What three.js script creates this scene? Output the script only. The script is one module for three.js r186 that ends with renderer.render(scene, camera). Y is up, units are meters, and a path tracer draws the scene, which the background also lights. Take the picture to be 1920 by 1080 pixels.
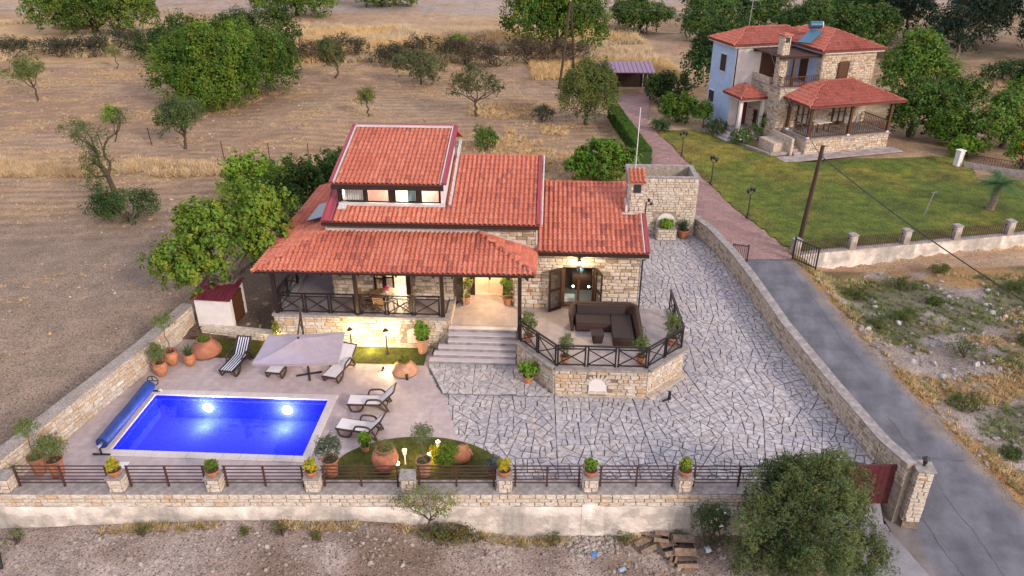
import * as THREE from 'three';
import { mergeGeometries } from 'three/addons/utils/BufferGeometryUtils.js';
import { RoundedBoxGeometry } from 'three/addons/geometries/RoundedBoxGeometry.js';

// ------------------------------------------------------------ camera, sky, sun, exposure
const scene = new THREE.Scene();
const camera = new THREE.PerspectiveCamera(41.38, 16 / 9, 0.5, 1500);
camera.position.set(0, 17, 0);
camera.rotation.set(-27.2 * Math.PI / 180, 0, 0);
camera.updateMatrixWorld();
const renderer = new THREE.WebGLRenderer({ antialias: true });
renderer.toneMapping = THREE.LinearToneMapping;
renderer.toneMappingExposure = 2.2;
renderer.outputColorSpace = THREE.SRGBColorSpace;
renderer.shadowMap.enabled = true;
const SUN = new THREE.Vector3(0.60, 0.44, 0.67).normalize();
{
  const W = 256, Hh = 128, d = new Float32Array(W * Hh * 4), v = new THREE.Vector3();
  for (let j = 0; j < Hh; j++) for (let i = 0; i < W; i++) {
    const el = ((j + 0.5) / Hh - 0.5) * Math.PI, az = ((i + 0.5) / W - 0.5) * 2 * Math.PI;
    v.set(Math.cos(el) * Math.cos(az), Math.sin(el), Math.cos(el) * Math.sin(az));
    const up = Math.max(0, v.y), toSun = Math.max(0, v.x * 0.66 + v.z * 0.75);
    const low = Math.exp(-up * 2.6);
    let r = 0.43, g = 0.445, b = 0.54;                       // high thin cloud, bluish
    const wr = 1.70, wg = 1.18, wb = 0.84;                  // afterglow low in the west
    const cr = 0.44, cg = 0.43, cb = 0.52;                  // opposite horizon, lavender
    const s = low * (0.15 + 0.85 * toSun * toSun), o = low * (1 - toSun) * 0.8;
    r += (wr - r) * s + (cr - r) * o * (1 - s); g += (wg - g) * s + (cg - g) * o * (1 - s); b += (wb - b) * s + (cb - b) * o * (1 - s);
    const k = 4 * (j * W + i);
    d[k] = r; d[k + 1] = g; d[k + 2] = b; d[k + 3] = 1;
  }
  const t = new THREE.DataTexture(d, W, Hh, THREE.RGBAFormat, THREE.FloatType);
  t.mapping = THREE.EquirectangularReflectionMapping; t.magFilter = THREE.LinearFilter; t.minFilter = THREE.LinearFilter; t.needsUpdate = true;
  scene.background = t; scene.environment = t;
}
const sun = new THREE.DirectionalLight(new THREE.Color(1.0, 0.84, 0.70), 1.5);
sun.position.copy(SUN).multiplyScalar(120).add(new THREE.Vector3(0, 0, -40));
sun.target.position.set(0, 0, -40);
sun.castShadow = true; sun.shadow.radius = 20;
sun.shadow.camera.left = -90; sun.shadow.camera.right = 90; sun.shadow.camera.top = 90; sun.shadow.camera.bottom = -90; sun.shadow.camera.far = 320;
sun.shadow.mapSize.set(2048, 2048);
scene.add(sun, sun.target);

// ------------------------------------------------------------ helpers
function mulberry(a) { return () => { a |= 0; a = a + 0x6D2B79F5 | 0; let t = Math.imul(a ^ a >>> 15, 1 | a); t = t + Math.imul(t ^ t >>> 7, 61 | t) ^ t; return ((t ^ t >>> 14) >>> 0) / 4294967296; }; }
let rnd = mulberry(11);
const R = (a, b) => a + (b - a) * rnd();
const pick = (a) => a[Math.floor(rnd() * a.length)];
const V = (x, y, z) => new THREE.Vector3(x, y, z);
const lerp = (a, b, t) => a + (b - a) * t;
const clamp = (x, a = 0, b = 1) => Math.min(b, Math.max(a, x));
const smooth = (a, b, x) => { const t = clamp((x - a) / (b - a)); return t * t * (3 - 2 * t); };
const RAD = Math.PI / 180;
function hash2(i, j, s) { let h = Math.imul(i, 374761393) + Math.imul(j, 668265263) + Math.imul(s, 1442695041) | 0; h = Math.imul(h ^ h >>> 13, 1274126177); return ((h ^ h >>> 16) >>> 0) / 4294967296; }
function vnoise(x, y, s = 0, per = 0) {
  const i = Math.floor(x), j = Math.floor(y), fx = x - i, fy = y - j;
  const u = fx * fx * (3 - 2 * fx), w = fy * fy * (3 - 2 * fy), m = (k) => per ? ((k % per) + per) % per : k;
  const a = hash2(m(i), m(j), s), b = hash2(m(i + 1), m(j), s), c = hash2(m(i), m(j + 1), s), d = hash2(m(i + 1), m(j + 1), s);
  return a + (b - a) * u + (c - a) * w + (a - b - c + d) * u * w;
}
function fbm(x, y, o = 4, s = 0, per = 0) { let v = 0, a = 0.5, n = 0; for (let k = 0; k < o; k++) { v += a * vnoise(x, y, s + k, per); n += a; a *= 0.55; x *= 2; y *= 2; per *= 2; } return v / n; }

// the villa, its terrace and pool lie turned 3 degrees: local (lx, lz) -> world
const A3 = 3 * RAD, CA = Math.cos(A3), SA = Math.sin(A3);
const W2 = (lx, lz) => [lx * CA - lz * SA, lx * SA + lz * CA];
const Wv = (lx, y, lz) => V(lx * CA - lz * SA, y, lx * SA + lz * CA);
const toLoc = (x, z) => [x * CA + z * SA, -x * SA + z * CA];

// names and labels
const taken = new Map();
function numbered(n) { const k = taken.get(n) || 0; taken.set(n, k + 1); return k ? n + '_' + String(k).padStart(3, '0') : n; }
function tag(o, label, category, group) { o.userData.label = label; if (category) o.userData.category = category; if (group) o.userData.group = group; return o; }
function thing(name, label, category, pos = [0, 0, 0], ry = 0, group) {
  const o = new THREE.Group(); o.name = numbered(name); o.position.set(...pos); o.rotation.y = ry; scene.add(o);
  return tag(o, label, category, group);
}
const locThing = (name, label, category, lx, y, lz, ry = 0, group) => { const w = W2(lx, lz); return thing(name, label, category, [w[0], y, w[1]], ry - A3, group); };
// a thing whose shapes are written in villa coordinates: children are set back by its base
function frameThing(name, label, category, bx, by, bz, group) { const t = locThing(name, label, category, bx, by, bz, 0, group); t.userData.off = [-bx, -by, -bz]; return t; }
function part(parent, name, geo, mat, label) {
  const g = Array.isArray(geo) ? merge(geo) : geo.attributes.uv || geo.attributes.color ? geo : boxUV(clean(geo)), m = new THREE.Mesh(g, mat);
  m.name = name; m.castShadow = m.receiveShadow = true;
  if (parent && parent.userData.off) m.position.set(...parent.userData.off);
  if (parent) parent.add(m);
  if (label) m.userData.label = label;
  return m;
}
function groupPart(parent, name) { const g = new THREE.Group(); g.name = name; if (parent.userData.off) g.position.set(...parent.userData.off); parent.add(g); return g; }
function single(name, geo, mat, label, category, group) { const m = part(null, numbered(name), geo, mat); scene.add(m); return tag(m, label, category, group); }
function struct(name, geo, mat) { const m = part(null, name, geo, mat); m.userData.kind = 'structure'; scene.add(m); return m; }
function copyOf(o, label, pos, ry, sc) { const c = o.clone(); c.name = numbered(o.name.replace(/_\d{3}$/, '')); c.userData = { ...o.userData, label }; if (pos) c.position.set(...pos); if (ry !== undefined) c.rotation.y = ry; if (sc) { if (typeof sc === 'number') c.scale.setScalar(sc); else c.scale.set(...sc); } scene.add(c); return c; }

// geometry
function clean(g) {
  if (g.index) g = g.toNonIndexed();
  if (!g.attributes.normal) g.computeVertexNormals();
  for (const k of Object.keys(g.attributes)) if (!['position', 'normal', 'uv', 'color'].includes(k)) g.deleteAttribute(k);
  return g;
}
function boxUV(g, s = 1) {
  const p = g.attributes.position, n = g.attributes.normal, uv = new Float32Array(p.count * 2);
  for (let i = 0; i < p.count; i++) {
    const ax = Math.abs(n.getX(i)), ay = Math.abs(n.getY(i)), az = Math.abs(n.getZ(i));
    let a, b;
    if (ay >= ax && ay >= az) { a = p.getX(i); b = p.getZ(i); } else if (ax >= az) { a = p.getZ(i); b = p.getY(i); } else { a = p.getX(i); b = p.getY(i); }
    uv[2 * i] = a * s; uv[2 * i + 1] = b * s;
  }
  g.setAttribute('uv', new THREE.BufferAttribute(uv, 2));
  return g;
}
function merge(list, keepUV) {
  const gs = list.map(clean), colored = gs.some((g) => g.attributes.color);
  for (const g of gs) {
    if (!g.attributes.uv) g.setAttribute('uv', new THREE.BufferAttribute(new Float32Array(g.attributes.position.count * 2), 2));
    if (colored && !g.attributes.color) g.setAttribute('color', new THREE.BufferAttribute(new Float32Array(g.attributes.position.count * 3).fill(1), 3));
  }
  const m = gs.length === 1 ? gs[0] : mergeGeometries(gs);
  return keepUV ? m : boxUV(m);
}
const box = (x0, x1, y0, y1, z0, z1) => new THREE.BoxGeometry(Math.abs(x1 - x0), Math.abs(y1 - y0), Math.abs(z1 - z0)).translate((x0 + x1) / 2, (y0 + y1) / 2, (z0 + z1) / 2);
const bx = (cx, cy, cz, w, h, d, ry = 0, rx = 0, rz = 0) => { const g = new THREE.BoxGeometry(w, h, d); if (rx) g.rotateX(rx); if (rz) g.rotateZ(rz); if (ry) g.rotateY(ry); return g.translate(cx, cy, cz); };
const rbx = (cx, cy, cz, w, h, d, r = 0.03, ry = 0, rx = 0, rz = 0) => { const g = new RoundedBoxGeometry(w, h, d, 2, r); if (rx) g.rotateX(rx); if (rz) g.rotateZ(rz); if (ry) g.rotateY(ry); return g.translate(cx, cy, cz); };
function bar(p, q, w, h = w, up = V(0, 1, 0)) {           // square bar between two points
  const a = p.isVector3 ? p : V(...p), b = q.isVector3 ? q : V(...q), d = b.clone().sub(a), L = d.length(); d.normalize();
  let s = new THREE.Vector3().crossVectors(up, d); if (s.lengthSq() < 1e-4) s = V(1, 0, 0); s.normalize();
  const u = new THREE.Vector3().crossVectors(d, s);
  return new THREE.BoxGeometry(w, h, L).applyMatrix4(new THREE.Matrix4().makeBasis(s, u, d).setPosition(a.clone().add(b).multiplyScalar(0.5)));
}
function rod(p, q, r0, r1 = r0, n = 8) {
  const a = p.isVector3 ? p : V(...p), b = q.isVector3 ? q : V(...q), d = b.clone().sub(a), L = d.length();
  const g = new THREE.CylinderGeometry(r1, r0, L, n);
  return g.applyQuaternion(new THREE.Quaternion().setFromUnitVectors(V(0, 1, 0), d.normalize())).translate((a.x + b.x) / 2, (a.y + b.y) / 2, (a.z + b.z) / 2);
}
const tube = (pts, r, n = 24, m = 6) => new THREE.TubeGeometry(new THREE.CatmullRomCurve3(pts.map((p) => V(...p))), n, r, m);
const lathe = (pts, n = 20) => new THREE.LatheGeometry(pts.map((p) => new THREE.Vector2(p[0], p[1])), n);
function slab(pts, y0, y1, holes = []) {                   // horizontal sheet with thickness, outline in (x, z)
  const s = new THREE.Shape(pts.map((p) => new THREE.Vector2(p[0], -p[1])));
  for (const h of holes) s.holes.push(new THREE.Path(h.map((p) => new THREE.Vector2(p[0], -p[1]))));
  const g = new THREE.ExtrudeGeometry(s, { depth: y1 - y0, bevelEnabled: false });
  return g.rotateX(-Math.PI / 2).translate(0, y0, 0);
}
function wallPrism(pts, z0, z1) {                          // outline in (x, y) pushed from z0 to z1
  const g = new THREE.ExtrudeGeometry(new THREE.Shape(pts.map((p) => new THREE.Vector2(p[0], p[1]))), { depth: Math.abs(z1 - z0), bevelEnabled: false });
  return g.translate(0, 0, Math.min(z0, z1));
}
function tint(g, c) { g = clean(g); const n = g.attributes.position.count, a = new Float32Array(n * 3); for (let i = 0; i < n; i++) { a[3 * i] = c[0]; a[3 * i + 1] = c[1]; a[3 * i + 2] = c[2]; } g.setAttribute('color', new THREE.BufferAttribute(a, 3)); return g; }
const inPoly = (x, z, P) => { let c = false; for (let i = 0, j = P.length - 1; i < P.length; j = i++) if ((P[i][1] > z) !== (P[j][1] > z) && x < (P[j][0] - P[i][0]) * (z - P[i][1]) / (P[j][1] - P[i][1]) + P[i][0]) c = !c; return c; };
function distPoly(x, z, P, open) { let m = 1e9; for (let i = 0, j = P.length - 1; i < P.length; j = i++) { if (open && i === 0) continue; const ax = P[j][0], az = P[j][1], dx = P[i][0] - ax, dz = P[i][1] - az, t = clamp(((x - ax) * dx + (z - az) * dz) / (dx * dx + dz * dz)); m = Math.min(m, Math.hypot(x - ax - t * dx, z - az - t * dz)); } return m; }
const EYE = camera.position;

// ------------------------------------------------------------ textures
function tex(n, fn, srgb = true) {
  const d = new Uint8Array(n * n * 4);
  for (let j = 0; j < n; j++) for (let i = 0; i < n; i++) { const c = fn(i / n, j / n, i, j), k = 4 * (j * n + i); if (typeof c === 'number') d[k] = d[k + 1] = d[k + 2] = clamp(c) * 255; else { d[k] = clamp(c[0]) * 255; d[k + 1] = clamp(c[1]) * 255; d[k + 2] = clamp(c[2]) * 255; } d[k + 3] = 255; }
  const t = new THREE.DataTexture(d, n, n, THREE.RGBAFormat);
  t.wrapS = t.wrapT = THREE.RepeatWrapping; t.magFilter = THREE.LinearFilter; t.minFilter = THREE.LinearMipmapLinearFilter; t.generateMipmaps = true;
  if (srgb) t.colorSpace = THREE.SRGBColorSpace; t.needsUpdate = true; return t;
}
const rep = (t, m) => { const c = t.clone(); c.repeat.set(1 / m, 1 / m); c.needsUpdate = true; return c; };
const rnd2 = mulberry(5);
const nz = tex(512, (u, v) => 0.78 + 0.38 * (fbm(u * 8, v * 8, 6, 1, 8) - 0.35) + 0.07 * (rnd2() - 0.5));
const nzS = tex(256, (u, v) => 0.90 + 0.12 * (fbm(u * 8, v * 8, 5, 12, 8) - 0.35) + 0.03 * (rnd2() - 0.5));
const nzB = tex(512, (u, v) => fbm(u * 16, v * 16, 5, 7, 16), false);
// gravel and crumbs: cells with a tone each
function cells(u, v, n, s) { const x = u * n, y = v * n, i = Math.floor(x), j = Math.floor(y); let b = 9, b2 = 9, id = 0; for (let a = -1; a < 2; a++) for (let c = -1; c < 2; c++) { const I = (i + a + n) % n, J = (j + c + n) % n, px = i + a + hash2(I, J, s), py = j + c + hash2(I, J, s + 1), d = Math.hypot(x - px, y - py); if (d < b) { b2 = b; b = d; id = hash2(I, J, s + 2); } else if (d < b2) b2 = d; } return [b, b2, id]; }
const gravelT = tex(1024, (u, v) => { const a = cells(u, v, 40, 3), b = cells(u, v, 96, 9); const m = fbm(u * 6, v * 6, 4, 4, 6); let t = 0.80 + 0.24 * (b[2] - 0.5) + 0.22 * (m - 0.5); if (a[2] > 0.76 && a[0] < 0.36) t = 0.94 + 0.08 * a[2] - a[0] * 0.25; if (a[2] < 0.14 && a[0] < 0.3) t *= 0.6; return [t * 1.02, t * 0.99, t * 0.97]; });
const gravelB = tex(1024, (u, v) => { const a = cells(u, v, 40, 3), b = cells(u, v, 96, 9); let h = 0.35 * fbm(u * 12, v * 12, 4, 4, 12) + 0.25 * (1 - b[0]); if (a[2] > 0.7) h += 0.5 * Math.max(0, 0.5 - a[0]); return h; }, false);
const asphT = tex(512, (u, v) => 0.78 + 0.30 * (rnd2() - 0.5) + 0.30 * (fbm(u * 5, v * 5, 5, 21, 5) - 0.5));
const grassT = tex(1024, (u, v) => { const m = fbm(u * 10, v * 10, 5, 31, 10), f = vnoise(u * 200, v * 60, 33, 0), g = rnd2(), t = 0.72 + 0.5 * (m - 0.5) + 0.4 * (f - 0.5) + 0.3 * (g - 0.5); return [t * 1.05, t, t * 0.8]; });
const deckT = tex(1024, (u, v, i, j) => { const q = 85.33, di = Math.min(i % q, q - i % q), dj = Math.min(j % q, q - j % q), id = hash2(Math.floor(i / q), Math.floor(j / q), 77); let t = 0.84 + 0.04 * (id - 0.5) + 0.14 * (fbm(u * 14, v * 14, 4, 41, 14) - 0.5) + 0.05 * (rnd2() - 0.5); if (di < 1.6 || dj < 1.6) t *= 0.91; return [t, t * 0.99, t * 0.985]; });
const poolT = tex(512, (u, v, i, j) => { const q = 8, e = (i % q === 0 || j % q === 0), id = hash2(i >> 3, j >> 3, 8); const t = e ? 0.72 : 0.78 + 0.22 * id; return [t, t, t]; });
const plasterT = tex(1024, (u, v) => { const a = fbm(u * 5, v * 7, 6, 51, 5), s = fbm(u * 22, v * 3, 4, 55, 22), k = vnoise(u * 9, v * 3, 57, 9), f = fbm(u * 40, v * 40, 3, 58, 40); let t = 0.86 + 0.38 * (a - 0.5) + 0.50 * (s - 0.5) * smooth(0.4, 0.8, k) + 0.12 * (f - 0.5); t *= 1 - 0.10 * smooth(0.42, 0.34, a); return [t, t * (0.985 + 0.02 * k), t * (0.96 + 0.03 * k)]; });
const woodT = tex(256, (u, v) => { const g = fbm(u * 2, v * 40, 4, 61, 0); return [0.62 + 0.5 * (g - 0.5), 0.6 + 0.5 * (g - 0.5), 0.58 + 0.5 * (g - 0.5)]; });
const stripeT = tex(256, (u, v) => { const k = Math.floor(u * 11) % 2; return k ? [0.86, 0.87, 0.9] : [0.06, 0.09, 0.2]; });
const wickT = tex(256, (u, v, i, j) => { const a = (Math.floor(i / 16) + Math.floor(j / 16)) % 2, x = (i % 16) / 16, y = (j % 16) / 16; return 0.35 + 0.6 * (a ? Math.sin(Math.PI * x) : Math.sin(Math.PI * y)); });
const pinkT = tex(1024, (u, v, i, j) => { const q = 32, row = Math.floor(j / 16), ii = i + (row % 2) * 16, di = ii % q, dj = j % 16, id = hash2(Math.floor(ii / q) % 32, row, 71); let t = 0.82 + 0.20 * (id - 0.5) + 0.22 * (fbm(u * 6, v * 6, 4, 72, 6) - 0.5); if (di < 2 || dj < 2) t *= 0.8; return [t, t * 0.97, t * 0.96]; });
const waterB = tex(512, (u, v) => fbm(u * 10, v * 10, 3, 81, 10), false);

// ------------------------------------------------------------ materials
function std(c, o = {}) { return new THREE.MeshStandardMaterial({ color: new THREE.Color().setRGB(...c), roughness: 0.85, metalness: 0, ...o }); }
const nzM = (m) => ({ map: rep(nz, m), bumpMap: rep(nzB, m * 0.6), bumpScale: 0.012 });
const M = {};
M.stone = [[0.74, 0.63, 0.51], [0.78, 0.69, 0.58], [0.66, 0.56, 0.46], [0.72, 0.54, 0.36], [0.80, 0.74, 0.66], [0.45, 0.37, 0.26]].map((c) => std(c, { ...nzM(0.9), roughness: 0.92 }));
M.stoneV = std([1, 1, 1], { ...nzM(0.9), roughness: 0.92, vertexColors: true });
M.mortar = std([0.30, 0.24, 0.19], { ...nzM(0.7), roughness: 0.95 });
M.mortarL = std([0.42, 0.37, 0.31], { ...nzM(0.7), roughness: 0.95 });
M.tile = [[0.66, 0.205, 0.128], [0.69, 0.225, 0.145], [0.64, 0.190, 0.122], [0.70, 0.245, 0.168], [0.61, 0.178, 0.118], [0.44, 0.135, 0.100]].map((c) => std(c, { ...nzM(0.5), roughness: 0.8 }));
M.tileV = std([1, 1, 1], { ...nzM(0.5), roughness: 0.8, vertexColors: true });
M.tileBed = std([0.20, 0.06, 0.045], nzM(0.5));
M.verge = std([0.38, 0.055, 0.085], { ...nzM(1.2), roughness: 0.6 });
M.flash = std([0.78, 0.76, 0.78], { ...nzM(1), roughness: 0.6 });
M.fascia = std([0.045, 0.022, 0.018], { map: rep(woodT, 0.8), roughness: 0.55 });
M.darkWood = std([0.050, 0.022, 0.015], { map: rep(woodT, 0.6), roughness: 0.5 });
M.wood = std([0.20, 0.080, 0.035], { map: rep(woodT, 0.6), roughness: 0.55 });
M.paleWood = std([0.52, 0.33, 0.16], { map: rep(woodT, 0.5), roughness: 0.55 });
M.rail = std([0.030, 0.022, 0.026], { map: rep(woodT, 0.5), roughness: 0.5 });
M.white = std([0.74, 0.73, 0.74], { map: rep(nzS, 2.5), roughness: 0.7 });
M.cream = std([0.80, 0.70, 0.54], { map: rep(nzS, 2.5), roughness: 0.8 });
M.marble = std([0.60, 0.56, 0.58], { map: rep(nzS, 1.4), roughness: 0.5, bumpMap: rep(nzB, 0.5), bumpScale: 0.003 });
M.marbleD = std([0.34, 0.31, 0.33], { map: rep(nz, 1.4), roughness: 0.6 });
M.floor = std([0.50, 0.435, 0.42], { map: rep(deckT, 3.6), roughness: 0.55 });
M.deck = std([0.58, 0.495, 0.505], { map: rep(deckT, 3.0), roughness: 0.6, bumpMap: rep(deckT, 3.0), bumpScale: 0.004 });
M.coping = std([0.62, 0.575, 0.565], { map: rep(nzS, 0.8), roughness: 0.6 });
M.cap = std([0.38, 0.35, 0.34], { ...nzM(1.1), roughness: 0.95 });
M.capRough = std([0.40, 0.38, 0.36], { map: rep(gravelT, 2.2), bumpMap: rep(gravelB, 2.2), bumpScale: 0.02, roughness: 0.95 });
M.plaster = std([0.84, 0.80, 0.775], { map: rep(plasterT, 5.5), bumpMap: rep(nzB, 1.2), bumpScale: 0.02, roughness: 0.95 });
M.paver = [[0.53, 0.505, 0.535], [0.58, 0.555, 0.575], [0.48, 0.465, 0.51], [0.55, 0.50, 0.50], [0.62, 0.595, 0.61]].map((c) => std(c, { map: rep(nz, 0.8), bumpMap: rep(nzB, 0.4), bumpScale: 0.008, roughness: 0.8 }));
M.paverV = std([1, 1, 1], { map: rep(nz, 0.8), bumpMap: rep(nzB, 0.4), bumpScale: 0.008, roughness: 0.8, vertexColors: true });
M.joint = std([0.16, 0.15, 0.165], { map: rep(nz, 0.7), roughness: 0.95 });
M.asphalt = std([1, 1, 1], { vertexColors: true, map: rep(asphT, 2.6), bumpMap: rep(asphT, 0.9), bumpScale: 0.004, roughness: 0.9 });
M.concrete = std([0.34, 0.34, 0.38], { map: rep(asphT, 3.2), bumpMap: rep(nzB, 0.8), bumpScale: 0.01, roughness: 0.95 });
M.drive = std([0.40, 0.26, 0.245], { map: rep(pinkT, 3.6), roughness: 0.85 });
M.terra = [[0.56, 0.235, 0.12], [0.52, 0.25, 0.15], [0.46, 0.185, 0.11], [0.60, 0.33, 0.20]].map((c) => std(c, { ...nzM(0.7), roughness: 0.85 }));
M.soil = std([0.10, 0.065, 0.045], { map: rep(gravelT, 1.2), roughness: 1 });
M.metal = std([0.085, 0.032, 0.026], { roughness: 0.6, map: rep(nz, 0.8) });
M.black = std([0.018, 0.018, 0.022], { roughness: 0.5 });
M.blackIron = std([0.028, 0.026, 0.028], { roughness: 0.55, map: rep(nz, 0.7) });
M.gateRed = std([0.115, 0.020, 0.026], { roughness: 0.5, map: rep(nz, 0.9) });
M.maroon = std([0.18, 0.022, 0.045], { roughness: 0.5, map: rep(nz, 1.3) });
M.grey = std([0.30, 0.31, 0.33], { roughness: 0.6, map: rep(nz, 1) });
M.steel = std([0.55, 0.56, 0.58], { roughness: 0.35, metalness: 0.9 });
M.fabric = std([0.70, 0.68, 0.69], { roughness: 0.95, map: rep(nzS, 0.9), bumpMap: rep(nzB, 0.2), bumpScale: 0.003 });
M.canopy = new THREE.MeshPhysicalMaterial({ color: new THREE.Color().setRGB(0.40, 0.35, 0.375), roughness: 0.95, map: rep(nzS, 1.6), transmission: 0.25, thickness: 0 });
M.stripe = std([1, 1, 1], { map: stripeT, roughness: 0.95 });
M.resin = std([0.042, 0.024, 0.022], { roughness: 0.5 });
M.wicker = std([0.080, 0.038, 0.028], { map: rep(wickT, 0.14), bumpMap: rep(wickT, 0.14), bumpScale: 0.006, roughness: 0.75 });
M.wickerTop = std([0.044, 0.026, 0.025], { map: rep(wickT, 0.14), roughness: 0.8 });
M.blueCover = std([0.010, 0.045, 0.26], { roughness: 0.5, map: rep(nz, 0.6), bumpMap: rep(nzB, 0.3), bumpScale: 0.01 });
M.poolTile = new THREE.MeshPhysicalMaterial({ color: new THREE.Color().setRGB(0.024, 0.038, 0.72), map: rep(poolT, 3.2), roughness: 1, specularIntensity: 0 });
M.water = new THREE.MeshPhysicalMaterial({ color: new THREE.Color().setRGB(0.72, 0.86, 1.0), transmission: 1, thickness: 0, roughness: 0.04, ior: 1.33, bumpMap: rep(waterB, 2.4), bumpScale: 0.02 });
M.glass = new THREE.MeshPhysicalMaterial({ color: new THREE.Color().setRGB(0.93, 0.96, 0.96), transmission: 1, thickness: 0, roughness: 0.02, ior: 1.5 });
M.turf = std([0.13, 0.17, 0.016], { map: rep(grassT, 2.2), bumpMap: rep(grassT, 0.9), bumpScale: 0.03, roughness: 1 });
M.lawn = std([1, 1, 1], { map: rep(grassT, 5.5), bumpMap: rep(grassT, 1.4), bumpScale: 0.05, roughness: 1, vertexColors: true });
M.ground = std([1, 1, 1], { map: rep(gravelT, 3.7), bumpMap: rep(gravelB, 3.7), bumpScale: 0.07, roughness: 1, vertexColors: true });
M.rock = std([1, 1, 1], { ...nzM(0.6), roughness: 0.95 });
M.leaf = new THREE.MeshPhysicalMaterial({ color: 0xffffff, vertexColors: true, roughness: 0.85, specularIntensity: 0.2, transmission: 0.26, thickness: 0, side: THREE.DoubleSide });
M.bark = std([0.13, 0.095, 0.07], { ...nzM(0.4), bumpScale: 0.03, roughness: 0.95 });
M.barkPale = std([0.30, 0.25, 0.20], { ...nzM(0.4), bumpScale: 0.03, roughness: 0.95 });
M.pole = std([0.16, 0.105, 0.075], { map: rep(woodT, 1.2), roughness: 0.9 });
M.card = [[0.30, 0.21, 0.15], [0.36, 0.24, 0.16], [0.27, 0.20, 0.155]].map((c) => std(c, { map: rep(nz, 0.5), roughness: 0.9 }));
function glow(c, k) { return new THREE.MeshStandardMaterial({ color: 0x222222, emissive: new THREE.Color().setRGB(...c), emissiveIntensity: k, roughness: 0.6 }); }
M.glowWarm = glow([1, 0.72, 0.38], 9);
M.glowPool = glow([0.8, 0.92, 1], 14);
M.glowCool = glow([0.75, 1, 0.9], 8);
function lamp(parent, x, y, z, c, power, dist = 0, r = 1) { const l = new THREE.PointLight(new THREE.Color().setRGB(...c), power, dist, 2); l.position.set(x, y, z); l.castShadow = true; l.shadow.radius = r; (parent || scene).add(l); return l; }

function prismX(x0, x1, pts) { const g = new THREE.ExtrudeGeometry(new THREE.Shape(pts.map((p) => new THREE.Vector2(-p[0], p[1]))), { depth: x1 - x0, bevelEnabled: false }); return g.rotateY(Math.PI / 2).translate(x0, 0, 0); }
// ------------------------------------------------------------ stones laid in walls
const STONE = [];
for (let k = 0; k < 10; k++) {
  const c = [[-0.5, -0.5], [0.5, -0.5], [0.5, 0.5], [-0.5, 0.5]].map(([x, y]) => [x + R(-0.055, 0.055), y + R(-0.09, 0.09)]);
  const f = c.map(([x, y]) => [x * R(0.78, 0.9), y * R(0.62, 0.82), R(0.75, 1.0)]);
  const p = [], tri = (...q) => { for (const a of q) p.push(a[0], a[1], a[2]); };
  tri(f[0], f[1], f[2]); tri(f[0], f[2], f[3]);
  for (let i = 0; i < 4; i++) { const j = (i + 1) % 4, a = [...c[i], 0], b = [...c[j], 0], a2 = [c[i][0] * 0.985, c[i][1] * 0.97, 0.5], b2 = [c[j][0] * 0.985, c[j][1] * 0.97, 0.5]; tri(a, b, b2); tri(a, b2, a2); tri(a2, b2, f[j]); tri(a2, f[j], f[i]); }
  const g = new THREE.BufferGeometry(); g.setAttribute('position', new THREE.Float32BufferAttribute(p, 3)); g.computeVertexNormals();
  boxUV(g, 0.4); const uv = g.attributes.uv; for (let i = 0; i < uv.count; i++) uv.setXY(i, uv.getX(i) + k * 0.37, uv.getY(i) + k * 0.61);
  STONE.push(g);
}
// one face of masonry: o = lower left corner, ux along, uy up (not unit: true axes), w, h in metres; holes in face metres
function stoneFace(out, o, ux, w, h, opt = {}) {
  const { holes = [], skip, hMin = 0.11, hMax = 0.21, lMin = 0.17, lMax = 0.46, thick = 0.05, topFn, tones = [0, 0, 1, 1, 2, 2, 3, 4, 5], uy = V(0, 1, 0), gap = 0.020, jit = 0 } = opt;
  const x = ux.clone().normalize(), y = uy.clone().normalize(), n = new THREE.Vector3().crossVectors(x, y);
  let yy = 0.0;
  while (yy < h - 0.05) {
    let ch = R(hMin, hMax); if (yy + ch > h - 0.07) ch = h - yy;
    let xx = R(-lMax, 0) * 0.5;
    while (xx < w) {
      let l = R(lMin, lMax) * (ch / hMax * 0.5 + 0.6); let a = Math.max(0, xx), b = Math.min(w, xx + l); if (w - b < 0.1) b = w;
      if (b - a > 0.06) {
        const rows = rnd() < 0.13 && ch > 0.16 ? 2 : 1;
        for (let r = 0; r < rows; r++) {
          const cx = (a + b) / 2, cy = yy + ch * (r + 0.5) / rows, hh = ch / rows;
          if (topFn && cy + hh * 0.3 > topFn(cx)) continue;
          if (holes.some((q) => cx > q[0] - (b - a) * 0.42 && cx < q[2] + (b - a) * 0.42 && cy > q[1] - hh * 0.42 && cy < q[3] + hh * 0.42)) continue;
          if (skip && skip(cx, cy)) continue;
          const pos = o.clone().addScaledVector(x, cx).addScaledVector(y, cy);
          const m = new THREE.Matrix4().makeBasis(x.clone().multiplyScalar(b - a - gap), y.clone().multiplyScalar(hh - gap), n.clone().multiplyScalar(thick * R(0.6, 1.15))).setPosition(pos);
          out.push({ m, area: (b - a) * hh, pos, n, tone: pick(tones), g: Math.floor(rnd() * STONE.length), flip: rnd() < 0.5 });
        }
      }
      xx = b === w ? w + 1 : xx + l;
    }
    yy += ch;
  }
  return out;
}
const _c = new THREE.Color();
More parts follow.
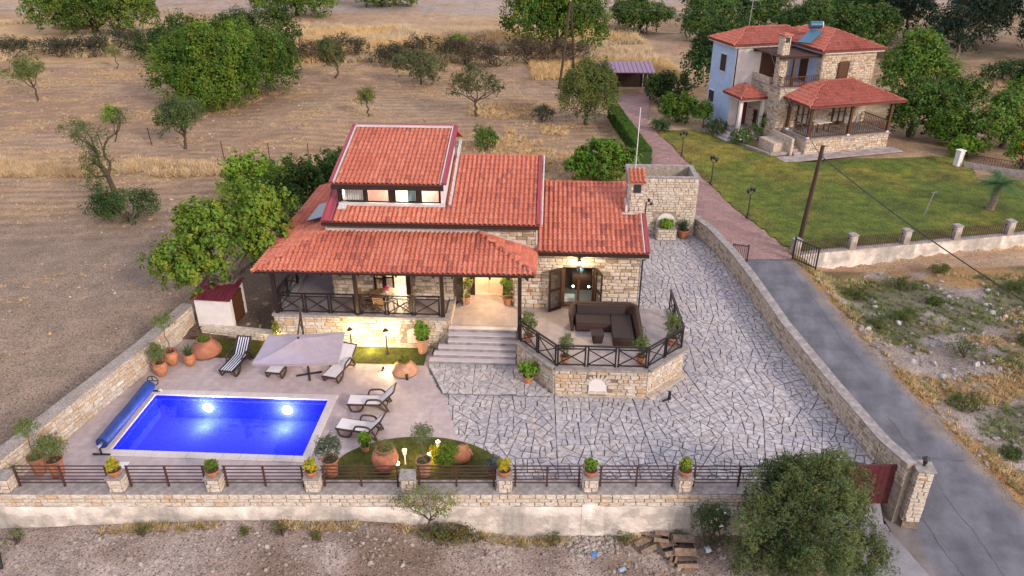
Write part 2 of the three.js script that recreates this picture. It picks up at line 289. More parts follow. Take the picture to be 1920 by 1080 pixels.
// the nearest `most` of them as single pieces, the rest joined
function layStones(parent, list, most = 300, toWorld = null, tones = M.stone, geos = STONE, name = 'stone', vm = M.stoneV) {
  for (const s of list) {
    const p = toWorld ? toWorld(s.pos) : s.pos, d = p.clone().sub(EYE), L = d.length();
    const nw = toWorld ? toWorld(s.pos.clone().add(s.n)).sub(p) : s.n;
    s.score = s.area * Math.max(0.0, -nw.dot(d) / L) / (L * L);
    if (!inFrame(p)) s.score *= 0.01;
  }
  list.sort((a, b) => b.score - a.score);
  const rest = [];
  list.forEach((s, i) => {
    if (i < most && s.score > 0) { const me = new THREE.Mesh(geos[s.g], tones[s.tone]); me.name = name; me.applyMatrix4(s.m); me.castShadow = me.receiveShadow = true; parent.add(me); }
    else { const g = clean(geos[s.g].clone().applyMatrix4(s.m)), c = tones[s.tone].color; rest.push(tint(g, [c.r, c.g, c.b])); }
  });
  if (rest.length) { const me = new THREE.Mesh(mergeGeometries(rest), vm); me.name = name + '_courses'; me.userData.kind = 'stuff'; me.castShadow = me.receiveShadow = true; parent.add(me); }
}
function inFrame(p) { const q = p.clone().applyMatrix4(camera.matrixWorldInverse); const t = Math.tan(41.38 / 2 * RAD); return q.z < 0 && Math.abs(q.y) < -q.z * t && Math.abs(q.x) < -q.z * t * 16 / 9; }
camera.matrixWorldInverse.copy(camera.matrixWorld).invert();
const locW = (p) => Wv(p.x, p.y, p.z);

// ------------------------------------------------------------ crazy paving: convex pieces split again and again
function splitPaving(poly, aMin, aMax) {
  const done = [], todo = [poly];
  const area = (P) => { let a = 0; for (let i = 0, j = P.length - 1; i < P.length; j = i++) a += P[j][0] * P[i][1] - P[i][0] * P[j][1]; return Math.abs(a) / 2; };
  while (todo.length) {
    const P = todo.pop(), A = area(P); if (A < aMin || A < R(aMin, aMax)) { done.push(P); continue; }
    let cx = 0, cz = 0; for (const p of P) { cx += p[0] / P.length; cz += p[1] / P.length; }
    let sxx = 0, sxz = 0, szz = 0; for (const p of P) { sxx += (p[0] - cx) ** 2; sxz += (p[0] - cx) * (p[1] - cz); szz += (p[1] - cz) ** 2; }
    const ang = 0.5 * Math.atan2(2 * sxz, sxx - szz) + (A > 1.2 ? R(-0.22, 0.22) : R(-0.15, 0.15));
    const nx = Math.cos(ang), nzz = Math.sin(ang); let lo = 1e9, hi = -1e9; for (const p of P) { const d = p[0] * nx + p[1] * nzz; lo = Math.min(lo, d); hi = Math.max(hi, d); }
    const c = lerp(lo, hi, R(0.34, 0.66)), Q = [[], []];
    for (let i = 0; i < P.length; i++) { const a = P[i], b = P[(i + 1) % P.length], da = a[0] * nx + a[1] * nzz - c, db = b[0] * nx + b[1] * nzz - c; Q[da < 0 ? 0 : 1].push(a); if ((da < 0) !== (db < 0)) { const t = da / (da - db), m = [lerp(a[0], b[0], t), lerp(a[1], b[1], t)]; Q[0].push(m); Q[1].push(m); } }
    if (Q[0].length < 3 || Q[1].length < 3) { done.push(P); continue; }
    todo.push(Q[0], Q[1]);
  }
  return done;
}
function paverGeo(P, y0, y1, gap, hf) {
  let cx = 0, cz = 0; for (const p of P) { cx += p[0] / P.length; cz += p[1] / P.length; }
  let A = 0; for (let i = 0, j = P.length - 1; i < P.length; j = i++) A += P[j][0] * P[i][1] - P[i][0] * P[j][1];
  if (A > 0) P = [...P].reverse();                          // so that the top faces up
  const r = Math.sqrt(Math.abs(A) / 2), k0 = Math.max(0.5, 1 - gap / r), k1 = Math.max(0.45, 1 - (gap + 0.016) / r), dy = R(-0.006, 0.006), tx = R(-0.012, 0.012), tz = R(-0.012, 0.012);
  const J = P.map(() => [R(-0.014, 0.014), R(-0.014, 0.014)]);
  const at = (p, i, k, y) => { const x = cx + (p[0] - cx) * k + J[i][0], z = cz + (p[1] - cz) * k + J[i][1]; return [x, y + (hf ? hf(x, z) : 0) + (y > y0 ? dy + tx * (x - cx) + tz * (z - cz) : 0), z]; };
  const v = [], n = P.length, tri = (...q) => { for (const a of q) v.push(a[0], a[1], a[2]); };
  for (let i = 1; i < n - 1; i++) tri(at(P[0], 0, k1, y1), at(P[i], i, k1, y1), at(P[i + 1], i + 1, k1, y1));
  for (let i = 0; i < n; i++) { const j = (i + 1) % n, a = at(P[i], i, k0, y0), b = at(P[j], j, k0, y0), c = at(P[j], j, k1, y1), d = at(P[i], i, k1, y1); tri(a, b, c); tri(a, c, d); }
  const g = new THREE.BufferGeometry(); g.setAttribute('position', new THREE.Float32BufferAttribute(v, 3)); g.computeVertexNormals(); boxUV(g);
  return { g, cx, cz, area: Math.abs(A) / 2 };
}
function layPaving(parent, pieces, y0, y1, most, gap, hf) {
  const L = pieces.map((P) => { const q = paverGeo(P, y0, y1, gap, hf); const p = V(q.cx, y1, q.cz), d = p.distanceTo(EYE); q.score = q.area * (17 - y1) / d / (d * d) * (inFrame(p) ? 1 : 0.01) * (parent.userData.hid && parent.userData.hid(q.cx, q.cz) ? 0.01 : 1); const dirt = fbm(q.cx * 0.5, q.cz * 0.5, 3, 611); q.tone = pick(dirt > 0.56 ? [2, 2, 0, 3] : [0, 0, 1, 1, 3, 4, 1]); return q; }).sort((a, b) => b.score - a.score);
  const rest = [];
  L.forEach((q, i) => { if (i < most) { const me = new THREE.Mesh(q.g, M.paver[q.tone]); me.name = 'paving_stone'; me.receiveShadow = me.castShadow = true; parent.add(me); } else { const c = M.paver[q.tone].color; rest.push(tint(q.g, [c.r, c.g, c.b])); } });
  if (rest.length) { const me = new THREE.Mesh(mergeGeometries(rest), M.paverV); me.name = 'paving_stones'; me.userData.kind = 'stuff'; me.receiveShadow = true; parent.add(me); }
}

// ------------------------------------------------------------ clay roof tiles
const TILE = [];
for (let k = 0; k < 4; k++) {
  const n = 8, A = 0.080, p = [], q = (a, b, c, d) => { for (const s of [a, b, c, a, c, d]) p.push(...s); }, sag = R(-0.004, 0.004);
  const y = (x, z) => A * (0.5 + 0.5 * Math.cos(2 * Math.PI * x)) + 0.026 * (z + 0.5) + sag;
  for (let i = 0; i < n; i++) { const a = -0.5 + i / n, b = -0.5 + (i + 1) / n; q([a, y(a, 0.5), 0.5], [b, y(b, 0.5), 0.5], [b, y(b, -0.58), -0.58], [a, y(a, -0.58), -0.58]); q([a, y(a, 0.5) - 0.03, 0.48], [b, y(b, 0.5) - 0.03, 0.48], [b, y(b, 0.5), 0.5], [a, y(a, 0.5), 0.5]); }
  const g = new THREE.BufferGeometry(); g.setAttribute('position', new THREE.Float32BufferAttribute(p, 3)); g.computeVertexNormals();
  const uv = new Float32Array(p.length / 3 * 2); for (let i = 0; i < p.length / 3; i++) { uv[2 * i] = p[3 * i] * 0.2 + k * 0.31; uv[2 * i + 1] = p[3 * i + 2] * 0.34 + k * 0.17; } g.setAttribute('uv', new THREE.BufferAttribute(uv, 2));
  TILE.push(g);
}
// o: corner at the eave, u along the eave, v up the slope (unit), poly in (u, v) metres; pushes records like stoneFace
function tileFace(out, o, u, v, poly, tw = 0.2, tl = 0.34, dark = 0.05) {
  u = u.clone().normalize(); v = v.clone().normalize(); const n = new THREE.Vector3().crossVectors(u, v), back = v.clone().negate();
  let u0 = 1e9, u1 = -1e9, v1 = 0; for (const p of poly) { u0 = Math.min(u0, p[0]); u1 = Math.max(u1, p[0]); v1 = Math.max(v1, p[1]); }
  const cols = Math.round((u1 - u0) / tw), w = (u1 - u0) / cols, rows = Math.max(1, Math.round(v1 / tl)), l = v1 / rows;
  for (let j = 0; j < rows; j++) for (let i = 0; i < cols; i++) {
    const cu = u0 + (i + 0.5) * w, cv = (j + 0.5) * l; if (!inPoly(cu, cv, poly)) continue;
    const pos = o.clone().addScaledVector(u, cu + R(-0.006, 0.006)).addScaledVector(v, cv + R(-0.014, 0.014)).addScaledVector(n, R(0, 0.008));
    const vv = back.clone().addScaledVector(u, R(-0.012, 0.012));
    const m = new THREE.Matrix4().makeBasis(u.clone().multiplyScalar(w), n.clone(), vv.multiplyScalar(l)).setPosition(pos);
    const worn = vnoise(cu * 0.8 + o.x * 3, cv * 0.7 + o.y * 5, 99);
    out.push({ m, area: w * l, pos, n, tone: rnd() < dark * (worn > 0.5 ? 2 : 0.5) ? 5 : pick(worn > 0.6 ? [0, 2, 4, 4, 2] : [0, 1, 1, 3, 0, 2, 3]), g: Math.floor(rnd() * 4) });
  }
  return out;
}
function ridgeTiles(p, q, r = 0.11, step = 0.36) {         // half-round tiles lapped along a ridge or hip
  const d = q.clone().sub(p), L = d.length(), n = Math.max(1, Math.round(L / step)), out = []; d.normalize();
  const s = new THREE.Vector3().crossVectors(d, V(0, 1, 0)).normalize(), u = new THREE.Vector3().crossVectors(s, d);
  for (let i = 0; i < n; i++) { const g = new THREE.CylinderGeometry(r, r * 0.86, L / n * 1.12, 10, 1, true, -Math.PI / 2, Math.PI); g.rotateX(Math.PI / 2); const m = new THREE.Matrix4().makeBasis(s, u, d.clone().negate()).setPosition(p.clone().addScaledVector(d, (i + 0.5) * L / n).addScaledVector(u, 0.01)); out.push(g.applyMatrix4(m)); }
  return out;
}

// ------------------------------------------------------------ foliage
// lobes: [x, y, z, rx, ry, rz]; leaves sit in clumps on the lobes
function crown(lobes, n, o = {}) {
  const { leaf = 0.14, ratio = 0.5, clump = 0.3, per = 22, c0 = [0.05, 0.10, 0.02], c1 = [0.12, 0.19, 0.04], spread = 1, up = 0.35, inside = 0.18, flat = 1, hue = 0.25, vert = 0 } = o;
  if (!o.plain) { const more = []; for (const l of lobes) if (Math.max(l[3], l[5]) > 0.7) for (let k = 0; k < 5; k++) { const a = R(0, 6.28), e = R(-0.2, 1.3), q = R(0.22, 0.4); more.push([l[0] + Math.cos(a) * Math.cos(e) * l[3] * 0.80, l[1] + Math.sin(e) * l[4] * 0.84, l[2] + Math.sin(a) * Math.cos(e) * l[5] * 0.80, l[3] * q, l[4] * q * R(1, 1.6), l[5] * q]); } lobes = [...lobes, ...more]; }
  const P = [], C = [], tot = lobes.reduce((s, l) => s + l[3] * l[5] + l[3] * l[4], 0), d = V(), pos = V(), t1 = V(), t2 = V(), nn = V();
  for (const l of lobes) {
    const share = Math.round(n * (l[3] * l[5] + l[3] * l[4]) / tot), nc = Math.max(3, Math.round(share / per));
    for (let k = 0; k < nc; k++) {
      d.set(R(-1, 1), R(-1, 1), R(-1, 1)); if (d.lengthSq() > 1 || d.lengthSq() < 0.02) { k--; continue; } d.normalize(); if (d.y < -0.55 && rnd() < 0.6) d.y *= -0.6;
      const rr = rnd() < inside ? R(0.3, 0.8) : R(0.74, 1.12) * spread, cx = l[0] + d.x * l[3] * rr, cy = l[1] + d.y * l[4] * rr, cz = l[2] + d.z * l[5] * rr;
      const cr = clump * R(0.6, 1.3), tone = clamp(0.5 + 0.35 * (rnd() - 0.5) + 1.2 * (vnoise(cx * 1.1 + 31, cz * 1.1 + cy, 5) - 0.5)), warm = R(-1, 1) * hue;
      for (let q = 0; q < per; q++) {
        pos.set(R(-1, 1), R(-1, 1), R(-1, 1)); if (pos.lengthSq() > 1) pos.multiplyScalar(0.6); const out = pos.clone();
        pos.multiplyScalar(cr); pos.y *= flat; pos.x += cx; pos.y += cy; pos.z += cz;
        nn.copy(d).multiplyScalar(0.7).addScaledVector(out, 0.6).add(t1.set(R(-1, 1), R(-1, 1) + up, R(-1, 1)).multiplyScalar(0.8)).normalize();
        t1.set(R(-1, 1), R(-1, 1) + vert, R(-1, 1)).addScaledVector(nn, -t1.dot(nn)).normalize(); t2.crossVectors(nn, t1);
        const s = leaf * R(0.65, 1.25), w = s * ratio * 0.5, h = s * 0.5, b = s * 0.10;
        const a0 = pos.clone().addScaledVector(t1, -h), a1 = pos.clone().addScaledVector(t2, w).addScaledVector(nn, b), a2 = pos.clone().addScaledVector(t1, h), a3 = pos.clone().addScaledVector(t2, -w).addScaledVector(nn, b);
        for (const a of [a0, a1, a2, a0, a2, a3]) P.push(a.x, a.y, a.z);
        const f = clamp(tone + R(-0.22, 0.22)), dr = rnd() < 0.025 ? 0.8 : 0, r = lerp(lerp(c0[0], c1[0], f) * (1 + warm), 0.26, dr), g = lerp(lerp(c0[1], c1[1], f), 0.17, dr), bb = lerp(lerp(c0[2], c1[2], f) * (1 - warm * 0.6), 0.06, dr);
        for (let i = 0; i < 6; i++) C.push(r, g, bb);
      }
    }
  }
  const g = new THREE.BufferGeometry(); g.setAttribute('position', new THREE.Float32BufferAttribute(P, 3)); g.setAttribute('color', new THREE.Float32BufferAttribute(C, 3)); g.computeVertexNormals();
  return g;
}
// tapered bent stem from p to q
function limb(p, q, r0, r1, bend = 0.1, n = 5, m = 7) {
  const a = V(...p), b = V(...q), L = a.distanceTo(b), pts = [];
  for (let i = 0; i <= n; i++) { const t = i / n, k = Math.sin(Math.PI * t) * bend * L; pts.push(a.clone().lerp(b, t).add(V(k * R(-1, 1), k * R(-0.4, 0.4), k * R(-1, 1)))); }
  const c = new THREE.CatmullRomCurve3(pts), g = new THREE.TubeGeometry(c, n * 2, 1, m), pos = g.attributes.position;
  for (let i = 0; i <= n * 2; i++) { const t = i / (n * 2), r = lerp(r0, r1, Math.pow(t, 0.8)) * (t === 0 ? 1.25 : 1), ctr = c.getPointAt(t); for (let j = 0; j <= m; j++) { const k = i * (m + 1) + j; pos.setXYZ(k, ctr.x + (pos.getX(k) - ctr.x) * r, ctr.y + (pos.getY(k) - ctr.y) * r, ctr.z + (pos.getZ(k) - ctr.z) * r); } }
  g.computeVertexNormals(); return g;
}
function trunkGeo(lobes, r, fork, o = {}) {
  const { lean = [0, 0], stems = 1, bend = 0.12, off = 0.25 } = o, out = [];
  for (let s = 0; s < stems; s++) {
    const b = [s ? R(-off, off) : 0, -0.15, s ? R(-off, off) : 0], f = [b[0] + lean[0] + R(-0.1, 0.1), fork * R(0.9, 1.1), b[2] + lean[1] + R(-0.1, 0.1)];
    out.push(limb(b, f, r, r * 0.7, bend));
    lobes.forEach((l, i) => { if (i % stems !== s) return; const e = [l[0], l[1], l[2]]; out.push(limb(f, e, r * 0.5, r * 0.14, 0.14)); for (let k = 0; k < 3; k++) out.push(limb([lerp(f[0], e[0], R(0.5, 0.9)), lerp(f[1], e[1], R(0.5, 0.9)), lerp(f[2], e[2], R(0.5, 0.9))], [l[0] + R(-0.8, 0.8) * l[3], l[1] + R(-0.2, 0.8) * l[4], l[2] + R(-0.8, 0.8) * l[5]], r * 0.18, r * 0.05, 0.12, 3, 5)); });
  }
  return merge(out);
}
function tree(name, label, cat, pos, lobes, n, o = {}) {
  const t = thing(name, label, cat, pos, o.ry || 0, o.group);
  part(t, 'trunk', trunkGeo(lobes, o.r || 0.12, o.fork || 1, o), o.bark || M.bark);
  part(t, 'crown', crown(lobes, n, o), M.leaf);
  return t;
}
const OLIVE = { c0: [0.050, 0.085, 0.026], c1: [0.165, 0.215, 0.070], ratio: 0.32, hue: 0.15 };
const CAROB = { c0: [0.036, 0.088, 0.014], c1: [0.155, 0.255, 0.030], ratio: 0.6 };
const FRESH = { c0: [0.045, 0.125, 0.012], c1: [0.185, 0.320, 0.035], ratio: 0.65 };
const DARK = { c0: [0.022, 0.055, 0.020], c1: [0.072, 0.130, 0.042], ratio: 0.5 };
const SCRUB = { c0: [0.060, 0.075, 0.050], c1: [0.130, 0.130, 0.080], ratio: 0.3 };

// ------------------------------------------------------------ pots
const POTS = {
  tall: [[0.0, 0], [0.17, 0], [0.19, 0.03], [0.235, 0.5], [0.25, 0.62], [0.275, 0.63], [0.28, 0.70], [0.255, 0.705], [0.235, 0.64], [0, 0.62]],
  std: [[0, 0], [0.16, 0], [0.18, 0.03], [0.225, 0.30], [0.255, 0.31], [0.26, 0.385], [0.235, 0.39], [0.215, 0.34], [0, 0.33]],
  belly: [[0, 0], [0.15, 0], [0.19, 0.06], [0.27, 0.22], [0.30, 0.36], [0.285, 0.50], [0.24, 0.585], [0.265, 0.60], [0.27, 0.65], [0.235, 0.655], [0.215, 0.60], [0, 0.57]],
  urn: [[0, 0], [0.20, 0], [0.30, 0.12], [0.47, 0.42], [0.52, 0.66], [0.46, 0.90], [0.34, 1.03], [0.32, 1.07], [0.36, 1.09], [0.36, 1.14], [0.29, 1.14], [0.27, 1.06], [0, 1.0]],
  mound: [[0, 0], [0.62, 0], [0.66, 0.10], [0.60, 0.26], [0.46, 0.44], [0.32, 0.56], [0.30, 0.60], [0.33, 0.62], [0.33, 0.66], [0.27, 0.66], [0.25, 0.58], [0, 0.55]],
  bowl: [[0, 0], [0.15, 0], [0.17, 0.02], [0.215, 0.16], [0.235, 0.165], [0.24, 0.225], [0.22, 0.23], [0.20, 0.19], [0, 0.185]],
};
function potThing(name, label, cat, pos, kind, sc, tone, plant, group) {
  const t = thing(name, label, cat, pos, R(0, 6), group), pr = POTS[kind], top = Math.max(...pr.map((p) => p[1])), sr = pr[pr.length - 2][0];
  part(t, 'pot', lathe(pr, 24).scale(sc, sc, sc), M.terra[tone]);
  part(t, 'soil', new THREE.CylinderGeometry(sr * sc * 0.98, sr * sc * 0.98, 0.02, 16).translate(0, (pr[pr.length - 1][1]) * sc + 0.012, 0), M.soil);
  if (plant) plant(t, pr[pr.length - 1][1] * sc, sr * sc);
  return t;
}
const shrub = (h, r, n, o) => (t, y0) => {
  const lobes = [[0, y0 + h * 0.55, 0, r, h * 0.5, r], [r * 0.35, y0 + h * 0.75, r * 0.2, r * 0.6, h * 0.35, r * 0.6], [-r * 0.4, y0 + h * 0.6, -r * 0.2, r * 0.6, h * 0.35, r * 0.6]];
  const st = []; for (let k = 0; k < 7; k++) st.push(limb([R(-0.05, 0.05), y0 - 0.02, R(-0.05, 0.05)], [R(-1, 1) * r * 0.8, y0 + h * R(0.5, 1), R(-1, 1) * r * 0.8], 0.012, 0.004, 0.1, 3, 5));
  part(t, 'stem', st, M.bark); part(t, 'foliage', crown(lobes, n * 3, { leaf: 0.07, clump: 0.09, per: 9, inside: 0.4, ...o, leaf: (o.leaf || 0.07) * 1.25 }), M.leaf);
};
const standard = (h, r, n, o) => (t, y0) => {
  part(t, 'stem', limb([0, y0 - 0.02, 0], [0.02, y0 + h, 0.02], 0.022, 0.016, 0.03), M.barkPale);
  part(t, 'foliage', crown([[0, y0 + h + r * 0.5, 0, r, r * 0.85, r]], n * 3, { leaf: 0.07, clump: 0.08, per: 9, inside: 0.4, ...o }), M.leaf);
};
const spiky = (h, n, c = [0.10, 0.16, 0.06]) => (t, y0) => {
  const P = [], C = []; for (let k = 0; k < n; k++) { const a = R(0, 6.28), tl = R(0.15, 1.0), L = h * R(0.7, 1.1), bx0 = Math.cos(a), bz = Math.sin(a), w = 0.016; const at = (s) => V(bx0 * L * tl * s, y0 + L * (s - 0.45 * tl * s * s), bz * L * tl * s); const sd = V(-bz, 0, bx0); for (let q = 0; q < 3; q++) { const p = at(q / 3), r = at((q + 1) / 3), w0 = w * (1 - q / 3.3), w1 = w * (1 - (q + 1) / 3.3); const A = p.clone().addScaledVector(sd, w0), B = p.clone().addScaledVector(sd, -w0), Cc = r.clone().addScaledVector(sd, -w1), D = r.clone().addScaledVector(sd, w1); for (const z of [A, B, Cc, A, Cc, D]) { P.push(z.x, z.y, z.z); const f = R(0.8, 1.25); C.push(c[0] * f, c[1] * f, c[2] * f); } } }
  const g = new THREE.BufferGeometry(); g.setAttribute('position', new THREE.Float32BufferAttribute(P, 3)); g.setAttribute('color', new THREE.Float32BufferAttribute(C, 3)); g.computeVertexNormals(); part(t, 'foliage', g, M.leaf);
};

// ------------------------------------------------------------ timber railing with crossed braces, along points (x, z) at height y
function railing(parent, pts, y, h = 0.92, want = 1.25) {
  const rg = groupPart(parent, 'railing');
  const add = (nm, g) => { const m = part(null, nm, g, M.rail); rg.add(m); };
  for (let s = 0; s + 1 < pts.length; s++) {
    const [x0, z0] = pts[s], [x1, z1] = pts[s + 1], L = Math.hypot(x1 - x0, z1 - z0), n = Math.max(1, Math.round(L / want)), at = (t, yy) => V(lerp(x0, x1, t), y + yy, lerp(z0, z1, t));
    add('rail', bar(at(0, h), at(1, h), 0.07, 0.05));
    for (let k = 0; k < n; k++) {
      const a = k / n + 0.055 / L, b = (k + 1) / n - 0.055 / L;
      for (const t of [a, b]) add('post', bar(at(t, 0), at(t, h - 0.025), 0.055, 0.055, V(1, 0, 0.3)));
      add('rail', bar(at(a, h - 0.13), at(b, h - 0.13), 0.04, 0.045)); add('rail', bar(at(a, 0.08), at(b, 0.08), 0.04, 0.045));
      add('brace', bar(at(a, 0.10), at(b, h - 0.15), 0.036, 0.04)); add('brace', bar(at(a + 0.001, h - 0.15), at(b, 0.10), 0.030, 0.036));
    }
  }
  return rg;
}

// ------------------------------------------------------------ the land
const LWALL = [[-16.35, -18.55], [-15.50, -22.24], [-14.60, -25.76], [-14.00, -29.3]];            // inner foot of the left wall
const RWALL = [[10.09, -40.44], [10.72, -38.4], [11.15, -35.2], [11.32, -32.4], [11.45, -28.07], [11.86, -23.51], [12.25, -20.2], [12.62, -19.0]];
const BEDR = W2(-11.55, -27.75), BEDL = [-14.2, -28.25];
const PROP = [...LWALL.slice(0, 3), BEDL, BEDR, W2(-11.4, -37), W2(4.0, -37.3), W2(4.4, -43.5), [10.4, -43.4], ...RWALL, [12.6, -18.7]];
const ROADL = (z) => z < -20 ? (z < -32.4 ? 11.55 : lerp(11.65, 12.7, (z + 32.4) / 12.4)) : lerp(12.7, 13.6, (z + 20) / 10);
const roadY = (z) => z < -36 ? 0 : z < -29.5 ? lerp(0, -0.55, (z + 36) / 6.5) : z < -24.8 ? lerp(-0.55, -0.92, (z + 29.5) / 4.7) : lerp(-0.92, -1.95, (z + 24.8) / 9);
const roadR = (z) => z < -29.5 ? lerp(14.75, 15.5, (z + 36.3) / 6.8) : z < -24.8 ? lerp(15.5, 16.15, (z + 29.5) / 4.7) : lerp(16.15, 17.9, (z + 24.8) / 7.2);
function frontY(x) { return x < -9 ? lerp(-1.15, -0.75, clamp((x + 17) / 8)) : x < -5 ? -0.78 : lerp(-0.80, -1.45, clamp((x + 5) / 5.5)); }
function landY(x, z) {
  const n = (fbm(x * 0.09 + 9, z * 0.09, 3, 201) - 0.5) * 0.9 * smooth(-34, -50, z), n2 = (fbm(x * 0.5, z * 0.5, 3, 205) - 0.5) * 0.22;
  let y = n + n2 * 0.7;
  const far = smooth(-110, -400, z); y += far * 22 + smooth(60, 300, Math.abs(x)) * 10;
  y += 0.35 * smooth(-27, -31, z) * smooth(-8, -12, x) * smooth(-60, -40, z);
  // falling towards the front, left of and before the property
  const fr = smooth(-29, -19.2, z);
  if (x < 12.4) { const fy = frontY(x) + n2 * 0.8 - 0.30 * smooth(-18, -13, z); y = lerp(y + 0.25 * smooth(-13, -17, x), fy, x < -12 ? fr : smooth(-21, -19, z)); }
  // bank of the road and the stony plot to its right
  const rr = roadR(Math.max(z, -36.3)), ry = roadY(z);
  if (x >= 8.5 && z > -46) {
    const onRoad = smooth(rr + 2.2, rr + 0.2, x), band = smooth(8.5, 11.0, x);
    const plot = -1.0 + n2 * 1.6 - 0.55 * smooth(-34, -18, z) + 0.25 * smooth(18, 26, x);
    let yy = lerp(plot, ry, onRoad);
    const zw = -36.9 - (x - 15) * 0.2; yy = lerp(yy, y, smooth(zw - 0.02, zw - 0.28, z));
    y = lerp(y, yy, band * (z < -36 ? 1 : 1));
  }
  return y;
}
function groundY(x, z) {
  let y = landY(x, z);
  if (z < -17 && z > -46 && x > -18 && x < 14 && inPoly(x, z, PROP)) { const d = distPoly(x, z, PROP); y = lerp(y, -2.3, smooth(0.02, 0.24, d)); }
  return y;
}
const soilC = [0.43, 0.295, 0.185], greyC = [0.29, 0.245, 0.21], strawC = [0.62, 0.45, 0.235], paleC = [0.57, 0.44, 0.305], weedC = [0.125, 0.135, 0.060];
function landC(x, z) {
  const a = fbm(x * 0.07, z * 0.16, 4, 301), b = fbm(x * 0.28, z * 0.5, 4, 305), c = fbm(x * 0.9, z * 1.4, 3, 309);
  const mix = (p, q, t) => [lerp(p[0], q[0], t), lerp(p[1], q[1], t), lerp(p[2], q[2], t)];
  let col = mix(soilC, paleC, clamp((a - 0.35) * 2.2 + (c - 0.5) * 0.7));
  let straw = smooth(0.46, 0.68, b + (c - 0.5) * 0.35) * 0.55;
  if (z < -48 && z > -54 && x < 0) straw = Math.max(straw, 0.6 * smooth(0.42, 0.6, b * 0.6 + c * 0.4));
  if (z < -88 && z > -118 && x < 18) straw = Math.max(straw, smooth(0.28, 0.55, b + 0.1));
  col = mix(col, strawC, straw);
  const stripe = 0.5 + 0.5 * Math.sin((z + 0.12 * x + 2.2 * fbm(x * 0.05, z * 0.05, 2, 311)) * 5.2 + 1.5 * c); if (z < -36 && z > -85 && x < 8) col = mix(col, [col[0] * 0.70, col[1] * 0.67, col[2] * 0.66], stripe * 1.0 * smooth(0.3, 0.6, a + 0.1));
  if (x < -12 && z > -46) col = mix(col, greyC, 0.75 * smooth(-46, -34, z));
  if (z > -19.3 && x < 12.4) { col = mix([0.40, 0.33, 0.295], [0.50, 0.44, 0.41], smooth(0.35, 0.65, c)); col = mix(col, [0.22, 0.155, 0.11], smooth(0.52, 0.66, b) * 0.7); }
  if (x > 13.5 && z > -37) { col = mix([0.32, 0.285, 0.265], [0.44, 0.41, 0.40], smooth(0.35, 0.65, c)); col = mix(col, [0.42, 0.27, 0.11], smooth(0.50, 0.62, b + 0.28 * smooth(-33.2, -35.6, z) + 0.16 * smooth(roadR(z) + 1.5, roadR(z) + 0.3, x))); col = mix(col, weedC, smooth(0.54, 0.66, fbm(x * 0.35 + 40, z * 0.5, 4, 321)) * 0.75); }
  else if (z < -40 && x > 30) col = mix(col, weedC, smooth(0.45, 0.6, b) * 0.5);
  if (inPoly(x, z, [BEDL, BEDR, W2(-11, -37), [-14, -36]])) col = [0.17, 0.12, 0.085];
  if (z < -128) col = mix(col, [0.47, 0.43, 0.41], 0.8 * smooth(0.35, 0.5, b));
  const k = 0.92 + 0.2 * (c - 0.5); return [col[0] * k, col[1] * k, col[2] * k];
}
{
  const axis = (segs) => { const out = [segs[0][0]]; for (const [a, b, st] of segs) { const n = Math.max(1, Math.round((b - a) / st)); for (let i = 1; i <= n; i++) out.push(a + (b - a) * i / n); } return out; };
  const xs = axis([[-700, -140, 25], [-140, -60, 2], [-60, -22, 0.7], [-22, 22, 0.24], [22, 60, 0.6], [60, 140, 2], [140, 700, 25]]);
  const zs = axis([[-900, -200, 30], [-200, -95, 1.6], [-95, -46, 0.6], [-46, -12, 0.24], [-12, 10, 1], [10, 200, 20]]);
  const nx = xs.length, nzz = zs.length, p = new Float32Array(nx * nzz * 3), c = new Float32Array(nx * nzz * 3), uv = new Float32Array(nx * nzz * 2), idx = [];
  for (let j = 0; j < nzz; j++) for (let i = 0; i < nx; i++) { const k = j * nx + i, x = xs[i], z = zs[j]; p[3 * k] = x; p[3 * k + 1] = groundY(x, z); p[3 * k + 2] = z; const q = landC(x, z); c[3 * k] = q[0]; c[3 * k + 1] = q[1]; c[3 * k + 2] = q[2]; uv[2 * k] = x; uv[2 * k + 1] = z; if (i + 1 < nx && j + 1 < nzz) idx.push(k, k + nx, k + 1, k + 1, k + nx, k + nx + 1); }
  const g = new THREE.BufferGeometry(); g.setAttribute('position', new THREE.BufferAttribute(p, 3)); g.setAttribute('color', new THREE.BufferAttribute(c, 3)); g.setAttribute('uv', new THREE.BufferAttribute(uv, 2)); g.setIndex(idx); g.computeVertexNormals();
  struct('ground', g, M.ground);
}
// strip between two edges along z, laid on the land
function strip(xl, xr, z0, z1, step, dy, nxx = 8, yf = landY) {
  const nzz = Math.ceil((z1 - z0) / step), p = [], uv = [], idx = [];
  for (let j = 0; j <= nzz; j++) { const z = lerp(z0, z1, j / nzz), a = xl(z), b = xr(z); for (let i = 0; i <= nxx; i++) { const x = lerp(a, b, i / nxx); p.push(x, yf(x, z) + dy, z); uv.push(x, z); if (i < nxx && j < nzz) { const k = j * (nxx + 1) + i; idx.push(k, k + nxx + 1, k + 1, k + 1, k + nxx + 1, k + nxx + 2); } } }
  const g = new THREE.BufferGeometry(); g.setAttribute('position', new THREE.Float32BufferAttribute(p, 3)); g.setAttribute('uv', new THREE.Float32BufferAttribute(uv, 2)); g.setIndex(idx); g.computeVertexNormals(); return g;
}
const edgeN = (z, s) => 0.12 * (vnoise(z * 1.3, s, 401) - 0.5) + 0.07 * (vnoise(z * 5, s, 402) - 0.5);
const roadG = strip((z) => ROADL(z) - 0.35, (z) => roadR(z) + edgeN(z, 3), -36.2, -8, 0.15, 0.05, 36, (x, z) => roadY(z));
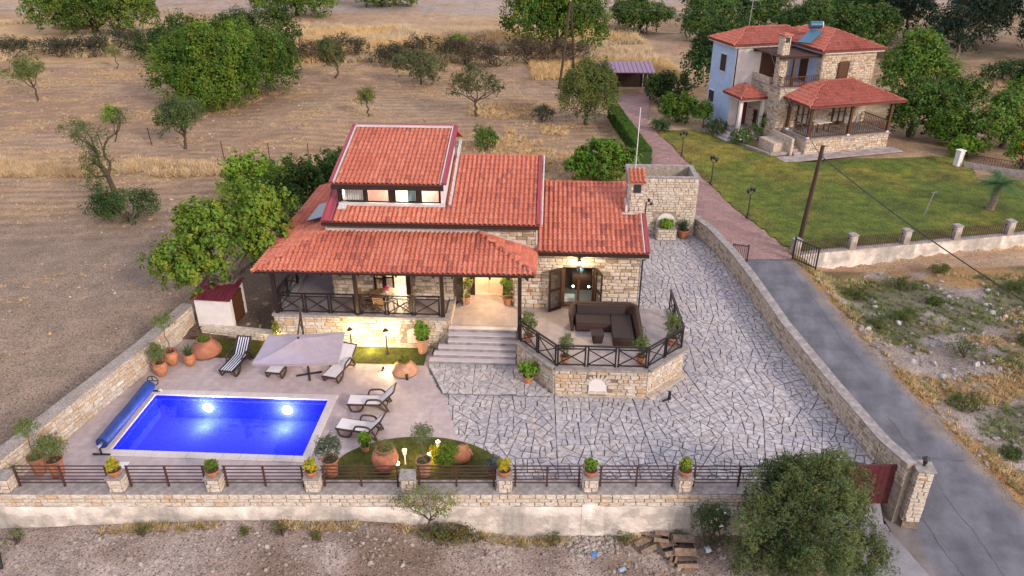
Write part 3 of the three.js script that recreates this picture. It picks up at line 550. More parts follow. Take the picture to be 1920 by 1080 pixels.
{
  const p = roadG.attributes.position, c = new Float32Array(p.count * 3);
  for (let i = 0; i < p.count; i++) {
    const x = p.getX(i), z = p.getZ(i), a = ROADL(z), b = roadR(z), t = (x - a) / (b - a), n = fbm(x * 1.4, z * 1.4, 4, 411), m = fbm(x * 0.35, z * 0.22, 3, 415), k = fbm(x * 3 + z, z * 0.35, 3, 418);
    let r = 0.190, g = 0.198, bl = 0.240; const f = 1 + 0.28 * (m - 0.5) + 0.22 * (n - 0.5) + 0.30 * (k - 0.5); r *= f; g *= f; bl *= f;
    const track = Math.exp(-Math.pow((t - 0.30) / 0.07, 2)) + Math.exp(-Math.pow((t - 0.72) / 0.07, 2)); r *= 1 - 0.12 * track; g *= 1 - 0.12 * track; bl *= 1 - 0.10 * track;
    const e = Math.min((b - x), 2), dust = smooth(0.75, 0.0, e + (n - 0.5) * 0.9) * 0.85 + smooth(0.5, 0.0, (x - a) + (n - 0.5) * 0.8) * 0.45; r = lerp(r, 0.36, dust); g = lerp(g, 0.30, dust); bl = lerp(bl, 0.25, dust);
    if (z > -27 && z < -25.6 && t > 0.1 && t < 0.62) { r *= 0.86; g *= 0.86; bl *= 0.86; }
    c[3 * i] = r; c[3 * i + 1] = g; c[3 * i + 2] = bl;
  }
  roadG.setAttribute('color', new THREE.BufferAttribute(c, 3)); const road = struct('road', roadG, M.asphalt); M.crack = std([0.045, 0.046, 0.055], { roughness: 1 });
  const crack = (pts, w) => { const v = [], ix = []; pts.forEach(([x, z], i) => { const y = roadY(z) + 0.056, ww = w * R(0.4, 1.2); const a = pts[Math.max(0, i - 1)], b = pts[Math.min(pts.length - 1, i + 1)], d = Math.hypot(b[0] - a[0], b[1] - a[1]), nx = -(b[1] - a[1]) / d, nz = (b[0] - a[0]) / d; v.push(x - nx * ww, y, z - nz * ww, x + nx * ww, y, z + nz * ww); if (i) { const k = 2 * i; ix.push(k - 2, k, k - 1, k - 1, k, k + 1); } }); const g = new THREE.BufferGeometry(); g.setAttribute('position', new THREE.Float32BufferAttribute(v, 3)); g.setIndex(ix); g.computeVertexNormals(); road.add(part(null, 'crack', clean(g), M.crack)); };
  const walk = (t0, z0, z1, drift) => { const o = []; let t = t0; for (let z = z0; z < z1; z += 0.18) { t += R(-0.011, 0.011) + drift; o.push([lerp(ROADL(z), roadR(z), t), z]); } return o; };
  crack(walk(0.17, -31, -13, 0.0008), 0.010); crack(walk(0.55, -24, -15.5, -0.001), 0.007); crack(walk(0.82, -35, -27, 0), 0.007); for (const z of [-29.5, -22.2]) { const o = []; for (let t = 0.05; t < 0.95; t += 0.04) o.push([lerp(ROADL(z), roadR(z), t), z + R(-0.08, 0.08) + t * 0.5]); crack(o, 0.008); }
}
struct('gate_ramp', strip(() => 9.15, () => 12.3, -20.55, -18.85, 0.2, 0, 6, (x, z) => lerp(-0.06, -1.49, clamp((z + 20.55) / 1.7))), M.concrete);
struct('concrete_ramp', strip((z) => lerp(9.2, 8.4, (z + 19) / 9), (z) => ROADL(z) + lerp(-0.4, 0.9, clamp((z + 18.6) / 6)), -18.9, -9, 0.3, 0.085, 8, (x, z) => roadY(z)), M.concrete);
// driveway of the house behind, widening to a yard at its far end
const drvL = (z) => z > -40 ? lerp(11.55, 10.6, (z + 36) / -4) : z > -53 ? lerp(10.6, 9.75, (z + 40) / -13) : lerp(9.75, 9.6, (z + 53) / -20), drvR = (z) => z > -53.9 ? lerp(14.85, 12.3, (z + 36.2) / -17.7) : z > -62.7 ? lerp(12.3, 11.25, (z + 53.9) / -8.8) : lerp(11.25, 12.8, clamp((z + 62.7) / -8));
struct('driveway', strip(drvL, drvR, -74, -36.2, 0.5, 0.07), M.drive);
// lawn before the house behind
const LAWN = [[15.0, -37.4], [14.2, -41.5], [13.3, -47.5], [12.5, -53.5], [11.6, -60.5], [14.5, -61], [16.6, -59.6], [18.9, -54.2], [20.2, -53.6], [29.2, -53.9], [33.6, -54.6], [31.6, -49.5], [36, -47.5], [44, -45], [44, -43.1], [30, -40.3]];
{
  const P = [], C = [], UV = [], I = [], st = 0.25, ids = new Map(); const at = (i, j) => { const k = i * 1000 + j; if (!ids.has(k)) { const x = 11 + i * st, z = -62 + j * st; ids.set(k, P.length / 3); P.push(x, landY(x, z) + 0.06, z); UV.push(x, z); const a = fbm(x * 0.22, z * 0.22, 4, 501), b = fbm(x * 0.8, z * 0.8, 3, 505), t = smooth(0.42, 0.66, a * 0.7 + b * 0.3) * smooth(-45, -56, z) * 0.4 + smooth(0.48, 0.62, a * 0.5 + b * 0.5) * 0.42 + smooth(17, 12.5, x) * 0.35; C.push(lerp(0.165, 0.42, t), lerp(0.275, 0.385, t), lerp(0.028, 0.085, t)); } return ids.get(k); };
  for (let i = 0; i < 132; i++) for (let j = 0; j < 100; j++) { const x = 11 + (i + 0.5) * st, z = -62 + (j + 0.5) * st; if (inPoly(x, z, LAWN)) { const a = at(i, j), b = at(i, j + 1), c = at(i + 1, j), d = at(i + 1, j + 1); I.push(a, b, c, c, b, d); } }
  const g = new THREE.BufferGeometry(); g.setAttribute('position', new THREE.Float32BufferAttribute(P, 3)); g.setAttribute('color', new THREE.Float32BufferAttribute(C, 3)); g.setAttribute('uv', new THREE.Float32BufferAttribute(UV, 2)); g.setIndex(I); g.computeVertexNormals(); struct('lawn', g, M.lawn);
}

// ------------------------------------------------------------ patio of crazy paving, raised path, pool deck
const PATIO = [W2(-4.75, -25.9), W2(-4.55, -25.0), W2(-3.92, -23.96), W2(-3.45, -22.6), W2(-3.12, -21.56), W2(-2.6, -21.0), W2(-1.89, -20.32), W2(-1.2, -19.6), W2(-0.9, -19.0), [0.0, -18.95], [9.2, -18.95], [9.2, -20.5], [12.15, -20.5], ...RWALL.slice(0, 6).reverse(), [5.6, -40.6], [4.4, -38], W2(3.6, -33), W2(3.9, -28.7), W2(3.6, -26), W2(0, -26)];
{
  const t = struct('patio', slab(PATIO.map((p) => [p[0], p[1]]), -0.35, -0.052), M.joint);
  const slabsSeed = [];
  for (const q of [[[-6, -18.6], [-1.2, -18.6], [-0.4, -27.5], [-6, -27.5]], [[-1.2, -18.6], [1.5, -18.6], [1.7, -27.5], [-0.4, -27.5]], [[1.5, -18.6], [5.0, -18.6], [4.3, -27.5], [1.7, -27.5]], [[5.0, -18.6], [8.5, -18.6], [6.6, -27.5], [4.3, -27.5]], [[8.5, -18.6], [13, -18.6], [13, -27.5], [6.6, -27.5]], [[2.5, -27.5], [13, -27.5], [13, -31.6], [2.5, -31.6]], [[2.5, -31.6], [13, -31.6], [13, -36], [2.5, -36]], [[2.5, -36], [13, -36], [13, -41.3], [2.5, -41.3]]]) slabsSeed.push(...splitPaving(q, 0.05, 0.19));
  const TER = [W2(-1.1, -26.1), W2(0.4, -24.3), W2(3.84, -24.3), W2(5.3, -25.9), W2(5.3, -29.1), W2(-1.1, -29)];
  const keep = slabsSeed.filter((P) => { const cx = P.reduce((s, p) => s + p[0], 0) / P.length, cz = P.reduce((s, p) => s + p[1], 0) / P.length; return (inPoly(cx, cz, PATIO) || distPoly(cx, cz, PATIO) < 0.22) && !inPoly(cx, cz, TER); });
  t.userData.hid = (x, z) => x > 7 && z > -22.4;
  layPaving(t, keep, -0.10, -0.02, 300, 0.022);
}
{
  const PATH = [W2(-4.78, -26.3), W2(-4.72, -25.78), W2(-3.95, -24.02), W2(0.2, -24.06), W2(-1.15, -25.9), W2(-1.2, -26.3)];
  const t = struct('path', slab(PATH, -0.2, 0.055), M.joint);
  const pcs = splitPaving([W2(-4.78, -26.2), W2(-4.70, -25.74), W2(-3.93, -24.0), W2(0.22, -24.04), W2(-1.15, -25.95), W2(-1.18, -26.2)], 0.04, 0.16);
  layPaving(t, pcs, 0.02, 0.085, 200, 0.013);
}
const POOL = [[-14.9, -20.10], [-8.2, -20.10], [-8.2, -23.38], [-14.9, -23.38]];
{
  const DECK = [W2(-4.75, -25.9), W2(-4.55, -25.0), W2(-3.92, -23.96), W2(-3.45, -22.6), W2(-3.12, -21.56), W2(-2.6, -21.0), W2(-1.89, -20.32), W2(-1.2, -19.6), W2(-0.9, -19.0), [0.0, -18.8], [-16.5, -18.8], ...LWALL.slice(1, 3).map((p) => [p[0] - 0.2, p[1]]), [-14.5, -28.25], W2(-4.75, -27.8)];
  const hole = [[-15.22, -19.78], [-7.88, -19.78], [-7.88, -23.70], [-15.22, -23.70]].map((p) => W2(...p));
  const d = struct('pool_deck', boxUV(slab(DECK, -0.30, 0, [hole])), M.deck);
  // coping stones
  const rim = [], c = (x0, x1, z0, z1) => { const L = Math.max(x1 - x0, z1 - z0), n = Math.round(L / 0.62); for (let i = 0; i < n; i++) { const g = x1 - x0 > z1 - z0 ? rbx(lerp(x0, x1, (i + 0.5) / n), 0.005, (z0 + z1) / 2, (x1 - x0) / n - 0.008, 0.07, z1 - z0, 0.015) : rbx((x0 + x1) / 2, 0.005, lerp(z0, z1, (i + 0.5) / n), x1 - x0, 0.07, (z1 - z0) / n - 0.008, 0.015); rim.push(g); } };
  c(-15.22, -7.88, -20.10, -19.79); c(-15.22, -7.88, -23.69, -23.38); c(-15.21, -14.9, -23.38, -20.10); c(-8.2, -7.89, -23.38, -20.10);
  const pool = frameThing('swimming_pool', 'rectangular swimming pool with glowing blue water and pale stone rim', 'swimming pool', -11.5, -1.5, -21.7);
  const rg = groupPart(pool, 'coping'); for (const g of rim) { const m = part(null, 'coping_stone', g, M.coping); boxUV(m.geometry); rg.add(m); }
  const B = -1.02;
  part(pool, 'basin', [box(-15.0, -14.9, B, -0.04, -23.48, -20), box(-8.2, -8.1, B, -0.04, -23.48, -20), box(-14.9, -8.2, B, -0.04, -20.1, -20), box(-14.9, -8.2, B, -0.04, -23.48, -23.38), box(-15, -8.1, B - 0.1, B, -23.48, -20)], M.poolTile);
  part(pool, 'water', new THREE.PlaneGeometry(6.7, 3.28, 1, 1).rotateX(-Math.PI / 2).translate(-11.55, -0.10, -21.74), M.water);
  for (const [x] of [[-12.95], [-9.85]]) {
    const p = Wv(x, -0.52, -23.30);
    part(pool, 'pool_light', lathe([[0, 0], [0.17, 0], [0.19, -0.015], [0.19, -0.03], [0, -0.03]], 24).rotateX(Math.PI / 2).translate(x, -0.52, -23.345), M.glowPool);
    lamp(null, ...Wv(x, -0.50, -23.05).toArray(), [1.0, 0.84, 1.0], 13, 0, 8);
    { const s = new THREE.SpotLight(new THREE.Color().setRGB(1, 0.82, 1), 11, 0, 40 * RAD, 1, 2); s.position.copy(Wv(x, -0.5, -23.0)); s.target.position.copy(Wv(x, -1.02, -22.62)); s.castShadow = true; s.shadow.radius = 6; scene.add(s, s.target); }
  }
}
// turf beds
single('turf', merge([slab([W2(-14.4, -26.1), W2(-4.95, -25.95), W2(-5.0, -26.9), W2(-5.2, -27.3), W2(-11.3, -27.25), W2(-11.7, -27.55), W2(-14.9, -27.9)], 0.0, 0.035)]), M.turf, 'strip of artificial turf below the porch wall', 'turf').userData.kind = 'stuff';
{
  const arc = []; for (let i = 0; i <= 26; i++) { const a = Math.PI * (1 - i / 26); arc.push(W2(-4.15 + 2.95 * Math.cos(a), -19.35 - 2.0 * Math.sin(a))); } arc.push([-1.2, -18.9], [-7.0, -18.9]);
  single('turf', slab(arc, 0.0, 0.035), M.turf, 'half round bed of dark turf behind the front fence', 'turf').userData.kind = 'stuff';
}

// ------------------------------------------------------------ boundary walls
function polyWall(name, label, line, th, y0f, y1, opt = {}) {
  const t = thing(name, label, 'wall', [line[0][0], 0, line[0][1]]); t.userData.off = [-line[0][0], 0, -line[0][1]];
  const nrm = line.map((p, i) => { const a = line[Math.max(0, i - 1)], b = line[Math.min(line.length - 1, i + 1)], d = Math.hypot(b[0] - a[0], b[1] - a[1]); return [-(b[1] - a[1]) / d, (b[0] - a[0]) / d]; });
  const s = opt.side || 1, outer = line.map((p, i) => [p[0] + nrm[i][0] * th * s, p[1] + nrm[i][1] * th * s]);
  const core = slab([...line, ...outer.slice().reverse()], y0f, y1 - 0.06);
  part(t, 'wall', boxUV(core), M.mortarL);
  const capP = [...line.map((p, i) => [p[0] - nrm[i][0] * 0.055 * s, p[1] - nrm[i][1] * 0.055 * s]), ...outer.map((p, i) => [p[0] + nrm[i][0] * 0.04 * s, p[1] + nrm[i][1] * 0.04 * s]).reverse()];
  part(t, 'coping', boxUV(slab(capP, y1 - 0.06, y1)), opt.cap || M.capRough);
  const g = groupPart(t, 'masonry'), L = [];
  for (let i = 0; i + 1 < line.length; i++) { let a = V(line[i][0], opt.base ?? 0, line[i][1]), b = V(line[i + 1][0], opt.base ?? 0, line[i + 1][1]); if (opt.flip) [a, b] = [b, a]; stoneFace(L, a, b.clone().sub(a), a.distanceTo(b), y1 - 0.06 - (opt.base ?? 0), opt); }
  layStones(g, L, 280);
  return t;
}
polyWall('boundary_wall', 'low stone wall with rough grey top between the pool deck and the field', LWALL, 0.42, -1.6, 1.15, { side: -1, tones: [0, 1, 1, 4, 4, 3, 2] });
polyWall('boundary_wall', 'long curved stone wall between the crazy paving and the road', RWALL, 0.30, -1.9, 0.95, { side: -1, tones: [2, 2, 0, 5, 2, 1], cap: M.cap, lMax: 0.42, hMax: 0.17 });

// front wall: plastered foot, three courses of stone, flat top, pillars, steel fence
{
  const x0 = -17.2, x1 = 9.2, zf = -18.38, zb = -19.0;
  const t = thing('boundary_wall', 'long plastered front wall with stone courses along its top edge', 'wall', [-4, -1.5, -18.7]); t.userData.off = [4, 1.5, 18.7];
  part(t, 'wall', [box(x0, x1, -2.4, 0.26, zb, zf)], M.mortarL);
  const buts = []; for (const x of [-12.42, -6.28, 2.47]) buts.push(bx(x, -0.95, zf + 0.03, 0.5, 1.7, 0.09));
  part(t, 'render', [box(x0 - 0.02, x1, -2.4, -0.22, zf, zf + 0.06), ...buts], M.plaster);
  part(t, 'top_slab', [box(x0, x1, 0.26, 0.30, zb - 0.02, zf + 0.03)], M.cap);
  const g = groupPart(t, 'masonry'), L = []; stoneFace(L, V(x0, -0.22, zf), V(1, 0, 0), x1 - x0, 0.48, { hMin: 0.12, hMax: 0.2, lMin: 0.2, lMax: 0.48, tones: [1, 4, 4, 4, 0, 4, 1, 4, 3] }); layStones(g, L, 300);
  // pillars
  const px = [-15.98, -12.44, -9.38, -6.28, -3.28, -0.24, 2.46, 5.42];
  const notes = ['with a yellow shrub pot beside the pool reel corner', 'carrying a small green shrub pot before the pool', 'carrying a yellow green pot between pool and turf bed', 'with bare grey cap in front of the garden lamps', 'carrying a bright yellow shrub before the crazy paving edge', 'carrying a dark green pot before the crazy paving', 'carrying a yellow tipped pot beside the olive tree'];
  px.forEach((x, i) => {
    const p = thing('stone_pillar', i ? 'stone fence pillar ' + notes[i - 1] : 'stone pillar at the far left corner of the front wall', 'pillar', [x, 0.3, -18.62], 0, 'stone pillars of the front fence');
    const w = 0.46, h = 0.50;
    part(p, 'core', [box(-w / 2 + 0.03, w / 2 - 0.03, 0, h, -w / 2 + 0.03, w / 2 - 0.03)], M.mortar);
    part(p, 'cap', rbx(0, h + 0.03, 0, w + 0.05, 0.07, w + 0.05, 0.02), M.cap);
    const mg = groupPart(p, 'masonry'), Ls = []; const opt = { hMin: 0.12, hMax: 0.18, lMin: 0.16, lMax: 0.36, tones: [1, 4, 4, 0] };
    stoneFace(Ls, V(-w / 2 + 0.03, 0, w / 2 - 0.03), V(1, 0, 0), w - 0.06, h, opt); stoneFace(Ls, V(w / 2 - 0.03, 0, w / 2 - 0.03), V(0, 0, -1), w - 0.06, h, opt); stoneFace(Ls, V(-w / 2 + 0.03, 0, -w / 2 + 0.03), V(0, 0, 1), w - 0.06, h, opt);
    layStones(mg, Ls, 40, (q) => q.clone().add(p.position));
  });
  const names = ['far left behind the two big pots', 'before the left part of the pool', 'before the right part of the pool', 'before the turf bed and the round urn', 'before the turf bed with the clipped bush', 'before the middle of the crazy paving', 'before the crazy paving next to the last two pillars', 'running behind the olive tree crown'];
  for (let i = 0; i < 8; i++) {
    const a = px[i] + 0.34, b = i < 7 ? px[i + 1] - 0.34 : 8.6, mid = (a + b) / 2, z = -18.72;
    const f = thing('steel_fence', 'brown steel bar fence panel ' + names[i], 'fence', [mid, 0.3, z], 0, 'steel fence panels on the front wall');
    for (const x of [a, mid, b]) part(f, 'post', [bx(x - mid, 0.40, 0.02, 0.06, 0.82, 0.045)], M.metal);
    for (let k = 0; k < 6; k++) part(f, 'bar', [bx(0, 0.11 + k * 0.135, -0.02, b - a + 0.16, k === 5 ? 0.035 : 0.026, 0.026)], M.metal);
  }
}

// ------------------------------------------------------------ the villa
const VB = [-4, 1.15, -31];
const villa = frameThing('villa', 'stone villa with red clay tile roofs and a glazed dormer beside the pool', 'house', ...VB);
const YT = 1.15, YP = 1.40, ZW = -29.0;                    // terrace level, porch level, plane of the front wall
const dirL = (x, y, z) => V(x, y, z);
{
  // front wall, built of piers and lintels round its openings
  const frontPieces = (x0, x1, y0, y1, holes) => {
    const xs = [...new Set([x0, x1, ...holes.flatMap((h) => [h[0], h[2]])])].sort((a, b) => a - b), out = [];
    for (let i = 0; i + 1 < xs.length; i++) { const a = xs[i], b = xs[i + 1], m = (a + b) / 2; let ys = [[y0, y1]]; for (const h of holes) if (m > h[0] && m < h[2]) ys = ys.flatMap(([p, q]) => [[p, Math.min(q, h[1])], [Math.max(p, h[3]), q]].filter(([s, t]) => t - s > 0.01)); for (const [p, q] of ys) out.push(box(a, b, p, q, ZW - 0.42, ZW)); }
    return out;
  };
  const HF = [0.62, YT, 2.02, 3.12], HD = [-7.50, YP, -5.90, 3.30];
  const wall = part(villa, 'wall', [
    ...frontPieces(-9.25, -4.05, 0, 4.9, [HD]), ...frontPieces(-0.47, 3.82, 0, 3.75, [HF]),
    box(-4.05, -0.47, 3.45, 4.9, ZW - 0.42, ZW),
    box(-4.05, -3.63, 0, 3.45, -30.2, ZW - 0.42), box(-1.42, -1.0, 0, 3.45, -30.2, ZW), box(-1.0, -0.47, 0, 3.75, ZW - 0.42, ZW - 0.001),
    box(-4.05, -1.0, 0, 3.45, -30.62, -30.2),
    box(-9.25, -8.83, 0, 4.95, -37, ZW - 0.42), box(3.40, 3.82, 0, 3.7, -36.8, ZW - 0.42), box(-9.25, 3.82, 0, 3.7, -37.2, -36.8),
    box(-0.9, -0.47, 3.7, 5.2, -36.8, -29.4),
  ], M.mortar);
  const L = [], F = (a, ux, w, h, o) => stoneFace(L, a, ux, w, h, { tones: [0, 1, 1, 0, 4, 3, 2, 5], lMax: 0.5, ...o });
  F(V(-9.25, YP, ZW), V(1, 0, 0), 5.2, 3.3, { holes: [[HD[0] + 9.25, 0, HD[2] + 9.25, HD[3] - YP]] });
  F(V(-4.05, 3.5, ZW), V(1, 0, 0), 3.58, 1.2);
  F(V(-1.42, YT, ZW), V(1, 0, 0), 5.24, 2.55, { holes: [[0.62 + 1.42, 0, 2.02 + 1.42, HF[3] - YT]] });
  F(V(-3.63, YT, ZW), V(0, 0, -1), 1.2, 2.3); F(V(-1.42, YT, -30.2), V(0, 0, 1), 1.2, 2.3); F(V(-3.63, YT, -30.2), V(1, 0, 0), 2.21, 2.3, { holes: [[0.42, 0, 1.72, 2.2]] });
  F(V(3.82, 0, ZW), V(0, 0, -1), 7.6, 3.7); F(V(-9.25, YP, -36), V(0, 0, 1), 7, 3.4);
  layStones(wall, L, 300, locW);
  // white flashing where the porch roof meets the wall
  for (const g of [bar(V(-9.3, 4.64, ZW + 0.03), V(-2.85, 4.70, ZW + 0.03), 0.05, 0.16), bar(V(-2.9, 4.70, ZW + 0.03), V(-0.55, 3.96, ZW + 0.03), 0.05, 0.13), bar(V(-0.50, 3.92, ZW + 0.02), V(-0.50, 4.85, ZW + 0.02), 0.07, 0.10, V(0, 0, 1)),
    bx(3.40, 4.86, -30.85, 0.55, 0.05, 0.12), box(3.26, 3.36, 4.75, 5.2, -32.1, -30.9)]) part(villa, 'flashing', g, M.flash);
  // floors and rooms behind the openings
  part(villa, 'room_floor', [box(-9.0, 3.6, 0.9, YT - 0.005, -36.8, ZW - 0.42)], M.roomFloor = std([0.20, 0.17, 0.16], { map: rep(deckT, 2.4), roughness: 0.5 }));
  part(villa, 'room', [box(-9.0, -4.0, YT, YP - 0.02, -35, ZW), box(-0.47, 3.4, 3.55, 3.62, -33.5, ZW - 0.42), box(-0.47, 3.4, YT, 3.6, -33.6, -33.5), box(-0.55, -0.47, YT, 3.6, -33.5, ZW - 0.42),
    box(-8.83, -4.05, 3.55, 3.62, -33.5, ZW - 0.42), box(-8.83, -4.05, YP, 3.6, -33.6, -33.5), box(-4.1, -4.05, YP, 3.6, -33.5, -30.2)], M.cream);
}
const roofs = {};
function roofPart(name, slabPts, thick, bed = M.tileBed) {
  // slabPts: corners of the plane, in order; a bed under the tiles
  const p = slabPts.map((q) => V(...q)), n = new THREE.Vector3().crossVectors(p[1].clone().sub(p[0]), p[2].clone().sub(p[0])).normalize(); if (n.y < 0) n.negate();
  const pos = [], lo = p.map((q) => q.clone().addScaledVector(n, -thick)), hi = p.map((q) => q.clone().addScaledVector(n, -0.012)), tri = (...a) => { for (const q of a) pos.push(q.x, q.y, q.z); };
  for (let i = 1; i + 1 < p.length; i++) { tri(hi[0], hi[i], hi[i + 1]); tri(lo[0], lo[i + 1], lo[i]); }
  for (let i = 0; i < p.length; i++) { const j = (i + 1) % p.length; tri(lo[i], lo[j], hi[j]); tri(lo[i], hi[j], hi[i]); }
  const g = new THREE.BufferGeometry(); g.setAttribute('position', new THREE.Float32BufferAttribute(pos, 3)); g.computeVertexNormals();
  return roofs[name] = part(villa, name, boxUV(g), bed);
}
{
  // porch roof: front face, right hip face, long left face
  const eL = [-11.72, 3.79, -26.6], eR = [-0.46, 3.87, -26.6], tL = [-9.25, 4.56, ZW], tR = [-2.85, 4.62, ZW], wR = [-0.47, 3.86, ZW], bL = [-11.72, 3.79, -36.5], bT = [-9.25, 4.56, -36.5];
  const pr = roofPart('porch_roof', [eL, eR, tR, tL], 0.03), hr = roofPart('porch_roof_hip', [eR, wR, tR], 0.03), sr = roofPart('side_roof', [bL, eL, tL, bT], 0.03, M.tileBed);
  const T = { pr: [], hr: [], sr: [], main: [], dorm: [], wing: [] };
  const face = (list, o, u, v, poly, ...a) => tileFace(list, V(...o), u, v, poly, ...a);
  const vf = V(0, 0.76, -2.4).normalize(), lf = Math.hypot(0.76, 2.4);
  face(T.pr, eL, V(1, 0.007, 0), vf, [[-0.03, -0.05], [11.29, -0.05], [8.90, lf], [2.45, lf]], 0.2, 0.345, 0.07);
  { const u = V(0, 0, -1), v = V(-2.38, 0.76, 0).normalize(), l = Math.hypot(2.38, 0.76); face(T.hr, eR, u, v, [[0, 0], [2.4, 0], [2.4, l]], 0.2, 0.345); }
  { const u = V(0, 0, 1), v = V(2.47, 0.77, 0).normalize(), l = Math.hypot(2.47, 0.77); face(T.sr, bL, u, v, [[0, 0], [9.9, 0], [7.5, l], [0, l]], 0.2, 0.345); }
  // main roof
  const k = Math.tan(18 * RAD), mz = -28.55, my = 5.14, zr = -33.09, yr = my + k * (mz - zr), vm = V(0, Math.sin(18 * RAD), -Math.cos(18 * RAD)), lm = (mz - zr) / Math.cos(18 * RAD);
  const dz = -29.6, dv = (mz - dz) / Math.cos(18 * RAD);
  const mr = roofPart('main_roof', [[-9.3, my, mz], [-0.42, my, mz], [-0.42, yr, zr], [-9.3, yr, zr]], 0.09);
  face(T.main, [-9.3, my, mz], V(1, 0, 0), vm, [[0.42, -0.04], [8.78, -0.04], [8.78, lm], [4.98, lm], [4.98, dv - 0.06], [0.42, dv - 0.06]], 0.2, 0.345, 0.05);
  roofPart('main_roof_back', [[-0.42, yr, zr], [-0.42, yr - 1.5, zr - 4.6], [-9.3, yr - 1.5, zr - 4.6], [-9.3, yr, zr]], 0.09, M.tile[0]);
  // dormer roof
  const kd = Math.tan(14 * RAD), oz = -29.2, oy = 6.57, zd = -33.78, yd = oy + kd * (oz - zd), vd = V(0, Math.sin(14 * RAD), -Math.cos(14 * RAD)), ld = (oz - zd) / Math.cos(14 * RAD);
  const dr = roofPart('dormer_roof', [[-8.92, oy, oz], [-4.33, oy, oz], [-4.33, yd, zd], [-8.92, yd, zd]], 0.10);
  face(T.dorm, [-8.92, oy, oz], V(1, 0, 0), vd, [[0.12, -0.04], [4.47, -0.04], [4.47, ld - 0.15], [0.12, ld - 0.15]], 0.19, 0.335, 0.012);
  roofPart('dormer_roof_back', [[-4.33, yd, zd], [-4.33, yd - 1.2, zd - 3], [-8.92, yd - 1.2, zd - 3], [-8.92, yd, zd]], 0.1, M.tile[0]);
  // right wing roof with a notch for the chimney
  const kw = Math.tan(19 * RAD), wz = -28.55, wy = 4.0, zw = -32.9, yw = wy + kw * (wz - zw), vw = V(0, Math.sin(19 * RAD), -Math.cos(19 * RAD)), lw = (wz - zw) / Math.cos(19 * RAD), nv = (wz + 30.85) / Math.cos(19 * RAD);
  const wr = roofPart('wing_roof', [[-0.42, wy, wz], [4.10, wy, wz], [4.10, wy + kw * (wz + 30.85), -30.85], [3.40, wy + kw * (wz + 30.85), -30.85], [3.40, yw, zw], [-0.42, yw, zw]], 0.09);
  face(T.wing, [-0.42, wy, wz], V(1, 0, 0), vw, [[-0.06, -0.04], [4.40, -0.04], [4.40, nv - 0.04], [3.78, nv - 0.04], [3.78, lw], [-0.06, lw]], 0.205, 0.345, 0.16);
  roofPart('wing_roof_back', [[3.9, yw, zw], [3.9, yw - 1.4, zw - 4], [-0.42, yw - 1.4, zw - 4], [-0.42, yw, zw]], 0.09, M.tile[0]);
  // the 300 tiles that show largest are shared out to their roofs
  const all = [];
  for (const [key, mesh] of [['pr', pr], ['hr', hr], ['main', mr], ['dorm', dr], ['wing', wr], ['sr', sr]]) for (const s of T[key]) { s.mesh = mesh; const p = locW(s.pos), d = p.clone().sub(EYE), Ld = d.length(); s.rank = s.area / (Ld * Ld) * (key === 'sr' ? 0.1 : 1); all.push(s); }
  all.sort((a, b) => b.rank - a.rank); const chosen = new Set(all.slice(0, 300));
  for (const [key, mesh] of [['pr', pr], ['hr', hr], ['main', mr], ['dorm', dr], ['wing', wr], ['sr', sr]]) {
    const a = T[key].filter((s) => chosen.has(s)), b = T[key].filter((s) => !chosen.has(s));
    for (const s of a) { const me = new THREE.Mesh(TILE[s.g], M.tile[s.tone]); me.name = 'roof_tile'; me.applyMatrix4(s.m); me.castShadow = me.receiveShadow = true; mesh.add(me); }
    if (b.length) { const me = new THREE.Mesh(mergeGeometries(b.map((s) => { const c = M.tile[s.tone].color; return tint(TILE[s.g].clone().applyMatrix4(s.m), [c.r, c.g, c.b]); })), M.tileV); me.name = 'roof_tiles'; me.userData.kind = 'stuff'; me.castShadow = me.receiveShadow = true; mesh.add(me); }
  }
  const ridge = (mesh, ...segs) => { for (const [p, q, r] of segs) { const m = part(null, 'ridge_tiles', ridgeTiles(V(...p), V(...q), r || 0.11), M.tile[3]); mesh.add(m); } };
  ridge(pr, [[-11.72, 3.83, -26.6], [-9.2, 4.62, -29.0]], [[-0.46, 3.90, -26.6], [-2.87, 4.68, -28.97]]);
  ridge(mr, [[-4.3, yr + 0.05, zr], [-0.45, yr + 0.05, zr]]); ridge(wr, [[-0.4, yw + 0.05, zw], [3.4, yw + 0.05, zw]]);
  // painted verges and metal strips
  const along = (x, o, v, l, w, h, dy) => bar(V(x, o[1] + dy, o[2] + 0.02), V(x, o[1] + dy, o[2]).addScaledVector(v, l), w, h, V(1, 0, 0));
  const sw = (x, o, v, l, w, h, dy) => { const a = V(x, o[1] + dy, o[2]), b = a.clone().addScaledVector(v, l); return bar(a, b, w, h); };
  for (const g of [sw(-9.10, [0, my, mz], vm, dv + 3.3, 0.42, 0.05, 0.05), sw(-9.30, [0, my, mz], vm, lm, 0.06, 0.16, 0.02),
    sw(-8.93, [0, oy, oz], vd, ld, 0.16, 0.10, 0.05), sw(-4.30, [0, oy, oz], vd, ld, 0.20, 0.10, 0.05), bar(V(-8.95, yd + 0.05, zd), V(-4.28, yd + 0.05, zd), 0.30, 0.10),
    sw(-0.44, [0, my, mz], vm, lm, 0.15, 0.10, 0.06), sw(4.06, [0, wy, wz], vw, nv, 0.17, 0.10, 0.06)]) part(villa, 'verge', g, M.verge);
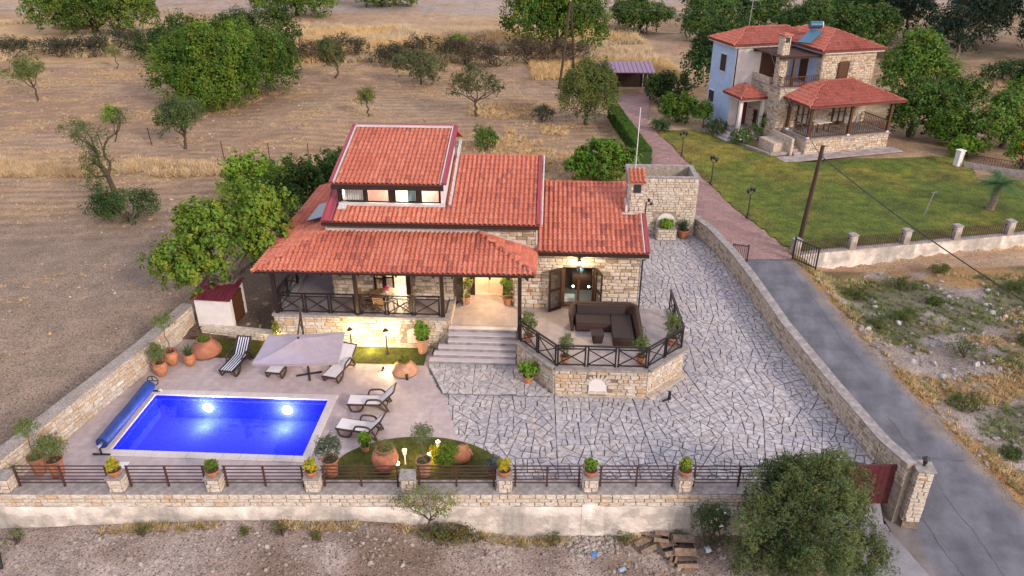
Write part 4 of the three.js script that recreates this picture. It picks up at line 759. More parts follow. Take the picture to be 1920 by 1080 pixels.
  for (const g of [sw(-8.82, [0, oy, oz], vd, ld, 0.05, 0.10, 0.07), sw(-4.42, [0, oy, oz], vd, ld, 0.045, 0.10, 0.07), bar(V(-8.8, yd + 0.06, zd + 0.20), V(-4.45, yd + 0.06, zd + 0.20), 0.06, 0.1),
    sw(-4.15, [0, my, mz], vm, lm, 0.12, 0.08, 0.05).translate(0, k * 1.1, -1.1 * 1), bx(-6.55, my + k * 1.0 + 0.10, -29.55, 4.45, 0.14, 0.10), rbx(-8.62, my + k * 0.95 + 0.08, -29.5, 0.36, 0.10, 0.55, 0.04, 0, 18 * RAD), sw(-0.28, [0, my, mz + 0.0], vm, lm, 0.05, 0.08, 0.05), sw(3.93, [0, wy, wz], vw, nv, 0.04, 0.08, 0.06)]) part(villa, 'flashing', g, M.flash);
  // fascia boards and gutters under the eaves
  part(villa, 'fascia', [box(-9.32, -0.40, my - 0.15, my - 0.03, mz + 0.0, mz + 0.06), box(-0.40, 4.12, wy - 0.16, wy - 0.03, wz, wz + 0.06), box(-8.95, -4.32, oy - 0.24, oy - 0.05, oz - 0.02, oz + 0.03),
    bar(V(-11.7, 3.70, -26.66), V(-0.48, 3.78, -26.66), 0.05, 0.08), bar(V(-0.49, 3.78, -26.66), V(-0.49, 3.78, -28.98), 0.05, 0.10)], M.fascia);
  const raf = []; for (let i = 0; i < 15; i++) { const x = -11.2 + i * 0.745; raf.push(bar(V(x, 3.68 + 0.0, -26.62), V(clamp(x, -9.25, -2.85), 4.42, -28.98), 0.07, 0.11)); }
  raf.forEach((g) => part(villa, 'rafter', g, M.fascia)); part(villa, 'porch_beam', [bar(V(-11.3, 3.58, -27.2), V(-0.9, 3.64, -27.2), 0.12, 0.14)], M.fascia);
  // dormer: frame, four windows, side walls, room
  const y0 = my + k * (mz - dz), y1 = 6.47, fr = [], bnds = [[-8.70, -7.72], [-7.62, -6.66], [-6.46, -5.50], [-5.36, -4.55]];
  part(villa, 'dormer_wall', [prismX(-8.86, -8.72, [[dz - 0.08, y0 - 0.5], [dz - 0.08, y1 + 0.10], [zd + 0.3, yd - 0.16], [zd + 0.3, y0 - 0.5]]), prismX(-4.50, -4.36, [[dz, y0 - 0.5], [dz, y1 + 0.08], [zd + 0.3, yd - 0.16], [zd + 0.3, y0 - 0.5]]), box(-8.8, -4.45, y0 - 0.4, y1 + 0.9, -33.2, -33.1)], M.white);
  part(villa, 'dormer_frame', [box(-8.80, -4.50, y0 - 0.08, y0 + 0.14, dz - 0.14, dz), box(-8.80, -4.50, y1 - 0.16, y1 + 0.1, dz - 0.14, dz), box(-8.84, -8.70, y0 + 0.14, y1 - 0.16, dz - 0.14, dz), box(-7.72, -7.62, y0 + 0.14, y1 - 0.16, dz - 0.14, dz), box(-6.66, -6.46, y0 + 0.14, y1 - 0.16, dz - 0.14, dz), box(-5.50, -5.36, y0 + 0.14, y1 - 0.16, dz - 0.14, dz), box(-4.55, -4.50, y0 + 0.14, y1 - 0.16, dz - 0.14, dz)], M.darkWood);
  for (const [a, b] of bnds) { const ya = y0 + 0.14, yb = y1 - 0.16, z = dz - 0.09; const w = part(villa, 'window', [box(a, b, ya, ya + 0.055, z - 0.04, z + 0.03), box(a, b, yb - 0.055, yb, z - 0.04, z + 0.03), box(a, a + 0.055, ya + 0.055, yb - 0.055, z - 0.04, z + 0.03), box(b - 0.055, b, ya + 0.055, yb - 0.055, z - 0.04, z + 0.03)], M.darkWood); const pn = part(null, 'pane', new THREE.PlaneGeometry(b - a - 0.11, yb - ya - 0.11).translate((a + b) / 2, (ya + yb) / 2, z), M.glass); w.add(pn); }
  part(villa, 'dormer_room', [box(-8.72, -4.5, y0 - 0.55, y0 - 0.5, -33.1, dz - 0.1), bx(-6.6, 7.02, -31.3, 4.2, 0.06, 3.9, 0, 14 * RAD)], M.white);
  part(villa, 'roof_beam', [bar(V(-7.45, 6.62, -29.85), V(-6.95, 7.3, -32.9), 0.14, 0.16), bar(V(-5.5, 6.6, -29.85), V(-5.5, 7.3, -32.9), 0.14, 0.16)], M.wood);
  const cur = (x0, x1, mat) => { const g = new THREE.PlaneGeometry(x1 - x0, 0.95, 40, 1), p = g.attributes.position; for (let i = 0; i < p.count; i++) p.setZ(i, 0.035 * Math.sin(p.getX(i) * 62)); g.computeVertexNormals(); return part(villa, 'curtain', g.translate((x0 + x1) / 2, 5.93, -29.86), mat); };
  cur(-8.62, -7.74, M.fabric); cur(-5.95, -5.52, M.curtainB = std([0.28, 0.42, 0.45], { roughness: 0.95, side: THREE.DoubleSide }));
  part(villa, 'ceiling_lamp', new THREE.SphereGeometry(0.13, 16, 10).translate(-6.1, 6.35, -31.6), M.glowWarm); lamp(null, ...Wv(-6.1, 6.15, -31.4).toArray(), [1, 0.93, 0.72], 100, 0, 5);
  // solar panel on the side roof
  const sp = part(villa, 'solar_panel', [bx(0, 0, 0, 1.1, 0.07, 2.0)], M.solar = std([0.02, 0.07, 0.13], { roughness: 0.2 })); sp.position.set(-9.95 - VB[0], 4.62 - VB[1], -31.2 - VB[2]); sp.rotation.z = 17 * RAD;
}
{
  // porch posts
  for (const [x, z, y] of [[-11.27, -27.42, YP], [-7.86, -27.42, YP], [-4.30, -27.42, YP]]) part(villa, 'porch_post', rbx(x, (y + 3.62) / 2 + 0.04, z, 0.16, 3.62 - y, 0.16, 0.02), M.darkWood);
  part(villa, 'porch_post', rbx(-1.08, (YT + 3.95) / 2, -26.32, 0.15, 3.95 - YT, 0.15, 0.02), M.darkWood);
  part(villa, 'porch_post', rbx(-6.0, (YP + 3.6) / 2, ZW + 0.12, 0.12, 3.6 - YP, 0.12, 0.02), M.darkWood);
  // entrance doors between two dark posts
  part(villa, 'entrance_frame', [box(-3.42, -3.22, YT, 3.35, -30.18, -30.02), box(-1.98, -1.78, YT, 3.35, -30.18, -30.02), box(-3.22, -1.98, 3.18, 3.35, -30.18, -30.02)], M.darkWood);
  const door = part(villa, 'entrance_door', [box(-3.22, -2.61, YT + 0.05, 3.18, -30.17, -30.11), box(-2.59, -1.98, YT + 0.05, 3.18, -30.17, -30.11), box(-3.22, -1.98, YT, YT + 0.05, -30.17, -30.05)], std([0.82, 0.62, 0.44], { map: rep(nzS, 0.9), roughness: 0.5 }));
  door.add(part(null, 'handle', [rod([-2.66, 2.1, -30.09], [-2.66, 2.35, -30.09], 0.012), rod([-2.54, 2.1, -30.09], [-2.54, 2.35, -30.09], 0.012)], M.steel));
  part(villa, 'porch_lamp', [new THREE.SphereGeometry(0.10, 16, 10).translate(-2.6, 3.25, -29.35)], M.glowWarm); lamp(null, ...Wv(-2.6, 3.05, -29.35).toArray(), [1, 0.70, 0.40], 9, 0, 5);
  // french door with open shutters
  const z = ZW - 0.22, fd = part(villa, 'french_door', [box(0.62, 0.74, YT, 3.12, z - 0.04, z + 0.06), box(1.90, 2.02, YT, 3.12, z - 0.04, z + 0.06), box(0.74, 1.90, 3.02, 3.12, z - 0.04, z + 0.06), box(1.27, 1.37, YT, 3.02, z - 0.03, z + 0.05), box(0.74, 1.27, YT, YT + 0.09, z - 0.03, z + 0.04), box(1.37, 1.90, YT, YT + 0.09, z - 0.03, z + 0.04)], M.wood);
  for (const [a, b] of [[0.74, 1.27], [1.37, 1.90]]) fd.add(part(null, 'pane', new THREE.PlaneGeometry(b - a, 1.78).translate((a + b) / 2, YT + 0.98, z), M.glass));
  const shutter = (x, dir, ang, zz = ZW + 0.03, y0 = YT + 0.03, h = 1.94, w = 0.66) => { const s = []; s.push(bx(dir * w / 2, h - 0.05, 0, w, 0.10, 0.05), bx(dir * w / 2, 0.05, 0, w, 0.10, 0.05), bx(dir * w / 2, h / 2, 0, w, 0.08, 0.05), bx(dir * 0.04, h / 2, 0, 0.08, h - 0.2, 0.05), bx(dir * (w - 0.04), h / 2, 0, 0.08, h - 0.2, 0.05)); const sh = part(villa, 'shutter', s, M.darkWood); const sl = []; for (let i = 0; i < 34; i++) { const y = 0.12 + i * (h - 0.24) / 34; if (Math.abs(y - h / 2) > 0.05) sl.push(bx(dir * w / 2, y + 0.02, 0, w - 0.16, 0.045, 0.012, 0, 0.6)); } { const m = part(null, 'slats', sl, M.darkWood); m.userData.kind = 'stuff'; sh.add(m); } sh.position.set(x - VB[0], y0 - VB[1], zz - VB[2]); sh.rotation.y = ang; return sh; };
  shutter(0.60, -1, 0.62); shutter(2.04, 1, -1.25);
  // sliding door of the dining room: open leaf of dark louvres on the left, glass on the right
  part(villa, 'patio_door', [box(-7.52, -7.42, YP, 3.30, ZW - 0.3, ZW - 0.1), box(-5.98, -5.88, YP, 3.30, ZW - 0.3, ZW - 0.1), box(-7.42, -5.98, 3.2, 3.30, ZW - 0.3, ZW - 0.1)], M.darkWood);
  shutter(-7.50, 1, -0.12, ZW - 0.12, YP + 0.02, 1.86, 0.46); shutter(-7.06, 1, 0.10, ZW - 0.18, YP + 0.02, 1.86, 0.42);
  // room behind: arch, counter, warm lamp
  const arch = new THREE.Shape(); arch.moveTo(-2.2, 0); arch.lineTo(2.2, 0); arch.lineTo(2.2, 2.2); arch.lineTo(-2.2, 2.2); const hole = new THREE.Path(); hole.moveTo(-0.8, 0.01); hole.lineTo(-0.8, 1.2); hole.absarc(0, 1.2, 0.8, Math.PI, 0, true); hole.lineTo(0.8, 0.01); arch.holes.push(hole);
  part(villa, 'inner_arch', new THREE.ExtrudeGeometry(arch, { depth: 0.25, bevelEnabled: false }).translate(-6.6, YP, -31.4), M.cream);
  part(villa, 'kitchen_counter', [box(-8.2, -5.2, YP, YP + 0.86, -33.3, -32.75)], M.white).add(part(null, 'worktop', [box(-8.22, -5.18, YP + 0.86, YP + 0.91, -33.32, -32.7)], M.wood));
  part(villa, 'bench', [box(-7.4, -6.2, YP, YP + 0.45, -30.9, -30.4), rbx(-6.8, YP + 0.72, -30.86, 1.2, 0.5, 0.12, 0.04)], M.fabric);
  part(villa, 'ceiling_lamp', new THREE.SphereGeometry(0.12, 16, 10).translate(-6.4, 3.3, -30.2), M.glowWarm); lamp(null, ...Wv(-6.4, 3.1, -30.2).toArray(), [1, 0.80, 0.52], 26, 0, 5);
  // hall behind the french door: console with vase and two small lamps
  part(villa, 'console', [box(1.1, 1.95, YT, YT + 0.75, -31.2, -30.8)], M.wood);
  const vs = part(villa, 'vase', lathe([[0, 0], [0.12, 0], [0.2, 0.2], [0.14, 0.42], [0.1, 0.46], [0, 0.46]], 16).translate(1.45, YT + 0.76, -31), std([0.05, 0.10, 0.11], { roughness: 0.25 }));
  vs.add(part(null, 'flowers', crown([[1.45, YT + 1.42, -31, 0.24, 0.22, 0.2]], 300, { leaf: 0.1, clump: 0.07, per: 8, c0: [0.35, 0.30, 0.01], c1: [0.75, 0.55, 0.02] }), M.leaf));
  for (const x of [1.12, 1.80]) { part(villa, 'table_lamp', new THREE.SphereGeometry(0.05, 12, 8).translate(x, YT + 0.62, -29.9), M.glowCool); }
  lamp(null, ...Wv(1.45, YT + 1.0, -30.55).toArray(), [0.85, 1, 0.9], 1.0, 0, 3);
  part(villa, 'floor_cushion', rbx(0.95, YT + 0.12, -29.75, 0.5, 0.24, 0.4, 0.05), M.fabric);
  // wall lantern above the french door
  const wl = part(villa, 'wall_lantern', [bx(1.30, 3.60, ZW + 0.03, 0.12, 0.16, 0.05), rod([1.30, 3.62, ZW + 0.05], [1.30, 3.66, ZW + 0.22], 0.014), lathe([[0, 0.14], [0.03, 0.12], [0.11, 0.0], [0.09, 0.0], [0, 0.05]], 12).translate(1.30, 3.52, ZW + 0.22), bx(1.30, 3.34, ZW + 0.22, 0.08, 0.02, 0.08)], M.blackIron);
  wl.add(part(null, 'bulb', new THREE.SphereGeometry(0.055, 12, 8).translate(1.30, 3.44, ZW + 0.22), M.glowWarm)); lamp(null, ...Wv(1.30, 3.43, ZW + 0.30).toArray(), [1, 0.74, 0.40], 4.5, 0, 2.5);
  part(villa, 'wall_sign', rbx(-0.75, YT + 0.85, ZW + 0.05, 0.26, 0.16, 0.04, 0.02), M.terra[0]);
  // gutter pipe on the right corner
  part(villa, 'downpipe', [rod([3.98, 3.74, ZW + 0.42], [3.92, 3.55, ZW + 0.05], 0.035), rod([3.92, 3.55, ZW + 0.05], [3.92, 0.9, ZW + 0.05], 0.035)], M.black);
}
// chimney stack with a tiled hood
{
  const c = part(villa, 'chimney', [box(3.43, 3.98, 0, 6.28, -31.9, -30.9)], M.mortarL);
  const L = []; const o = { tones: [0, 1, 4, 2, 1] }; stoneFace(L, V(3.43, 4.0, -30.9), V(1, 0, 0), 0.55, 2.28, { ...o, lMax: 0.35, holes: [[0.12, 1.78, 0.43, 2.2]] }); stoneFace(L, V(3.43, 4.6, -31.9), V(0, 0, 1), 1.0, 1.7, o); stoneFace(L, V(3.98, 1.0, -30.9), V(0, 0, -1), 1.0, 5.28, o); layStones(c, L, 0, locW);
  c.add(part(null, 'flue', [box(3.55, 3.86, 5.80, 6.15, -30.98, -30.87)], M.black));
  c.add(part(null, 'hood', [bx(3.70, 6.38, -31.3, 0.70, 0.05, 1.0, 0, 0.30)], M.tile[1]));
  const ht = []; tileFace(ht, V(3.35, 6.26, -30.80), V(1, 0, 0), V(0, Math.sin(0.30), -Math.cos(0.30)), [[0, 0], [0.70, 0], [0.70, 1.0], [0, 1.0]], 0.17, 0.34, 0); const hm = new THREE.Mesh(mergeGeometries(ht.map((s) => tint(TILE[s.g].clone().applyMatrix4(s.m), [0.62, 0.20, 0.11]))), M.tileV); hm.name = 'hood_tiles'; hm.userData.kind = 'stuff'; c.add(hm);
}

// ------------------------------------------------------------ porch podium, stairs, terrace
{
  const t = frameThing('porch_podium', 'stone podium wall of the covered porch, lit by two lanterns', 'retaining wall', -8, 0, -28);
  part(t, 'podium', [box(-11.42, -4.05, -0.5, YP - 0.02, -36, -27.35), box(-4.05, -4.0, -0.4, YT, ZW, -27.6)], M.mortarL);
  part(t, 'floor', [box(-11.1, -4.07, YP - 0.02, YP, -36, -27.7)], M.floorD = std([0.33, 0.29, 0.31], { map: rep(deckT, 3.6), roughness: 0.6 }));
  part(t, 'coping', [rbx(-7.74, YP + 0.03, -27.46, 7.48, 0.10, 0.44, 0.02), box(-11.5, -11.1, YP - 0.02, YP + 0.08, -36, -27.69), box(-4.2, -3.99, YP - 0.02, YP + 0.08, ZW, -27.69)], M.cap);
  const L = [], g = groupPart(t, 'masonry'); g.position.set(...t.userData.off); const o = { tones: [1, 4, 4, 0, 1, 3] };
  stoneFace(L, V(-11.42, 0, -27.35), V(1, 0, 0), 7.42, YP - 0.04, { ...o, holes: [[5.56, 0.18, 6.14, 0.94]] }); stoneFace(L, V(-4.0, 0, -27.35), V(0, 0, -1), 0.9, YP - 0.04, o); stoneFace(L, V(-4.0, YT, -28.2), V(0, 0, -1), 0.8, 0.22, o); stoneFace(L, V(-11.42, 0, -36), V(0, 0, 1), 8.65, YP - 0.04, o);
  layStones(g, L, 260, locW);
  // foot course
  part(t, 'foot_course', [box(-11.2, -4.9, 0, 0.16, -27.35, -27.22)], M.stone[1]);
  part(t, 'niche', wallPrism([[-5.84, 0.20], [-5.30, 0.20], [-5.30, 0.74], [-5.38, 0.86], [-5.57, 0.93], [-5.76, 0.86], [-5.84, 0.74]], -27.38, -27.325), M.white);
  railing(t, [[-11.27, -35.5], [-11.27, -27.5]], YP + 0.08, 0.9); railing(t, [[-11.16, -27.45], [-7.95, -27.45]], YP + 0.08, 0.9, 1.1); railing(t, [[-7.77, -27.45], [-4.4, -27.45]], YP + 0.08, 0.9, 1.12);
}
{
  const t = frameThing('entrance_stairs', 'broad marble stairs from the paved path up to the front door', 'stairs', -2.7, 0, -26.6);
  const n = 6, y0 = 0.07, rise = (YT - y0) / n, z0 = -25.98, run = 0.215;
  for (let i = 0; i < n; i++) { const x0 = i < 3 ? -4.72 + i * 0.16 : -4.02 + 0, s = part(t, 'step', [box(x0 - 0.0, -1.22, -0.15, y0 + (i + 1) * rise - 0.035, z0 - (i + 1) * run - 0.25, z0 - i * run)], M.marbleD); s.add(part(null, 'tread', [box(x0 - 0.01, -1.22, y0 + (i + 1) * rise - 0.035, y0 + (i + 1) * rise, z0 - (i + 1) * run - 0.02, z0 - i * run + 0.03)], M.marble)); }
}
{
  const P = [[-1.14, -26.08], [0.36, -24.30], [3.84, -24.30], [5.40, -25.92], [5.30, -29.15]];
  const t = frameThing('stone_terrace', 'many sided stone terrace with crossed timber railing and wicker sofa', 'terrace', 2, 0, -26.5);
  const inn = [[-1.16, -26.1], ...P.slice(1), [3.9, -29.15], [3.84, ZW - 0.05], [-0.4, ZW - 0.05], [-1.2, -30.15], [-3.6, -30.15], [-3.98, ZW], [-3.98, -27.27], [-1.2, -27.27]];
  part(t, 'core', boxUV(slab([[-1.14, -26.08], ...P.slice(1), [3.84, -29.2], [-1.14, -29.2]], -0.5, YT - 0.09)), M.mortar);
  part(t, 'floor', boxUV(slab(inn, YT - 0.09, YT)), M.floor);
  const cop = []; for (let i = 0; i + 1 < P.length; i++) { const a = P[i], b = P[i + 1], d = Math.hypot(b[0] - a[0], b[1] - a[1]); cop.push(bar(V(a[0], YT + 0.015, a[1]), V(b[0], YT + 0.015, b[1]), 0.34, 0.08)); }
  part(t, 'coping', cop, M.cap);
  const L = [], g = groupPart(t, 'masonry'); g.position.set(...t.userData.off);
  for (let i = 0; i + 1 < P.length; i++) { const a = V(P[i][0], -0.06, P[i][1]), b = V(P[i + 1][0], -0.06, P[i + 1][1]); stoneFace(L, a, b.clone().sub(a), a.distanceTo(b), YT - 0.02, { tones: [0, 1, 1, 4, 0, 2, 3], holes: i === 1 ? [[1.30, 0.22, 1.98, 0.64], [1.40, 0.22, 1.88, 0.80]] : [] }); }
  stoneFace(L, V(-1.14, 0.07, -27.2), V(0, 0, 1), 1.12, YT - 0.1, { tones: [0, 1, 2] });
  layStones(g, L, 290, locW);
  // small arched niche with a ring of stones
  part(t, 'niche', wallPrism([[1.66, 0.16], [2.34, 0.16], [2.34, 0.50], [2.26, 0.66], [2.12, 0.74], [2.0, 0.76], [1.88, 0.74], [1.74, 0.66], [1.66, 0.50]], -24.33, -24.272), M.white);
  const sl = part(t, 'niche_sill', [rbx(2.0, 0.13, -24.22, 0.74, 0.06, 0.16, 0.015)], M.stone[1]);
  const vs = []; for (let i = 0; i < 9; i++) { const a = Math.PI * (i + 0.5) / 9; const m = part(null, 'arch_stone', [bx(0, 0, 0, 0.10, 0.17, 0.10, 0, 0, a - Math.PI / 2)], M.stone[4]); m.position.set(2.0 + 0.42 * Math.cos(a), 0.47 + 0.36 * Math.sin(a), -24.27); sl.add(m); }
  const ins = P.map((p) => { const c = [2, -27], d = Math.hypot(p[0] - c[0], p[1] - c[1]); return [p[0] - (p[0] - c[0]) / d * 0.07, p[1] - (p[1] - c[1]) / d * 0.07]; });
  railing(t, [[-1.05, -26.12], ...ins.slice(1)], YT + 0.055, 0.9, 1.2);
  // plinth course round the foot
  part(t, 'plinth', [bar(V(3.86, -0.02, -24.2), V(5.5, -0.02, -25.85), 0.35, 0.12), bar(V(0.4, -0.05, -24.22), V(3.84, -0.05, -24.22), 0.16, 0.12)], M.stone[2]);
}

// ------------------------------------------------------------ stone tank house behind the villa
{
  const t = frameThing('stone_outbuilding', 'square stone outbuilding with open tank on top beside the pink driveway', 'outbuilding', 6.6, 0, -41.5);
  const x0 = 4.3, x1 = 8.05, z0 = -42.2, z1 = -40.0, h = 3.36, w = 0.22;
  const b = part(t, 'wall', [box(x0, x1, -0.3, h, z1 - w, z1), box(x0, x1, -0.3, h, z0, z0 + w), box(x0, x0 + w, -0.3, h, z0 + w, z1 - w), box(x1 - w, x1, -0.3, h, z0 + w, z1 - w)], M.mortarL);
  part(t, 'tank_floor', [box(x0 + w, x1 - w, h - 1.0, h - 0.9, z0 + w, z1 - w)], M.grey);
  const L = [], o = { tones: [0, 1, 4, 1, 2, 4], lMax: 0.5 }; stoneFace(L, V(x0, 0, z1), V(1, 0, 0), x1 - x0, h - 0.05, { ...o, holes: [[1.72, 0.55, 2.7, 1.25]] }); stoneFace(L, V(x1, 0, z1), V(0, 0, -1), z1 - z0, h - 0.05, o);
  layStones(b, L, 260, locW);
  part(t, 'rim', [box(x0 - 0.03, x1 + 0.03, h, h + 0.05, z1 - w, z1 + 0.03), box(x0 - 0.03, x1 + 0.03, h, h + 0.05, z0 - 0.03, z0 + w), box(x0 - 0.03, x0 + w, h, h + 0.05, z0 + w, z1 - w), box(x1 - w, x1 + 0.03, h, h + 0.05, z0 + w, z1 - w)], M.cap);
  part(t, 'pipe', [rod([4.85, 2.5, -40.5], [4.85, 3.75, -40.5], 0.09, 0.09, 12)], M.white);
  part(t, 'tarpaulin', rbx(6.3, 2.62, -41.0, 1.2, 0.3, 0.8, 0.08, 0.2), M.blueT = std([0.10, 0.28, 0.55], { map: rep(nz, 0.6), roughness: 0.6 }));
  part(t, 'bundle', rbx(6.75, 2.85, -40.8, 0.34, 0.16, 0.3, 0.05, 0.5), M.terra[0]);
  // arched planter niche
  const ar = [[5.98, 0.62]]; for (let i = 0; i <= 10; i++) { const a = Math.PI * (1 - i / 10); ar.push([6.5 + 0.52 * Math.cos(a), 0.80 + 0.52 * Math.sin(a)]); } ar.push([7.02, 0.62]);
  part(t, 'niche', wallPrism(ar, z1 - 0.05, z1 + 0.05), M.white);
  const pb = part(t, 'planter', [box(6.0, 7.0, -0.1, 0.62, z1 + 0.03, z1 + 0.72)], M.mortarL), L2 = []; stoneFace(L2, V(6.0, 0, z1 + 0.72), V(1, 0, 0), 1.0, 0.6, o); stoneFace(L2, V(6.0, 0, z1 + 0.03), V(0, 0, 1), 0.69, 0.6, o); stoneFace(L2, V(7.0, 0, z1 + 0.72), V(0, 0, -1), 0.69, 0.6, o); layStones(pb, L2, 30, locW);
  part(t, 'plant', crown([[6.5, 0.86, z1 + 0.4, 0.36, 0.24, 0.26]], 1200, { leaf: 0.12, clump: 0.1, per: 9, ...FRESH }), M.leaf);
  const pl = locThing('radio_mast', 'thin white radio mast on the tank house', 'mast', 4.72, 3.3, -41.2); part(pl, 'mast', [rod([0, -2, 0], [0.05, 3.6, 0], 0.035, 0.02)], M.white); part(pl, 'stay', [rod([0, 1.0, 0], [0.55, -0.2, 0.7], 0.01), rod([0, 1.0, 0], [-0.3, -0.3, 0.5], 0.01)], M.grey);
  const yl = locThing('yard_lamp', 'black post with two small lamps at the villa corner by the planter', 'lamp post', 5.15, 0, -38.6); part(yl, 'post', [rod([0, 0, 0], [0, 2.5, 0], 0.035), rod([0, 2.3, 0], [0.28, 2.36, 0], 0.018)], M.blackIron); for (const [x, y] of [[0.14, 2.5], [0.28, 2.3]]) part(yl, 'lamp_head', lathe([[0, 0], [0.07, 0.02], [0.09, 0.12], [0.05, 0.18], [0, 0.2]], 10).translate(x, y, 0), M.blackIron);
}
// ------------------------------------------------------------ shed under the tree
{
  const t = locThing('garden_shed', 'white garden shed with maroon roof and brown door under the leafy tree', 'shed', -14.35, 0.25, -28.75, -0.06);
  part(t, 'wall', [box(-0.8, 0.8, 0, 1.32, 0.55, 0.62), box(-0.8, -0.73, 0, 1.30, -0.7, 0.55), box(-0.8, 0.8, 0, 1.6, -0.77, -0.7), box(0.73, 0.8, 0, 1.35, 0.40, 0.55), box(0.73, 0.8, 0, 1.5, -0.7, -0.6)], M.white);
  part(t, 'door', [box(0.745, 0.79, 0.04, 1.38, -0.59, -0.1), box(0.745, 0.79, 0.04, 1.34, -0.085, 0.39), box(0.79, 0.81, 0.6, 0.66, -0.59, 0.39)], M.wood);
  const ribs = []; for (let i = 0; i < 9; i++) ribs.push(bx(-0.8 + i * 0.2, 1.60, -0.05, 0.03, 0.03, 1.66, 0, 0.2)); part(t, 'roof', [bx(0, 1.57, -0.05, 1.78, 0.05, 1.66, 0, 0.2), ...ribs], M.maroon);
  const lw = frameThing('bed_wall', 'low stone kerb wall in front of the tree bed and shed', 'low wall', -13, 0, -27.9); part(lw, 'core', [bar(V(-14.95, 0.10, -28.05), V(-11.6, 0.10, -27.62), 0.36, 0.44)], M.mortarL); part(lw, 'coping', [bar(V(-14.95, 0.34, -28.05), V(-11.6, 0.34, -27.62), 0.42, 0.06)], M.stone[1]); const L = []; stoneFace(L, V(-14.95, -0.02, -27.86), V(3.35, 0, 0.43), 3.37, 0.33, { tones: [1, 4, 0, 1] }); const g = groupPart(lw, 'masonry'); layStones(g, L, 60, locW);
}
// ------------------------------------------------------------ pool reel with rolled blue cover
{
  const t = locThing('pool_cover_reel', 'rolled blue pool cover on a reel along the left pool side', 'pool cover', -15.08, 0, -21.7);
  const roll = new THREE.CylinderGeometry(0.21, 0.21, 3.45, 24, 24); { const p = roll.attributes.position; for (let i = 0; i < p.count; i++) { const r = Math.hypot(p.getX(i), p.getZ(i)); if (r > 0.1) { const k = 1 + 0.05 * (vnoise(p.getY(i) * 2, 3, 9) - 0.5) + 0.03 * Math.sin(p.getY(i) * 3); p.setX(i, p.getX(i) * k); p.setZ(i, p.getZ(i) * k); } } roll.computeVertexNormals(); }
  part(t, 'cover', roll.rotateX(Math.PI / 2).translate(0, 0.38, 0), M.blueCover);
  part(t, 'axle', [rod([0, 0.38, -1.98], [0, 0.38, 1.98], 0.05, 0.05, 10)], M.steel);
  part(t, 'stand', [bx(0, 0.19, 1.88, 0.05, 0.38, 0.05), bx(0, 0.03, 1.88, 0.62, 0.05, 0.06)], M.black); part(t, 'stand', [bx(0, 0.19, -1.85, 0.05, 0.38, 0.05), bx(0, 0.06, -1.85, 0.62, 0.05, 0.06)], M.black);
  part(t, 'crank_wheel', [new THREE.TorusGeometry(0.21, 0.02, 8, 20).translate(0, 0.42, -2.0), bx(0, 0.42, -2.0, 0.4, 0.025, 0.025), bx(0, 0.42, -2.0, 0.025, 0.4, 0.025)], M.black);
  for (const x of [-0.29, 0.29]) part(t, 'castor', [rod([x, 0.07, -1.88], [x, 0.07, -1.82], 0.07, 0.07, 14)], M.white);
}
